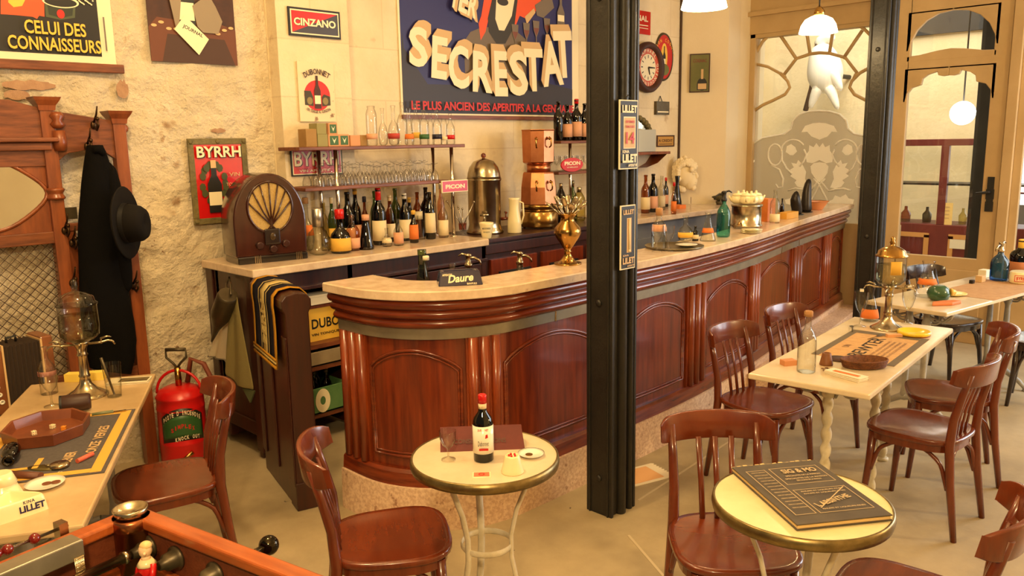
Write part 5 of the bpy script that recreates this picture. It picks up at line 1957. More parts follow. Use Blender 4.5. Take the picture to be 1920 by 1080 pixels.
for an, nm in ((-2.35, 'tap'), (-0.6, 'side_tap')):
    ca, sa = math.cos(an), math.sin(an)
    b = MB()
    b.tube([(ca * r, sa * r, 0.10), (ca * (r + 0.05), sa * (r + 0.05), 0.10), (ca * (r + 0.07), sa * (r + 0.07), 0.07)], [0.013, 0.011, 0.010], 8)
    b.tube([(ca * (r + 0.035), sa * (r + 0.035), 0.10), (ca * (r + 0.035), sa * (r + 0.035), 0.14)], 0.006, 6)
    b.tube([(ca * (r + 0.035) - sa * 0.03, sa * (r + 0.035) + ca * 0.03, 0.145), (ca * (r + 0.035) + sa * 0.03, sa * (r + 0.035) - ca * 0.03, 0.145)], 0.008, 8)
    b.build(nm, MAHOG_H if nm == 'side_tap' else NICKEL, t)
p = pt(1010, 330, 'y', 4.26)
cx, cy = p.x, 4.26
s = depth((cx, cy, CT)) / F_PX
top = zat(1010, 243, cx, cy) - CT
R_ = 31 * s
def zz(py):
    return zat(1010, py, cx, cy) - CT
t = thing('coffee_machine', 'tall faceted copper coffee machine with stacked octagonal drums', 'coffee machine', (cx, cy, CT))
b = MB()
b.lathe([(R_ * 1.12, 0.012), (R_ * 1.15, 0.02), (R_ * 1.13, zz(397)), (R_ * 1.05, zz(394))], 28)
b.lathe([(R_ * 1.08, zz(391)), (R_ * 1.10, zz(384)), (R_ * 1.06, zz(382))], 28)
b.lathe([(R_ * 0.9, zz(396)), (R_ * 0.9, zz(390))], 20)
for an in (0.6, 2.7, 4.8):
    b.ball((R_ * 0.95 * math.cos(an), R_ * 0.95 * math.sin(an), 0.012), 0.013)
b.build('brass_base', BRASS, t)
b = MB()
b.lathe([(R_ * 1.14, zz(382)), (R_ * 1.10, zz(350)), (R_ * 0.98, zz(325)), (R_ * 0.94, zz(322))], 8, smooth=False, ph=0.3)
b.build('lower_drum', COPPER, t, 0.004)
b = MB()
b.lathe([(R_ * 0.72, zz(323)), (R_ * 0.72, zz(307))], 20)
b.build('neck', COPPER, t)
b = MB()
b.lathe([(R_ * 0.72, zz(308)), (R_ * 0.98, zz(304)), (R_ * 1.02, zz(246)), (R_ * 1.05, zz(243)), (R_ * 0.98, zz(243)), (R_ * 0.96, zz(250))], 8, smooth=False, ph=0.3)
b.build('upper_drum', COPPER, t, 0.003)
for z0, rr in ((zz(265), 1.03), (zz(345), 1.10)):
    for an in (-2.5, -1.72):
        b = MB()
        b.M = place((R_ * rr * math.cos(an), R_ * rr * math.sin(an), z0), an)
        b.tube([(0, 0, 0.03), (0.02, 0, 0.02), (0.024, 0, -0.01), (0.02, 0, -0.035), (0, 0, -0.045)], 0.006, 7)
        b.ball((0.004, 0, 0.02), 0.012, 0, 8)
        b.build('lion_handle', BRASS, t)
p = pt(966, 400, 'y', 4.12)
t = thing('milk_jug', 'tall cream china jug between coffee urn and copper machine', 'jug', (p.x + 0.02, p.y + 0.03, CT))
s = depth(p) / F_PX
hh = zat(961, 371, p.x + .02, p.y + .03) - CT
b = MB()
b.lathe([(12 * s, 0), (13.5 * s, 0.008), (13 * s, hh * 0.35), (9.5 * s, hh * 0.7), (10 * s, hh * 0.95), (11 * s, hh), (9.5 * s, hh)], 18)
b.build('body', CREAMC, t)
b = MB()
b.tube([(10 * s, 0, hh * 0.9), (17 * s, 0, hh * 0.85), (18 * s, 0, hh * 0.5), (13 * s, 0, hh * 0.25)], 0.006, 8)
b.M = Matrix.Rotation(-0.9, 4, 'Z')
b.build('handle', CREAMC, t)
t.rotation_euler.z = -0.9
p = pt(906, 425, 'y', 4.06)
t = thing('mustard_pot', 'small cream lettered pot before the nickel coffee urn', 'pot', (p.x + 0.03, 4.06, CT))
s = depth(p) / F_PX
b = MB()
b.lathe([(8 * s, 0), (9 * s, 0.006), (11 * s, 0.05), (12.5 * s, 0.085), (13.5 * s, 0.10), (13.5 * s, 0.112), (12 * s, 0.112), (11 * s, 0.09)], 18)
b.build('body', CREAMC, t)
back = math.atan2(-p.y, -p.x)
u = Vector((-math.sin(back), math.cos(back), 0))
a = Art(frame(Vector((math.cos(back), math.sin(back), 0)) * 13.3 * s - u * 0.028, u, (0, 0, 1)))
a.text('MOUTARDE', 0, 0.068, 0.056, 0.012, 0, 0.02)
a.text('DE DIJON', 0.006, 0.042, 0.044, 0.012, 0, 0.02)
a.build('lettering', BLACK, t)
p = pt(873, 440, 'z', CZ)
t = thing('swizzle_glass', 'drinking glass with red print holding long swizzle sticks', 'glass', (p.x, p.y + 0.03, CZ))
s = depth(p) / F_PX
b = MB()
b.lathe([(5 * s, 0), (5 * s, 0.004), (1.4 * s, 0.01), (1.4 * s, 0.02), (6.5 * s, 0.03), (8 * s, 0.12)], 14, caps=False)
b.build('glass', CLEAR, t)
b = MB()
b.lathe([(7.0 * s, 0.035), (7.8 * s, 0.08)], 14, caps=False)
b.build('red_print', glass('red_printed_glass', (0.75, 0.35, 0.25), (0.5, 0.1, 0.08)), t)
for k, (dx, dy, hh) in enumerate(((-0.09, 0.06, 0.24), (0.07, -0.05, 0.23), (-0.02, 0.02, 0.20), (0.03, 0.03, 0.18), (-0.05, -0.02, 0.19))):
    b = MB()
    b.tube([(-dx * 0.15, -dy * 0.15, 0.025), (dx, dy, hh)], 0.003, 6)
    b.ball((dx, dy, hh), 0.008, 0, 8)
    b.build('swizzle_stick', NICKEL, t)
for k, (px, yb, yt, hw, sh, gm, label) in enumerate(((1052, 402, 345, 10, 'siphon', BROWNG, 'brown siphon behind the spoon urn'), (1086, 405, 352, 12, 'siphon', PALEY, 'pale green siphon partly hidden by the steel post'),
                                                     (1074, 398, 340, 8, 'wine', GREENG, 'green bottle behind the spoon urn'))):
    B(px, yb, yt, hw, sh, gm, label, z=CT, cap=NICKEL, capz=.86, pos=(pt(px, yb, 'y', 4.36 + 0.10 * (k == 2)).x, 4.36 + 0.10 * (k == 2)))

# --- worktop under the plaster head
for k, (px, yb, yt, hw, sh, gm, lm, cm, label) in enumerate((
        (1210, 400, 328, 8.5, 'wine', AMBER, CREAML, None, 'amber bottle beside the steel post on the far worktop'),
        (1224, 398, 326, 9, 'wine', DARKG, PINKL, None, 'black bottle with large pink label on the far worktop'),
        (1240, 394, 330, 7, 'wine', CLEAR2, CREAML, None, 'clear bottle next to the black one on the far worktop'),
        (1248, 388, 334, 5.0, 'wine', DARKG, PINKL, RED, 'slim dark bottle with red capsule on the far worktop'),
        (1263, 402, 343, 5.0, 'liqueur', ROSEG, ORNG, RED, 'small rose bottle with red stopper on the far worktop'),
        (1269, 388, 330, 9, 'carafe', DARKG, None, None, 'dark filled carafe close to the plaster head'))):
    B(px, yb, yt, hw, sh, gm, label, lab=lm, cap=cm, z=CZ, labz=(.1, .42))
for (px, yb, wpx, hpx, m, label) in ((1297, 381, 26, 13, mat('dark_red_box', S(70, 26, 22), 0.4), 'dark red flat box on the far worktop'), (1320, 381, 14, 13, PAPER, 'white carton at the end of the dark red box'),
                                     (1272, 391, 16, 7, ORNG, 'small orange and white box before the dark carafe')):
    p = pt(px, yb, 'z', CZ)
    s = depth(p) / F_PX
    b = MB()
    b.b2((-wpx * s * 0.66, -0.05, 0), (wpx * s * 0.66, 0.04, hpx * s))
    o = b.build('carton', m, None, 0.003)
    tag(o, label, 'box', loc=(p.x, p.y, CZ))
p = pt(1342, 383, 'z', CZ)
t = thing('dried_plant', 'small tuft of dried grey green leaves on the far worktop', 'plant', (p.x - 0.03, p.y - 0.06, CZ))
b = MB()
b.lathe([(0.03, 0), (0.04, 0.03), (0.035, 0.035)], 10)
b.build('pot', TIN, t)
b = MB()
for k in range(46):
    an, q = k * 2.4, 0.03 + 0.07 * ((k * 0.618) % 1)
    e = (q * math.cos(an), q * math.sin(an), 0.03 + 0.09 * (1 - ((k * 0.618) % 1) ** 2))
    b.tube([(0, 0, 0.03), (e[0] * 0.6, e[1] * 0.6, e[2] * 0.8), e], [0.002, 0.008, 0.001], 5)
b.build('leaves', mat('dried_leaf', S(92, 84, 52), 0.9), t)

# ---------------------------------------------------------------- things on the bar counter
# shelf on the barman's side under the top, carrying bottles and siphons
b = MB()
sweep(b, [(0.286, 0.86), (0.286, 0.88), (0.62, 0.88), (0.62, 0.86)], 0, 120)
b.build('inner_shelf', OAK_H, bar)
IZ = 0.88
def inside(px, yt, hw, shape, gm, label, cap=None, name='bottle', cat='bottle', d=0.45, **k):
    i = min(range(8, 120), key=lambda i: abs(proj(bar_at(i, d, 1.1))[0] - px))
    q = bar_at(i, d, IZ)
    return B(px, 520, yt, hw, shape, gm, label, cat, cap=cap, z=IZ, pos=(q[0], q[1]), name=name, **k)
inside(765, 469, 19, 'sloped', GREENG, 'green swing-top bottle rising behind the bar next to the cabinet', None)
inside(800, 482, 12, 'sloped', CLEAR2, 'clear bottle neck with white top rising behind the bar', CREAMP, capz=.955)
inside(848, 494, 13, 'carafe', CLEAR2, 'flared clear carafe mouth behind the blue ashtray', None, 'carafe', 'carafe')
def siphon_head(t, z, m=NICKEL, s=1.0, rz=0.0):
    b = MB()
    b.M = Matrix.Translation((0, 0, z)) @ Matrix.Rotation(rz, 4, 'Z') @ Matrix.Scale(s, 4)
    b.lathe([(0.018, 0), (0.020, 0.015), (0.014, 0.02), (0.013, 0.05), (0.017, 0.055), (0.017, 0.062), (0.006, 0.066)], 14)
    b.tube([(0, 0, 0.042), (0.03, 0, 0.046), (0.055, 0, 0.030), (0.062, 0, 0.010)], [0.008, 0.007, 0.006, 0.005], 8)
    b.tube([(0, 0, 0.058), (-0.03, 0, 0.066), (-0.048, 0, 0.055)], [0.005, 0.006, 0.004], 6)
    b.build('siphon_head', m, t)
for px, yt, hw, lab_ in ((880, 497, 12, 'pale siphon with nickel head behind the blue ashtray'), (973, 492, 18, 'pale green siphon with nickel head rising behind the middle of the bar')):
    t = inside(px, yt, hw, 'siphon', glass('pale_green_glass', (0.55, 0.68, 0.55), (0.15, 0.22, 0.15)), lab_, None, 'siphon', 'siphon')
    zt = zat(px, yt, t.location.x, t.location.y) - IZ
    siphon_head(t, zt - 0.01, NICKEL, 1.0, -0.75)
p = pt(864, 536, 'z', BZ)
q0, q1 = pt(822, 538, 'z', BZ), pt(906, 534, 'z', BZ)
wv = (q1 - q0)
L_ = wv.length
t = thing('ashtray', 'navy blue wedge ashtray lettered Daure on the curved bar end', 'ashtray', (q0 + wv / 2), math.atan2(wv.y, wv.x))
t.location.z = BZ
b = MB()
bot = [(-L_ / 2, 0), (L_ / 2, 0), (L_ / 2, 0.115), (-L_ / 2, 0.115)]
tp = [(-L_ / 2 + 0.012, 0.026), (L_ / 2 - 0.012, 0.026), (L_ / 2 - 0.012, 0.092), (-L_ / 2 + 0.012, 0.092)]
vs = [(x, y, 0) for x, y in bot] + [(x, y, 0.062) for x, y in tp] + [(x * 0.8, 0.058 + (y - 0.058) * 0.7, 0.062) for x, y in tp] + [(x * 0.7, 0.058 + (y - 0.058) * 0.6, 0.038) for x, y in tp]
fs = [(3, 2, 1, 0)] + [(i, (i + 1) % 4, 4 + (i + 1) % 4, 4 + i) for i in range(4)] + [(4 + i, 4 + (i + 1) % 4, 8 + (i + 1) % 4, 8 + i) for i in range(4)] + [(8 + i, 8 + (i + 1) % 4, 12 + (i + 1) % 4, 12 + i) for i in range(4)] + [(12, 13, 14, 15)]
b.add(vs, fs)
b.build('body', mat('navy_enamel', S(22, 24, 62), 0.15, coat=0.5), t, 0.004)
a = Art(frame((-L_ / 2, -0.0005, 0), (1, 0, 0), (0, 0.026, 0.062)))
a.text('APERITIF', L_ * 0.10, 0.047, L_ * 0.22, 0.010, 0, 0.02)
a.text('Daure', L_ * 0.22, 0.014, L_ * 0.56, 0.036, 0, 0.03, 0.06, 1.0, 0.25)
a.text('BANYULS', L_ * 0.64, 0.004, L_ * 0.22, 0.009, 0, 0.02)
a.build('lettering', CREAMP, t)
# spoon urn
p = pt(1068, 497, 'z', BZ)
s = depth(p) / F_PX
t = thing('spoon_urn', 'footed brass urn full of upright spoons on the bar beside the steel post', 'urn', (p.x + 0.02, p.y + 0.03, BZ))
def zu(py):
    return zat(1068, py, t.location.x, t.location.y) - BZ
b = MB()
b.lathe([(26 * s, 0), (26 * s, 0.008), (20 * s, zu(495)), (9 * s, zu(482)), (5 * s, zu(473)), (8 * s, zu(471)), (5 * s, zu(469)), (9 * s, zu(464)), (22 * s, zu(445)), (26 * s, zu(436)), (24 * s, zu(427)), (14 * s, zu(416)), (12 * s, zu(408)), (18 * s, zu(402)), (18.5 * s, zu(400)), (14 * s, zu(403))], 26)
b.build('body', BRASS, t)
for k in range(13):
    an = k * 2 * PI / 13 + 0.2
    q = 17 * s if k % 2 else 26 * s
    e = Vector((q * math.cos(an), q * math.sin(an), zu(386 if k % 2 else 392)))
    st = Vector((6 * s * math.cos(an), 6 * s * math.sin(an), zu(410)))
    b = MB()
    b.tube([st, st.lerp(e, 0.75), e], 0.0035, 6)
    d = (e - st).normalized()
    b.tube([e - d * 0.004, e + d * 0.012, e + d * 0.03, e + d * 0.048, e + d * 0.058], [0.003, 0.014, 0.018, 0.013, 0.003], 10, 0, True, (0.3, (-math.sin(an), math.cos(an), 0)))
    b.build('spoon', NICKEL, t)
# tray and the bottles on it
ic = bar_index(1262, 1.12, 0.15)
q = bar_at(ic, 0.15, BZ)
t = thing('round_tray', 'round metal tray with bottles on the bar beyond the steel post', 'tray', (q[0], q[1], BZ))
b = MB()
b.lathe([(0.14, 0), (0.165, 0.004), (0.172, 0.014), (0.168, 0.014), (0.16, 0.006), (0.0001, 0.005)], 36)
b.build('dish', mat('tarnished_tray', S(126, 116, 92), 0.3, metal=0.9), t)
TZ = BZ + 0.0065
def on_bar(px, d, z=BZ):
    i = bar_index(px, z, d)
    q = bar_at(i, d, z)
    return (q[0], q[1])
B(1238, 468, 392, 14, 'liqueur', CLEAR2, 'tall clear stoppered bottle on the round tray', z=TZ, pos=on_bar(1236, 0.17), cap=CORK, capz=.84, lab=PINKL, labz=(.45, .62))
B(1281, 452, 404, 14, 'round', CLEAR2, 'clear round flask with yellow label behind the tray', z=BZ, pos=on_bar(1283, 0.24), lab=YELL, labz=(.16, .36))
t = stem_glass('stem_glass', 'clear stem glass at the edge of the round tray', 'glass', (*on_bar(1230, 0.11), TZ), 0.15, 0.034)
t = stem_glass('stem_glass', 'clear stem glass before the stoppered bottle on the round tray', 'glass', (*on_bar(1252, 0.07), TZ), 0.145, 0.032)
q = on_bar(1287, 0.10)
b = MB()
b.lathe([(0.03, 0), (0.062, 0.010), (0.064, 0.012), (0.05, 0.008), (0.0001, 0.006)], 24)
o = b.build('saucer', WHITEC)
tag(o, 'white saucer lying on the round tray', 'saucer', loc=(q[0], q[1], TZ))
B(1302, 447, 424, 6, 'liqueur', BROWNG, 'tiny brown bottle between the flask and the conical carafe', z=BZ, pos=on_bar(1302, 0.20), lab=CREAML)
B(1326, 455, 398, 15, 'flask', CLEAR2, 'clear conical carafe beside the teal siphon', 'carafe', z=BZ, pos=on_bar(1326, 0.13), lab=ORNG, labz=(.30, .46), name='carafe')
t = B(1356, 447, 374, 13, 'siphon', TEAL, 'teal glass soda siphon on the bar', 'siphon', z=BZ, pos=on_bar(1356, 0.14), name='siphon', n=10, labz=(.1, .4))
siphon_head(t, zat(1356, 374, t.location.x, t.location.y) - BZ - 0.012, IRONB, 1.0, 2.3)
# tea urn with china pots
q = on_bar(1399, 0.20)
s = depth((*q, BZ)) / F_PX
t = thing('tea_station', 'nickel boiler ringed by cream china pots on the bar', 'urn', (q[0], q[1], BZ))
def zq(py):
    return zat(1399, py, q[0], q[1]) - BZ
b = MB()
b.lathe([(27 * s, 0.012), (29 * s, 0.016), (29 * s, 0.024), (27 * s, 0.03), (27 * s, zq(388)), (29 * s, zq(386)), (29 * s, zq(383))], 26)
for an in (0.5, 2.6, 4.7):
    b.ball((24 * s * math.cos(an), 24 * s * math.sin(an), 0.012), 0.012)
b.build('boiler', NICKEL, t)
b = MB()
b.tube([(-28 * s, -0.01, 0.05), (-36 * s, -0.02, 0.05), (-38 * s, -0.02, 0.03)], 0.008, 8)
b.build('tap', BRASS, t)
for k, an in enumerate((2.35, 0.9, -0.7, -2.2, 3.6)):
    x, y = (17 * s * math.cos(an), 17 * s * math.sin(an))
    b = MB()
    b.lathe([(8 * s, 0), (12.5 * s, 0.012), (13.5 * s, 0.03), (12 * s, 0.05), (11 * s, 0.054)], 16, (x, y, zq(381)))
    b.tube([(x + 12 * s * math.cos(an), y + 12 * s * math.sin(an), zq(381) + 0.02), (x + 17 * s * math.cos(an), y + 17 * s * math.sin(an), zq(381) + 0.055)], [0.009, 0.005], 8)
    pot = b.build('china_pot', CREAMC, t)
    b = MB()
    b.lathe([(11.5 * s, 0.055), (9 * s, 0.068), (2 * s, 0.074), (2.4 * s, 0.084), (0.5 * s, 0.09)], 16, (x, y, zq(381)))
    b.build('lid', CREAMC, pot)
q = on_bar(1408, 0.06)
for k in range(3):
    b = MB()
    b.lathe([(0.04, 0), (0.068, 0.008), (0.07, 0.010), (0.05, 0.006), (0.0001, 0.005)], 24)
    o = b.build('saucer', CREAMC)
    tag(o, ('lowest cream saucer of the stack before the nickel boiler', 'middle cream saucer of the stack before the nickel boiler', 'topmost cream saucer of the stack before the nickel boiler')[k], 'saucer', loc=(q[0] + 0.006 * k, q[1], BZ + 0.0085 * k))
q = on_bar(1435, 0.22)
b = MB()
b.b2((-0.06, -0.05, 0), (0.06, 0.05, zat(1435, 372, *q) - BZ))
o = b.build('wooden_box', mat('orange_wood', S(190, 104, 40), 0.4, c2=S(206, 124, 56), scale=6), None, 0.004)
tag(o, 'upright orange wooden box behind the nickel boiler', 'box', loc=(q[0], q[1], BZ))
B(1452, 428, 356, 9, 'wine', CLEAR2, 'clear wine bottle with cream label beyond the nickel boiler', z=BZ, pos=on_bar(1452, 0.12), lab=CREAML, labz=(.04, .28))
B(1465, 406, 372, 4, 'liqueur', BROWNG, 'small brown bottle behind the clear wine bottle', z=BZ, pos=on_bar(1465, 0.22))
q = on_bar(1478, 0.13)
b = MB()
b.b2((-0.10, -0.04, 0), (0.10, 0.04, 0.05))
o = b.build('yellow_box', mat('yellow_card', S(216, 160, 60), 0.6), None, 0.003)
tag(o, 'small yellow box beside the dark figurines on the bar', 'box', loc=(q[0], q[1], BZ))
BRONZE = mat('dark_bronze', S(46, 40, 34), 0.35, metal=0.6)
for k, (px, pts, rs) in enumerate(((1494, [(0, 0, 0), (0, 0, 0.05), (-0.05, 0, 0.13), (-0.02, 0, 0.20)], [0.05, 0.04, 0.05, 0.012]), (1511, [(0, 0, 0), (0, 0, 0.06), (0.0, 0, 0.16), (0.02, 0, 0.25), (0.04, 0, 0.28)], [0.06, 0.045, 0.04, 0.03, 0.012]))):
    q = on_bar(px, 0.15)
    b = MB()
    b.tube(pts, rs, 12)
    b.lathe([(0.065, 0), (0.06, 0.012)], 14)
    o = b.build('figurine', BRONZE, None, 0, 2, 1)
    tag(o, ('dark stooping figurine on the bar before the etched glass', 'tall dark upright figurine on the bar before the etched glass')[k], 'figurine', loc=(q[0], q[1], BZ))
q = on_bar(1530, 0.15)
b = MB()
b.lathe([(0.05, 0), (0.06, 0.01), (0.10, 0.07), (0.11, 0.075), (0.09, 0.065), (0.0001, 0.02)], 20)
o = b.build('orange_bowl', mat('terracotta', S(214, 140, 84), 0.5))
tag(o, 'orange pottery bowl near the far end of the bar', 'bowl', loc=(q[0], q[1], BZ))

# dark bottles in the green crate
pb = None
for i in range(3):
    for j in range(2):
        loc = (pt(606, 757, 'y', 4.045).x - 0.10 + 0.085 * i, 4.11 + 0.11 * j, 0.194)
        if pb is None:
            pb = B(600, 700, 700, 10, 'wine', DARKG, 'dark capped bottle standing in the green crate', z=0.194, pos=(loc[0], loc[1]), cap=TIN, group='bottles in the green crate', ov=0.235)
        else:
            dup(pb, loc)

# radio
p = pt(490, 482, 'z', CZ)
t = thing('radio', 'arched dark wooden radio with fan shaped speaker on the pink worktop', 'radio', (2.255, 4.165, CZ), -0.16)
WR = mat('radio_walnut', S(48, 20, 14), 0.22, c2=S(64, 26, 16), scale=4, stretch=(5, 1, 1), coat=0.6)
rw, rh, rd = 0.205, zat(487, 325, 2.29, 4.16) - CZ, 0.24
arch = [(-rw, 0.035), (rw, 0.035), (rw * 1.02, rh * 0.45)] + [(rw * 1.02 * math.cos(a_), rh * 0.45 + rh * 0.55 * math.sin(a_)) for a_ in [PI * k / 20 for k in range(1, 20)]] + [(-rw * 1.02, rh * 0.45)]
b = MB()
b.M = frame((0, 0, 0), (1, 0, 0), (0, 0, 1))
b.prism(arch, -rd, 0.0, 0, True)
b.build('case', WR, t, 0.012, 3)
b = MB()
b.b2((-rw * 0.98, -0.012, 0), (rw * 0.98, rd - 0.02, 0.04))
b.build('plinth', mat('black_lacquer', S(20, 14, 12), 0.25, coat=0.5), t, 0.006)
a = Art(frame((0, -0.001, 0), (1, 0, 0), (0, 0, 1)))
cz_, rr = rh * 0.62, 0.125
a.ell(0, cz_, rr, rr * 1.12, 0, 36)
a.build('speaker_cloth', mat('speaker_cloth', S(186, 158, 96), 0.9, c2=S(166, 136, 80), scale=120), t)
b = MB()
for k in range(7):
    an = math.radians(90 + (k - 3) * 24)
    e = (rr * 1.02 * math.cos(an) * 1.0, cz_ + rr * 1.12 * math.sin(an) if k not in (0, 6) else cz_ + rr * 0.25)
    b.tube([(0.01 * (k - 3), -0.008, cz_ - rr * 1.05), (e[0] * 0.45, -0.010, cz_ - rr * 0.35 + 0.02 * (3 - abs(k - 3))), (e[0], -0.006, e[1])], 0.0045, 6)
b.tube([(rr * 1.02 * math.cos(2 * PI * k / 30), -0.004, cz_ + rr * 1.14 * math.sin(2 * PI * k / 30)) for k in range(30)], 0.007, 6, closed=True)
b.build('fan_grille', WR, t)
b = MB()

b.b2((-0.045, -0.016, 0.10), (0.045, 0.0, 0.19))
b.build('dial_plate', mat('dial_bakelite', S(30, 16, 12), 0.3, coat=0.5), t, 0.008)
b = MB()
b.ball((0, -0.016, 0.145), 0.022, 0, 12, (0.8, 0.25, 1))
b.build('dial_window', mat('dial_glass', S(70, 54, 34), 0.1), t)
for x, z in ((-0.075, 0.10), (0.075, 0.10), (0, 0.075)):
    b = MB()
    b.M = frame((x, -0.002, z), (1, 0, 0), (0, 0, 1))
    b.lathe([(0.022, 0), (0.020, 0.016), (0.016, 0.02)], 14)
    b.build('knob', mat('knob_bakelite', S(52, 24, 18), 0.3, coat=0.5), t)
b = MB()
for x0 in (-0.11, 0.13):
    for k in range(4):
        b.b2((x0 + k * 0.010, -0.016, 0.0), (x0 + k * 0.010 + 0.004, -0.004, 0.045))
b.build('plinth_stripe', NICKEL, t)
# ---------------------------------------------------------------- chairs
def make_chair(name, label, m, loc=(0, 0, 0), rz=0.0):
    """bentwood café chair, front towards local +y, seat 0.455 high"""
    t = thing(name, label, 'chair', loc, rz)
    SZ = 0.435
    def outline(k, z):
        pts = []
        for i in range(36):
            a = 2 * PI * i / 36
            ex = 0.62
            ca, sa = math.cos(a), math.sin(a)
            x = math.copysign(abs(ca) ** ex, ca) * 0.20
            y = math.copysign(abs(sa) ** ex, sa) * 0.205
            x *= 1 + 0.07 * (y / 0.205)
            pts.append((x * k, y * k, z))
        return pts
    b = MB()
    rows = [outline(0.97, SZ - 0.024), outline(1.0, SZ - 0.018), outline(1.0, SZ - 0.006), outline(0.985, SZ), outline(0.90, SZ - 0.001), outline(0.80, SZ - 0.006), outline(0.4, SZ - 0.010), outline(0.01, SZ - 0.011)]
    b.strip(rows, 0, True, True)
    b.add(rows[0][::-1], [tuple(range(36))])
    b.build('seat', m, t)
    b = MB()
    rows = [outline(0.92, SZ - 0.024), outline(0.92, SZ - 0.058), outline(0.86, SZ - 0.058), outline(0.86, SZ - 0.024)]
    b.strip(rows, 0, False, True)
    b.build('seat_frame', m, t)
    for s in (-1, 1):
        b = MB()
        b.tube([(s * 0.150, 0.150, SZ - 0.03), (s * 0.155, 0.158, 0.25), (s * 0.168, 0.180, 0.0)], [0.019, 0.017, 0.012], 10)
        b.build('leg', m, t)
        b = MB()
        b.tube([(s * 0.168, -0.232, 0.0), (s * 0.158, -0.196, 0.25), (s * 0.152, -0.180, 0.42), (s * 0.150, -0.188, 0.54), (s * 0.150, -0.214, 0.65), (s * 0.152, -0.242, 0.752)],
               [0.013, 0.018, 0.020, 0.018, 0.016, 0.013], 10)
        b.build('leg', m, t)
    for x in (-0.058, 0.0, 0.058):
        b = MB()
        b.tube([(x * 0.9, -0.165, SZ - 0.02), (x * 0.95, -0.186, 0.56), (x, -0.226, 0.71)], 0.0105, 8, 0, True, (0.55, (1, 0, 0)))
        b.build('back_slat', m, t)
    # curved top rail, its ends sweeping forward
    b = MB()
    fr_, bk_ = [], []
    n = 18
    for i in range(n + 1):
        u = -1 + 2 * i / n
        x = 0.198 * math.sin(u * 1.25) / math.sin(1.25)
        y = -0.268 + 0.085 * u * u
        hh = 0.047 * (1 - 0.35 * abs(u) ** 6)
        lean = 0.012
        fr_.append([(x, y + 0.009, 0.737 - hh), (x, y + 0.009 - lean * 0.5, 0.737), (x, y + 0.009 - lean, 0.737 + hh + 0.006 * (1 - u * u))])
        bk_.append([(x, y - 0.009, 0.737 - hh), (x, y - 0.009 - lean * 0.5, 0.737), (x, y - 0.009 - lean, 0.737 + hh + 0.006 * (1 - u * u))])
    rows = [f + k[::-1] for f, k in zip(fr_, bk_)]
    b.strip(rows, 0, True, True)
    b.add(rows[0][::-1], [tuple(range(6))])
    b.add(rows[-1], [tuple(range(6))])
    b.build('backrest', m, t, 0.004)
    # bent braces between legs and seat frame
    for pts in ([(-0.155, 0.160, 0.22), (-0.13, 0.158, 0.33), (-0.06, 0.155, 0.378), (0.06, 0.155, 0.378), (0.13, 0.158, 0.33), (0.155, 0.160, 0.22)],
                [(-0.157, 0.150, 0.22), (-0.150, 0.12, 0.33), (-0.145, 0.05, 0.378), (-0.145, -0.08, 0.378), (-0.150, -0.15, 0.33), (-0.157, -0.185, 0.22)],
                [(0.157, 0.150, 0.22), (0.150, 0.12, 0.33), (0.145, 0.05, 0.378), (0.145, -0.08, 0.378), (0.150, -0.15, 0.33), (0.157, -0.185, 0.22)],
                [(-0.155, -0.190, 0.22), (-0.13, -0.180, 0.33), (-0.06, -0.172, 0.378), (0.06, -0.172, 0.378), (0.13, -0.180, 0.33), (0.155, -0.190, 0.22)]):
        b = MB()
        P, _L = [], 0
        for i in range(len(pts) - 1):
            for k in range(4):
                P.append(Vector(pts[i]).lerp(Vector(pts[i + 1]), k / 4))
        P.append(Vector(pts[-1]))
        Q = [P[0]] + [(P[i - 1] + P[i] * 2 + P[i + 1]) / 4 for i in range(1, len(P) - 1)] + [P[-1]]
        b.tube(Q, 0.0095, 8)
        b.build('brace', m, t)
    return t
def face(dx, dy):
    return math.atan2(dy, dx) - PI / 2
G_CH = 'bentwood café chairs'
ch = make_chair('cafe_chair', 'bentwood chair pushed to the round table with the wine bottle', CHAIRW, (1.505, 2.115, 0), face(0.841, -0.541))
ch['group'] = G_CH
for x, y, dx, dy, label in ((1.18, 3.17, -0.96, 0.28, 'bentwood chair standing between red extinguisher and football table'),
                            (2.255, 1.25, -0.69, -0.72, 'bentwood chair behind the round table carrying the large menu book'),
                            (3.685, 1.875, -0.09, -0.996, 'bentwood chair on the bar side of the long table, nearer the steel post'),
                            (4.30, 1.89, -0.09, -0.996, 'bentwood chair on the bar side of the long table behind the ribbed bottle'),
                            (3.815, 1.175, 0.06, 1.0, 'bentwood chair on the open side of the long table, closest to the menu book'),
                            (4.438, 1.245, -0.40, 0.917, 'bentwood chair on the open side of the long table beside the yellow ashtray'),
                            (2.285, 0.705, -0.14, 0.99, 'bentwood chair cut by the picture edge, its curved rail beyond the menu book table')):
    dup(ch, (x, y, 0), face(dx, dy), label)
cd_ = make_chair('dark_chair', 'black bentwood chair behind the far table against the door panel', CHAIRD, (6.26, 1.81, 0), face(-0.34, -0.94))
dup(cd_, (6.0, 1.13, 0), face(-0.15, 0.99), 'black bentwood chair half out of the picture at the far table')

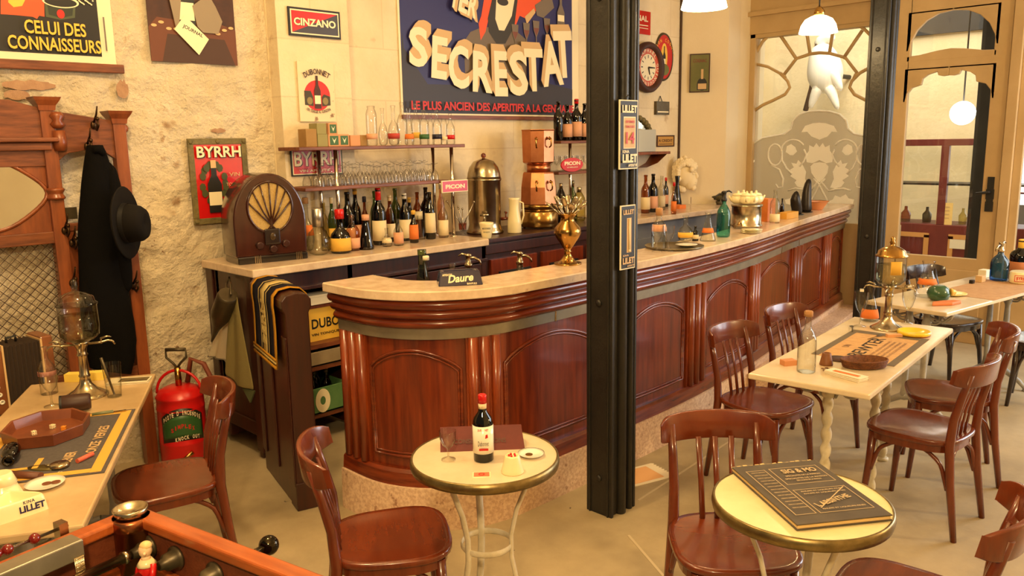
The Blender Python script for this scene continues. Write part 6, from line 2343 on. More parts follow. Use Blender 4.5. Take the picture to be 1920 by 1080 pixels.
# ---------------------------------------------------------------- long marble tables
TZ_ = 0.73
def long_table(label, loc, rz, L_, W_, m, twisted, legm):
    t = thing('marble_table', label, 'table', (*loc, 0), rz)
    b = MB()
    b.b2((-L_ / 2, -W_ / 2, TZ_ - 0.026), (L_ / 2, W_ / 2, TZ_))
    b.build('table_top', m, t, 0.006)
    sup = [(-0.43, (0.0,)), (-0.02, (-0.09,)), (0.50, (0.0,))] if twisted else [(-(L_ / 2 - 0.17), (-0.055, 0.055)), (L_ / 2 - 0.17, (-0.055, 0.055))]
    for x0, ys in sup:
        b = MB()
        b.b2((x0 - 0.018, -W_ / 2 + 0.04, TZ_ - 0.045), (x0 + 0.018, W_ / 2 - 0.04, TZ_ - 0.026))
        for s in (-1, 1):
            for k, (r0, yc, zc) in enumerate(((0.046, 0.095, 0.655), (0.030, 0.100, 0.655), (0.026, 0.175, 0.672))):
                b.tube([(x0, s * (yc + r0 * math.cos(a)), zc + r0 * math.sin(a)) for a in [2 * PI * q / 16 for q in range(17)]], 0.006, 6, caps=False)
            b.tube([(x0, s * 0.03, 0.60), (x0, s * 0.06, 0.66), (x0, s * 0.15, 0.63), (x0, s * 0.21, 0.685)], 0.008, 6)
        b.build('scroll_bracket', IRONG if twisted else legm, t)
        for y in ys:
            b = MB()
            if twisted:
                rows = []
                for i in range(61):
                    z = 0.012 + 0.588 * i / 60
                    row = []
                    for q in range(12):
                        a = 2 * PI * q / 12
                        r = 0.020 + 0.005 * math.cos(2 * (a - i * 0.42))
                        row.append((x0 + r * math.cos(a), y + r * math.sin(a), z))
                    rows.append(row)
                b.strip(rows, 0, True, True)
                b.lathe([(0.034, 0.0), (0.034, 0.012), (0.026, 0.02)], 12, (x0, y, 0))
                b.lathe([(0.028, 0.60), (0.030, 0.625), (0.022, 0.64), (0.022, 0.69)], 12, (x0, y, 0))
            else:
                b.lathe([(0.018, 0.10), (0.024, 0.14), (0.017, 0.20), (0.020, 0.40), (0.017, 0.58), (0.030, 0.61), (0.020, 0.64), (0.020, 0.70)], 12, (x0, y, 0))
            b.build('column', legm, t)
        for s in (() if twisted else (-1, 1)):
            b = MB()
            b.tube([(x0, 0, 0.13), (x0, s * 0.08, 0.115), (x0, s * 0.17, 0.06), (x0, s * 0.215, 0.014)], [0.024, 0.022, 0.017, 0.012], 8)
            b.lathe([(0.022, 0), (0.018, 0.014)], 10, (x0, s * 0.215, 0))
            b.build('foot', legm, t)
    if not twisted:
        b = MB()
        b.tube([(sup[0][0], 0, 0.13), (sup[-1][0], 0, 0.13)], 0.011, 8)
        b.build('stretcher', legm, t)
    return t
RT, RTA = (3.865, 1.487), math.radians(4.8)
long_table('long marble café table with twisted cream legs and newspaper placemat', RT, RTA, 1.43, 0.51, MARBLE2, True, IRONC)
FT, FTA = (5.73, 1.573), math.radians(-9.3)
long_table('far marble café table with scrolled iron legs before the glazed door', FT, FTA, 1.43, 0.50, MARBLE2, False, IRONG)
LT, LTA = (0.77, 3.114), math.radians(61.7)
long_table('long marble table with dice tray and absinthe fountain beside the hall stand', LT, LTA, 1.576, 0.51,
           mat('tan_marble', S(186, 158, 116), 0.25, c2=S(206, 180, 138), scale=4, lo=0.35, hi=0.7, detail=8), False, IRONG)

def round_table(label, c, r, top_m, n_leg=3, ph=0.4):
    t = thing('round_table', label, 'table', (*c, 0))
    b = MB()
    b.lathe([(r - 0.006, TZ_ - 0.020), (r - 0.006, TZ_)], 64)
    b.build('table_top', top_m, t)
    b = MB()
    b.lathe([(r - 0.012, TZ_ - 0.032), (r, TZ_ - 0.030), (r + 0.003, TZ_ - 0.016), (r, TZ_ + 0.001), (r - 0.005, TZ_ + 0.003), (r - 0.007, TZ_ + 0.001)], 64, caps=False)
    b.build('metal_rim', RIM, t)
    b = MB()
    b.lathe([(0.001, TZ_ - 0.03), (r - 0.012, TZ_ - 0.03), (r - 0.012, TZ_ - 0.021)], 48)
    b.build('underside', OAK, t)
    for k in range(n_leg):
        a = ph + 2 * PI * k / n_leg
        ca, sa = math.cos(a), math.sin(a)
        b = MB()
        R_ = [(0.155, TZ_ - 0.035), (0.140, 0.64), (0.105, 0.55), (0.085, 0.46), (0.085, 0.38), (0.105, 0.28), (0.15, 0.16), (0.19, 0.06), (0.205, 0.0)]
        b.tube([(q * ca, q * sa, z) for q, z in R_], 0.0125, 8, 0, True, (0.6, (-sa, ca, 0)))
        b.build('leg', IRONC, t)
    b = MB()
    b.tube([(0.085 * math.cos(2 * PI * i / 32), 0.085 * math.sin(2 * PI * i / 32), 0.42) for i in range(32)], 0.011, 8, 0, False, (0.35, (0, 0, 1)), True)
    b.build('leg_ring', IRONC, t)
    return t
R1, R2 = (1.708, 1.849), (2.082, 0.941)
round_table('small round café table with metal rim holding the wine bottle', R1, 0.243, MARBLE2, 3, 1.05)
round_table('small round café table with metal rim under the large menu book', R2, 0.243,
            mat('pale_table_marble', S(236, 224, 178), 0.25, c2=S(220, 202, 150), scale=5, lo=0.4, hi=0.8), 3, 0.12)

# ---------------------------------------------------------------- on the round tables
def on(px, py, z=TZ_):
    p = pt(px, py, 'z', z)
    return (p.x, p.y)
c = on(907, 862)
d = depth((*c, TZ_))
t = B(907, 865, 741, 19, 'wine', DARKG, 'dark wine bottle with red capsule and lettered white label on the round table', lab=WHITEC, z=TZ_, pos=c, labz=(.14, .56), name='wine_bottle')
hb = zat(903, 741, *c) - TZ_
r_ = 18 * d / F_PX
b = MB()
b.lathe([(r_ * 0.45, hb * 0.88), (r_ * 0.45, hb * 1.0), (r_ * 0.38, hb * 1.012)], 14)
b.build('capsule', RED, t)
b = MB()
b.lathe([(r_ * 0.42, hb * 0.80), (r_ * 0.44, hb * 0.88)], 14)
b.build('neck_label', CREAML, t)
back = math.atan2(-c[1], -c[0])
u = Vector((-math.sin(back), math.cos(back), 0))
nrm = Vector((math.cos(back), math.sin(back), 0))
a = Art(frame(nrm * (r_ * 1.06) - u * r_ * 0.55, u, (0, 0, 1)))
a.text('DUBONNET', 0.0, hb * 0.495, r_ * 1.1, hb * 0.035, 1, 0.03)
a.poly([(r_ * 0.75, hb * 0.38), (r_ * 1.05, hb * 0.40), (r_ * 1.0, hb * 0.45), (r_ * 0.8, hb * 0.44)], 1)
a.text('Dubonnet', 0.0, hb * 0.27, r_ * 1.1, hb * 0.075, 0, 0.0)
a.rect(r_ * 0.1, hb * 0.20, r_ * 1.05, hb * 0.235, 1)
a.build('lettering', [BLACK, REDP], t)
c = on(841, 862)
t = stem_glass('stem_glass', 'faceted stem glass beside the wine bottle on the round table', 'glass', (*c, TZ_), zat(841, 807, *c) - TZ_, 0.028, CLEAR2)
# red menu folder leaning up behind the bottle
MENU = mat('dark_red_card', S(104, 34, 26), 0.6, c2=S(92, 28, 22), scale=10)
p0, p1 = Vector((*on(826, 848), TZ_)), Vector((*on(984, 842), TZ_))
wv = p1 - p0
t = thing('menu_folder', 'dark red menu folder standing on the round table behind the bottle', 'menu', p0, math.atan2(wv.y, wv.x))
hm = zat(826, 812, p0.x, p0.y) - TZ_
b = MB()
b.add([(0, 0, 0), (wv.length, 0, 0), (wv.length * 0.97, 0.05, hm), (0.0, 0.05, hm), (0, 0.004, 0), (wv.length, 0.004, 0), (wv.length * 0.97, 0.054, hm), (0, 0.054, hm)],
      [(0, 1, 2, 3), (7, 6, 5, 4), (0, 4, 5, 1), (1, 5, 6, 2), (2, 6, 7, 3), (3, 7, 4, 0)])
b.add([(0, 0.10, 0), (wv.length, 0.10, 0), (wv.length * 0.97, 0.055, hm), (0.0, 0.055, hm)], [(0, 1, 2, 3)])
b.build('cover', MENU, t, 0, 2, 0, 0.002)
a = Art(frame((0, -0.003, 0), (1, 0, 0), (0, 0.05, hm)))
a.text('CONSOMMATIONS', 0.045, hm * 0.40, wv.length * 0.62, 0.016, 0, 0.02)
a.build('lettering', mat('faded_gilt_print', S(84, 48, 34), 0.5), t)
c = on(903, 891)
b = MB()
b.b2((-0.028, -0.022, 0), (0.028, 0.022, 0.0015))
o = tag(b.build('coaster', [CREAMP]), 'small square beer mat with red print on the round table', 'coaster', loc=(*c, TZ_), rz=-0.75)
a = Art(frame((-0.024, -0.014, 0.0016), (1, 0, 0), (0, 1, 0)))
a.rect(0, 0, 0.048, 0.032, 0)
a.ring(0.024, 0.016, 0.006, 0.010, 1)
a.build('print', [mat('rose_print', S(196, 120, 86), 0.6), REDP], o)
def match_holder(label, c, s, ph=0.0):
    t = thing('match_striker', label, 'match holder', (*c, TZ_))
    b = MB()
    b.lathe([(0.036 * s, 0), (0.037 * s, 0.004), (0.034 * s, 0.014), (0.024 * s, 0.052), (0.022 * s, 0.056), (0.017 * s, 0.056), (0.016 * s, 0.04), (0.0001, 0.036)], 24)
    b.build('body', CREAMC, t)
    return t
c = on(961, 885)
t = match_holder('cream conical match holder by the saucer on the round table', c, 0.98)
b = MB()
for k in range(5):
    b.ball((0.010 * math.cos(k * 2.5), 0.010 * math.sin(k * 2.5), 0.056), 0.004, 0, 6)
b.build('matches', RED, t)
c = on(996, 855)
t = thing('saucer', 'white saucer with a coin next to the cream match holder', 'saucer', (*c, TZ_))
b = MB()
b.lathe([(0.024, 0), (0.040, 0.009), (0.043, 0.012), (0.034, 0.008), (0.0001, 0.006)], 28)
b.build('dish', WHITEC, t)
b = MB()
b.lathe([(0.0425, 0.0115), (0.0438, 0.0125)], 28, caps=False)
b.build('blue_rim', NAVYP, t)
b = MB()
b.lathe([(0.012, 0), (0.012, 0.002)], 16)
o = tag(b.build('coin', BRASS), 'coin lying in the white saucer on the round table', 'coin', loc=(c[0] - 0.010, c[1], TZ_ + 0.0075))

# big menu book on the second round table
A_, B_, C_, D_ = [Vector((*on(*q, TZ_ + 0.02), 0)) for q in ((1375, 880), (1524, 858), (1668, 963), (1500, 986))]
ex = ((B_ - A_) + (C_ - D_)) / 2
ey = ((A_ - D_) + (B_ - C_)) / 2
mid = (A_ + B_ + C_ + D_) / 4
bw, bl = ex.length, ey.length
rz = math.atan2(ey.y, ey.x) - PI / 2
BOOK = mat('grey_board', S(84, 76, 66), 0.6, c2=S(72, 64, 56), scale=12)
t = thing('menu_book', 'large grey lettered menu book lying askew on the round table', 'book', (mid.x, mid.y, TZ_ + 0.003), rz)
b = MB()
b.b2((-bw / 2 + 0.004, -bl / 2 + 0.004, 0.003), (bw / 2 - 0.003, bl / 2 + 0.006, 0.013))
for k in range(14):
    x = -bw / 2 + 0.01 + (bw - 0.02) * k / 13
    b.box((x, bl / 2 + 0.004, 0.011), (0.013, 0.016 + 0.006 * (k % 3), 0.002), 0, 0.2 * (k % 2))
b.build('pages', mat('yellowed_pages', S(222, 190, 130), 0.8), t)
b = MB()
b.b2((-bw / 2, -bl / 2, 0), (bw / 2, bl / 2, 0.003))
b.b2((-bw / 2, -bl / 2, 0.0135), (bw / 2, bl / 2, 0.017))
b.build('cover', BOOK, t, 0.001)
a = Art(frame((-bw / 2, -bl / 2, 0.0172), (1, 0, 0), (0, 1, 0)))
a.step = 0.0002
GP = mat('pale_book_print', S(196, 172, 130), 0.6)
def box_line(x0, y0, x1, y1, w=0.0022):
    for q in ((x0, y0, x1, y0 + w), (x0, y1 - w, x1, y1), (x0, y0, x0 + w, y1), (x1 - w, y0, x1, y1)):
        a.rect(*[v for v in q], 0)
box_line(bw * 0.36, bl * 0.60, bw * 0.92, bl * 0.90)
box_line(bw * 0.34, bl * 0.12, bw * 0.92, bl * 0.50)
box_line(bw * 0.08, bl * 0.12, bw * 0.30, bl * 0.88)
a.text('SIG & MO', bw * 0.46, bl * 0.78, bw * 0.40, bl * 0.075, 0, 0.03)
for y, x0, x1 in ((0.72, 0.44, 0.84), (0.67, 0.40, 0.88), (0.63, 0.5, 0.78)):
    a.text('SPECIALITES DE LA MAISON', bw * x0, bl * y, bw * (x1 - x0), bl * 0.022, 0, 0.02)
a.text('L ABSINTHE', bw * 0.40, bl * 0.20, bw * 0.46, bl * 0.06, 0, 0.03, 0.32)
for y in (0.44, 0.40, 0.15):
    a.text('RHUMS ET LIQUEURS FINES', bw * 0.40, bl * y, bw * 0.46, bl * 0.02, 0, 0.02)
for k in range(13):
    a.text('VERMOUTH QUINQUINA', bw * 0.11, bl * (0.82 - k * 0.052), bw * 0.16, bl * 0.016, 0, 0.02)
a.poly([(bw * 0.38, bl * 0.17), (bw * 0.39, bl * 0.165), (bw * 0.88, bl * 0.455), (bw * 0.87, bl * 0.46)], 0)
a.build('lettering', GP, t)

# ---------------------------------------------------------------- on the long table
def fountain(label, c, lid_m, tall, tap_an, label_m=None, s=1.0):
    """absinthe fountain: metal foot and stem, lidded glass jar, four taps"""
    t = thing('absinthe_fountain', label, 'fountain', (*c, TZ_))
    b = MB()
    b.lathe([(0.085 * s, 0), (0.085 * s, 0.006), (0.07 * s, 0.014), (0.045 * s, 0.030), (0.024 * s, 0.055), (0.019 * s, 0.08), (0.023 * s, 0.088), (0.019 * s, 0.096), (0.017 * s, 0.17), (0.023 * s, 0.178), (0.018 * s, 0.186), (0.020 * s, 0.205), (0.028 * s, 0.222), (0.034 * s, 0.235)], 24)
    b.build('stem', NICKEL, t)
    b = MB()
    b.lathe([(0.03 * s, 0.235), (0.055 * s, 0.242), (0.074 * s, 0.262), (0.077 * s, 0.30), (0.075 * s, 0.385), (0.078 * s, 0.39)], 28, caps=False)
    b.build('glass_jar', CLEAR2, t)
    b = MB()
    b.lathe([(0.0001, 0.2365), (0.028 * s, 0.237), (0.053 * s, 0.245), (0.072 * s, 0.264), (0.074 * s, 0.30), (0.073 * s, 0.345), (0.0001, 0.345)], 24)
    b.build('water', glass('water', (0.93, 0.94, 0.86), (0.55, 0.55, 0.45), 0.4), t)
    b = MB()
    b.lathe([(0.079 * s, 0.388), (0.080 * s, 0.394), (0.07 * s, 0.402), (0.066 * s, 0.42), (0.04 * s, 0.437), (0.012 * s, 0.445), (0.010 * s, 0.455), (0.015 * s, 0.463), (0.008 * s, 0.472), (0.012 * s, 0.482), (0.002 * s, 0.495)], 24)
    b.build('lid', lid_m, t)
    for k in range(4):
        an = tap_an + k * PI / 2
        b = MB()
        b.M = Matrix.Rotation(an, 4, 'Z')
        b.tube([(0.02 * s, 0, 0.222), (0.07 * s, 0, 0.222), (0.10 * s, 0, 0.228), (0.118 * s, 0, 0.222), (0.126 * s, 0, 0.208)], [0.005, 0.005, 0.0045, 0.004, 0.0035], 8)
        b.tube([(0.075 * s, 0, 0.216), (0.075 * s, 0, 0.238), (0.098 * s, 0, 0.245), (0.115 * s, 0, 0.240)], [0.005, 0.005, 0.004, 0.002], 7)
        b.build('tap', NICKEL, t)
    if label_m:
        back = math.atan2(-c[1], -c[0]) + 0.35
        b = MB()
        b.strip([[(0.0785 * s * math.cos(back + (i - 4) * 0.09), 0.0785 * s * math.sin(back + (i - 4) * 0.09), z) for i in range(9)] for z in (0.30, 0.37)])
        b.build('paper_label', label_m, t, 0, 2, 0, 0.0006)
    return t
c = on(1663, 616)
fountain('absinthe fountain with pointed metal lid on the long table near the dark post', c, BRASS, True, 0.2, YELL)
B(1511, 703, 585, 17, 'liqueur', CLEAR2, 'tall ribbed clear bottle with a cork at the corner of the long table', lab=None, z=TZ_, pos=on(1511, 697), cap=CORK, capz=.93)
t = B(1628, 604, 532, 16, 'carafe', CLEAR2, 'clear water carafe with orange label behind the stem glass', 'carafe', lab=ORNG, z=TZ_, pos=on(1630, 602), labz=(.10, .34), name='carafe')
for (px, py, pt_, label) in ((1612, 612, 546, 'tall absinthe glass with lump of sugar before the water carafe'), (1701, 606, 540, 'tall absinthe glass behind the yellow ashtray')):
    c = on(px, py)
    t = stem_glass('absinthe_glass', label, 'glass', (*c, TZ_), zat(px, pt_, *c) - TZ_, 0.036, CLEAR2)
    b = MB()
    b.box((0, 0, (zat(px, pt_, *c) - TZ_) * 1.0 + 0.006), (0.03, 0.02, 0.012), 0, 0.4)
    b.build('sugar_lump', WHITEC, t)
c = on(1713, 628)
t = thing('ashtray', 'round yellow ashtray on the long table near its far corner', 'ashtray', (*c, TZ_))
b = MB()
b.lathe([(0.062, 0), (0.078, 0.006), (0.080, 0.022), (0.072, 0.024), (0.062, 0.010), (0.0001, 0.008)], 32)
b.build('dish', mat('yellow_enamel', S(238, 204, 50), 0.25, coat=0.4), t)
b = MB()
b.lathe([(0.070, 0.0005), (0.0785, 0.0055)], 32, caps=False)
b.build('red_base_line', REDP, t)
# newspaper placemat
def flat_sheet(name, label, cat, corners, m, z=TZ_, th=0.001):
    P = [Vector((*on(*q, z), 0)) for q in corners]      # lower left, lower right, upper right, upper left as read
    ex = ((P[1] - P[0]) + (P[2] - P[3])) / 2
    ey0 = ((P[3] - P[0]) + (P[2] - P[1])) / 2
    mid = sum(P, Vector()) / 4
    rz = math.atan2(ex.y, ex.x)
    w_, h_ = ex.length, abs(ey0.dot(Vector((-math.sin(rz), math.cos(rz), 0))))
    t = thing(name, label, cat, (mid.x, mid.y, z), rz)
    b = MB()
    b.b2((-w_ / 2, -h_ / 2, 0.0003), (w_ / 2, h_ / 2, th))
    b.build('sheet', m, t)
    return t, Art(frame((-w_ / 2, -h_ / 2, th), (1, 0, 0), (0, 1, 0))), w_, h_
t, a, w_, h_ = flat_sheet('placemat', 'brown newspaper placemat lettered BEWTER with grey border on the long table', 'placemat', ((1532, 652), (1640, 612), (1732, 640), (1655, 695)), TANP)
t.rotation_euler.z = RTA
w_, h_ = 0.62, 0.37
t.location = (*on(1635, 650), TZ_)
for o in list(COL.objects):
    if o.parent is t:
        bpy.data.objects.remove(o)
b = MB()
b.b2((-w_ / 2, -h_ / 2, 0.0003), (w_ / 2, h_ / 2, 0.0012))
b.build('sheet', mat('kraft_print', S(206, 164, 106), 0.75, c2=S(192, 148, 92), scale=30), t)
a = Art(frame((-w_ / 2, -h_ / 2, 0.0012), (1, 0, 0), (0, 1, 0)))
a.step = 0.0003
for q in ((0, 0, w_, 0.035), (0, h_ - 0.035, w_, h_), (w_ - 0.06, 0.035, w_, h_ - 0.035)):
    a.rect(*q, 0)
a.text('BEWTER', 0.08, 0.17, 0.42, 0.062, 1, 0.01)
a.text('UN', 0.22, 0.27, 0.06, 0.03, 2, 0.01)
for k in range(4):
    a.text('DUVIN ET ALCOOLS SUPERIEURS', 0.10, 0.135 - k * 0.024, 0.36, 0.012, 2, 0.01)
a.build('lettering', [mat('grey_border_print', S(104, 92, 72), 0.7), BLACK, mat('faint_brown_print', S(120, 88, 58), 0.7)], t)
# basket, note pad, ring of coins, cup and box
c = on(1620, 688)
t = thing('bread_basket', 'oval brown wicker basket on the long table', 'basket', (*c, TZ_ + 0.001), -0.75)
WICK = mat('wicker', S(128, 76, 36), 0.7, c2=S(92, 50, 22), scale=60, bump=0.6, bscale=90)
b = MB()
b.lathe([(0.060, 0), (0.074, 0.004), (0.082, 0.034), (0.084, 0.036), (0.080, 0.038), (0.072, 0.010), (0.0001, 0.006)], 36, sx=1.25, sy=0.8)
for k in range(6):
    b.tube([((0.074 + 0.0014 * k) * 1.27 * math.cos(2 * PI * i / 40), (0.074 + 0.0014 * k) * 0.82 * math.sin(2 * PI * i / 40), 0.006 + 0.0057 * k) for i in range(40)], 0.0028, 5, closed=True)
b.build('body', WICK, t)
p0, p1 = Vector((*on(1544, 700), 0)), Vector((*on(1607, 718), 0))
wv = p1 - p0
for k in range(3):
    b = MB()
    b.box((0, 0, 0.003), (wv.length + 0.004 * (k % 2), 0.062, 0.005), 0)
    o = b.build('note_pad', PAPER, None, 0.001)
    tag(o, ('lowest pad of the small pile near the long table corner', 'middle pad of the small pile near the long table corner', 'topmost pad of the small pile near the long table corner')[k], 'note pad',
        loc=(*on(1586, 707), TZ_ + 0.0062 * k), rz=math.atan2(wv.y, wv.x) + 0.03 * k)
    if k == 2:
        b = MB()
        b.box((0.005, -0.005, 0.0062), (wv.length * 0.7, 0.022, 0.0008), 0, 0.05)
        b.build('printed_band', ORNG, o)
c = on(1552, 693)
for k in range(9):
    an = k * 0.62
    b = MB()
    b.lathe([(0.0075, 0), (0.0075, 0.002)], 12)
    o = b.build('coin', CHROME)
    tag(o, 'small silver coin of the scattered change beside the note pads', 'coin', 'scattered silver coins', (c[0] + 0.020 * math.cos(an) * (0.6 + 0.5 * (k % 3)), c[1] + 0.020 * math.sin(an) * (0.6 + 0.5 * (k % 2)), TZ_ + 0.0003))
c = on(1549, 684)
t = match_holder('brown pottery match holder on the long table behind the coins', c, 0.8)
for o in COL.objects:
    if o.parent is t:
        o.data.materials[0] = mat('brown_pottery', S(132, 84, 46), 0.5, c2=S(112, 66, 36), scale=14)
b = MB()
b.lathe([(0.03, 0), (0.052, 0.002), (0.053, 0.004), (0.0001, 0.003)], 24)
o = tag(b.build('dark_saucer', BROWNP), 'flat dark brown dish lying beside the brown match holder', 'dish', loc=(*on(1573, 674), TZ_ + 0.0015))
b = MB()
b.box((0, 0, 0.012), (0.062, 0.042, 0.024))
o = tag(b.build('match_box', mat('pale_orange_card', S(206, 140, 92), 0.7), None, 0.001), 'pale orange match box next to the ribbed clear bottle', 'match box', loc=(*on(1478, 684), TZ_), rz=-0.55)
for k, (px, py, rz) in enumerate(((1480, 640, 0), (1600, 615, 0.2), (1685, 618, 0.6))):
    pass
b = MB()
b.box((0, 0, 0.008), (0.075, 0.028, 0.016))
o = tag(b.build('card_case', mat('salmon_case', S(214, 160, 112), 0.6), None, 0.001), 'small salmon box between fountain foot and yellow ashtray', 'box', loc=(*on(1676, 632), TZ_), rz=-0.8)
for k, (px, py, rz) in enumerate(((1598, 618, 0.3), (1640, 634, -0.2))):
    b = MB()
    b.tube([(-0.07, 0, 0.004), (0.02, 0, 0.004), (0.05, 0.004, 0.006), (0.075, 0, 0.005)], [0.003, 0.003, 0.012, 0.003], 8, 0, True, (0.25, (0, 1, 0)))
    o = b.build('absinthe_spoon', TIN)
    tag(o, ('dark slotted spoon lying before the absinthe glass with sugar', 'dark slotted spoon lying at the fountain foot')[k], 'spoon', loc=(*on(px, py), TZ_ + 0.002), rz=RTA + rz)

# ---------------------------------------------------------------- on the far table
B(1735, 562, 489, 22, 'carafe', CLEAR, 'clear milk shaped carafe with orange badge on the far table', 'carafe', lab=ORNG, z=TZ_, pos=on(1737, 556), labz=(.36, .52), name='carafe')
c = on(1759, 563)
t = thing('green_pot', 'round green pottery pot with cream knob on the far table', 'pot', (*c, TZ_))
b = MB()
b.lathe([(0.035, 0), (0.058, 0.012), (0.068, 0.045), (0.055, 0.08), (0.03, 0.095)], 22)
b.build('body', mat('green_glaze', S(44, 84, 54), 0.25, coat=0.4), t)
b = MB()
b.M = frame((0.02, -0.06, 0.055), (0.7, 0.7, 0), (0, 0, 1))
b.lathe([(0.022, 0), (0.024, 0.01), (0.016, 0.02), (0.018, 0.026), (0.008, 0.034)], 16)
b.build('knob', mat('ochre_glaze', S(226, 190, 96), 0.3, coat=0.4), t)
c = on(1785, 553)
b = MB()
b.lathe([(0.05, 0), (0.085, 0.010), (0.088, 0.013), (0.07, 0.008), (0.0001, 0.006)], 28)
o = tag(b.build('yellow_plate', mat('yellow_china', S(240, 214, 110), 0.3, coat=0.3)), 'yellow plate behind the green pot on the far table', 'plate', loc=(*c, TZ_))
b = MB()
b.prism([(-0.10, -0.02), (0.02, -0.05), (0.12, -0.02), (0.10, 0.02), (0.0, 0.03), (-0.06, 0.02)], 0, 0.02)
o = tag(b.build('leather_pouch', mat('orange_leather', S(204, 120, 66), 0.6), None, 0.006), 'flat orange leather pouch near the corner of the far table', 'pouch', loc=(*on(1768, 571), TZ_), rz=-0.5)
b = MB()
b.b2((-0.40, -0.20, 0.0003), (0.34, 0.18, 0.002))
o = tag(b.build('brown_mat', mat('brown_cloth_mat', S(186, 146, 98), 0.9, c2=S(172, 130, 84), scale=20)), 'brown cloth mat lying across the far table', 'mat', loc=(*on(1858, 541), TZ_), rz=FTA)
c = on(1872, 526)
t = B(1872, 530, 470, 16, 'siphon', BLUEG, 'bright blue soda siphon on the far table', 'siphon', z=TZ_ + 0.002, pos=c, name='siphon', n=12)
siphon_head(t, zat(1872, 470, *c) - TZ_ - 0.012, NICKEL, 1.1, 2.9)
c = on(1916, 531)
t = thing('match_stand', 'cream round BYRRH stand on the far table before the dark bottle', 'match stand', (*c, TZ_ + 0.002))
b = MB()
b.lathe([(0.075, 0), (0.08, 0.01), (0.078, 0.075), (0.07, 0.08)], 28)
b.build('body', CREAMC, t)
back = math.atan2(-c[1], -c[0])
u = Vector((-math.sin(back), math.cos(back), 0))
a = Art(frame(Vector((math.cos(back), math.sin(back), 0)) * 0.0815 - u * 0.045, u, (0, 0, 1)))
a.rect(0, 0.018, 0.09, 0.062, 0)
a.rect(0.004, 0.022, 0.086, 0.058, 1)
a.text('BYRRH', 0.010, 0.028, 0.07, 0.024, 0, 0.03)
a.build('lettering', [RED, CREAMP], t)
B(1912, 520, 450, 20, 'wine', DARKG, 'dark wine bottle with gold foil behind the BYRRH stand', z=TZ_ + 0.002, pos=on(1913, 516), lab=mat('brown_label', S(176, 110, 66), 0.7), cap=YELLP, capz=.72, labz=(.06, .40))
for (px, py, m, label, sz) in ((1838, 529, TANP, 'tan wooden cube on the brown mat', 0.045), (1845, 520, CREAMP, 'cream box behind the tan cube on the brown mat', 0.055), (1822, 532, BRONZE, 'little dark pipe stand at the edge of the brown mat', 0.025)):
    b = MB()
    b.box((0, 0, sz / 2), (sz * 1.3, sz, sz))
    o = tag(b.build('small_box', m, None, 0.003), label, 'box', loc=(*on(px, py), TZ_ + 0.002), rz=FTA)

# paper doily-edged card on the floor behind the steel post
p0 = pt(1208, 890, 'z', 0)
t = thing('floor_card', 'cream scallop-edged card lying on the floor behind the steel post', 'card', (p0.x, p0.y, 0.0005), -0.3)
b = MB()
n = 9
edge = [(-0.16, -0.10)] + [(0.12 + (0.014 if k % 2 else 0.0), -0.10 + 0.2 * k / 18) for k in range(19)] + [(-0.16, 0.10)]
b.prism(edge, 0, 0.003)
b.build('card', PAPER, t)
b = MB()
b.b2((-0.14, -0.08, 0.003), (0.07, 0.08, 0.0035))
b.build('print', mat('peach_print', S(226, 176, 122), 0.7), t)
# ---------------------------------------------------------------- hall stand
HY = 4.50
t = thing('hall_stand', 'tall wooden hall stand with oval mirror, lattice and coat hooks against the rough wall', 'hall stand', (0.93, HY, 0))
CX = 0.93
def hp(px, py, y=HY):
    p = pt(px, py, 'y', y)
    return (p.x - CX, p.z)
xs_in, xs_out = 1.265 - CX, 1.60 - CX
for s in (-1, 1):
    for x, z1, cap in ((xs_in, hp(92, 200)[1], True), (xs_out, hp(215, 225)[1], True)):
        b = MB()
        b.b2((s * x - 0.032, -0.03, 0), (s * x + 0.032, 0.03, z1))
        if x == xs_in:
            b.lathe([(0.038, 1.50), (0.046, 1.51), (0.034, 1.53), (0.046, 1.55), (0.038, 1.56)], 14, (s * x, -0.012, 0))
        b.build('post', OAK, t, 0.004)
        b = MB()
        M0 = b.M
        vs = []
        for k, (r, z) in enumerate(((0.036, z1 - 0.02), (0.040, z1 + 0.005), (0.056, z1 + 0.03), (0.062, z1 + 0.045))):
            vs.append([(s * x - r, -r, z), (s * x + r, -r, z), (s * x + r, r, z), (s * x - r, r, z)])
        b.strip(vs, 0, False, True)
        b.add(vs[-1], [(0, 1, 2, 3)])
        b.build('capital', OAK, t)
# crest board, arched down towards the ends
b = MB()
zt0, zt1, zt2 = hp(0, 199)[1], hp(100, 210)[1], hp(205, 228)[1]
zlow = hp(100, 288)[1]
top = [(-xs_out, zt2), (-xs_in, zt1 + 0.01), (-0.18, zt0 + 0.03), (0, zt0 + 0.035), (0.18, zt0 + 0.03), (xs_in, zt1 + 0.01), (xs_out, zt2)]
low = [(xs_out, zlow - 0.06), ((xs_in + xs_out) / 2 + 0.09, zlow), ((xs_in + xs_out) / 2, zlow + 0.015), ((xs_in + xs_out) / 2 - 0.09, zlow), (xs_in, zlow - 0.06), (-xs_in, zlow - 0.06), (-(xs_in + xs_out) / 2, zlow), (-xs_out, zlow - 0.06)]
b.M = frame((0, 0.012, 0), (1, 0, 0), (0, 0, 1))
b.prism(top[::-1] + low[::-1], 0, 0.03)
b.build('crest_board', OAK_H, t, 0.003)
b = MB()
zs = hp(50, 263)[1]
b.b2((-xs_in - 0.03, -0.075, zs - 0.01), (xs_in + 0.03, 0.0, zs + 0.012))
b.b2((-xs_in, -0.05, zs - 0.05), (xs_in, 0.0, zs - 0.012))
b.build('cornice', OAK_H, t, 0.006)
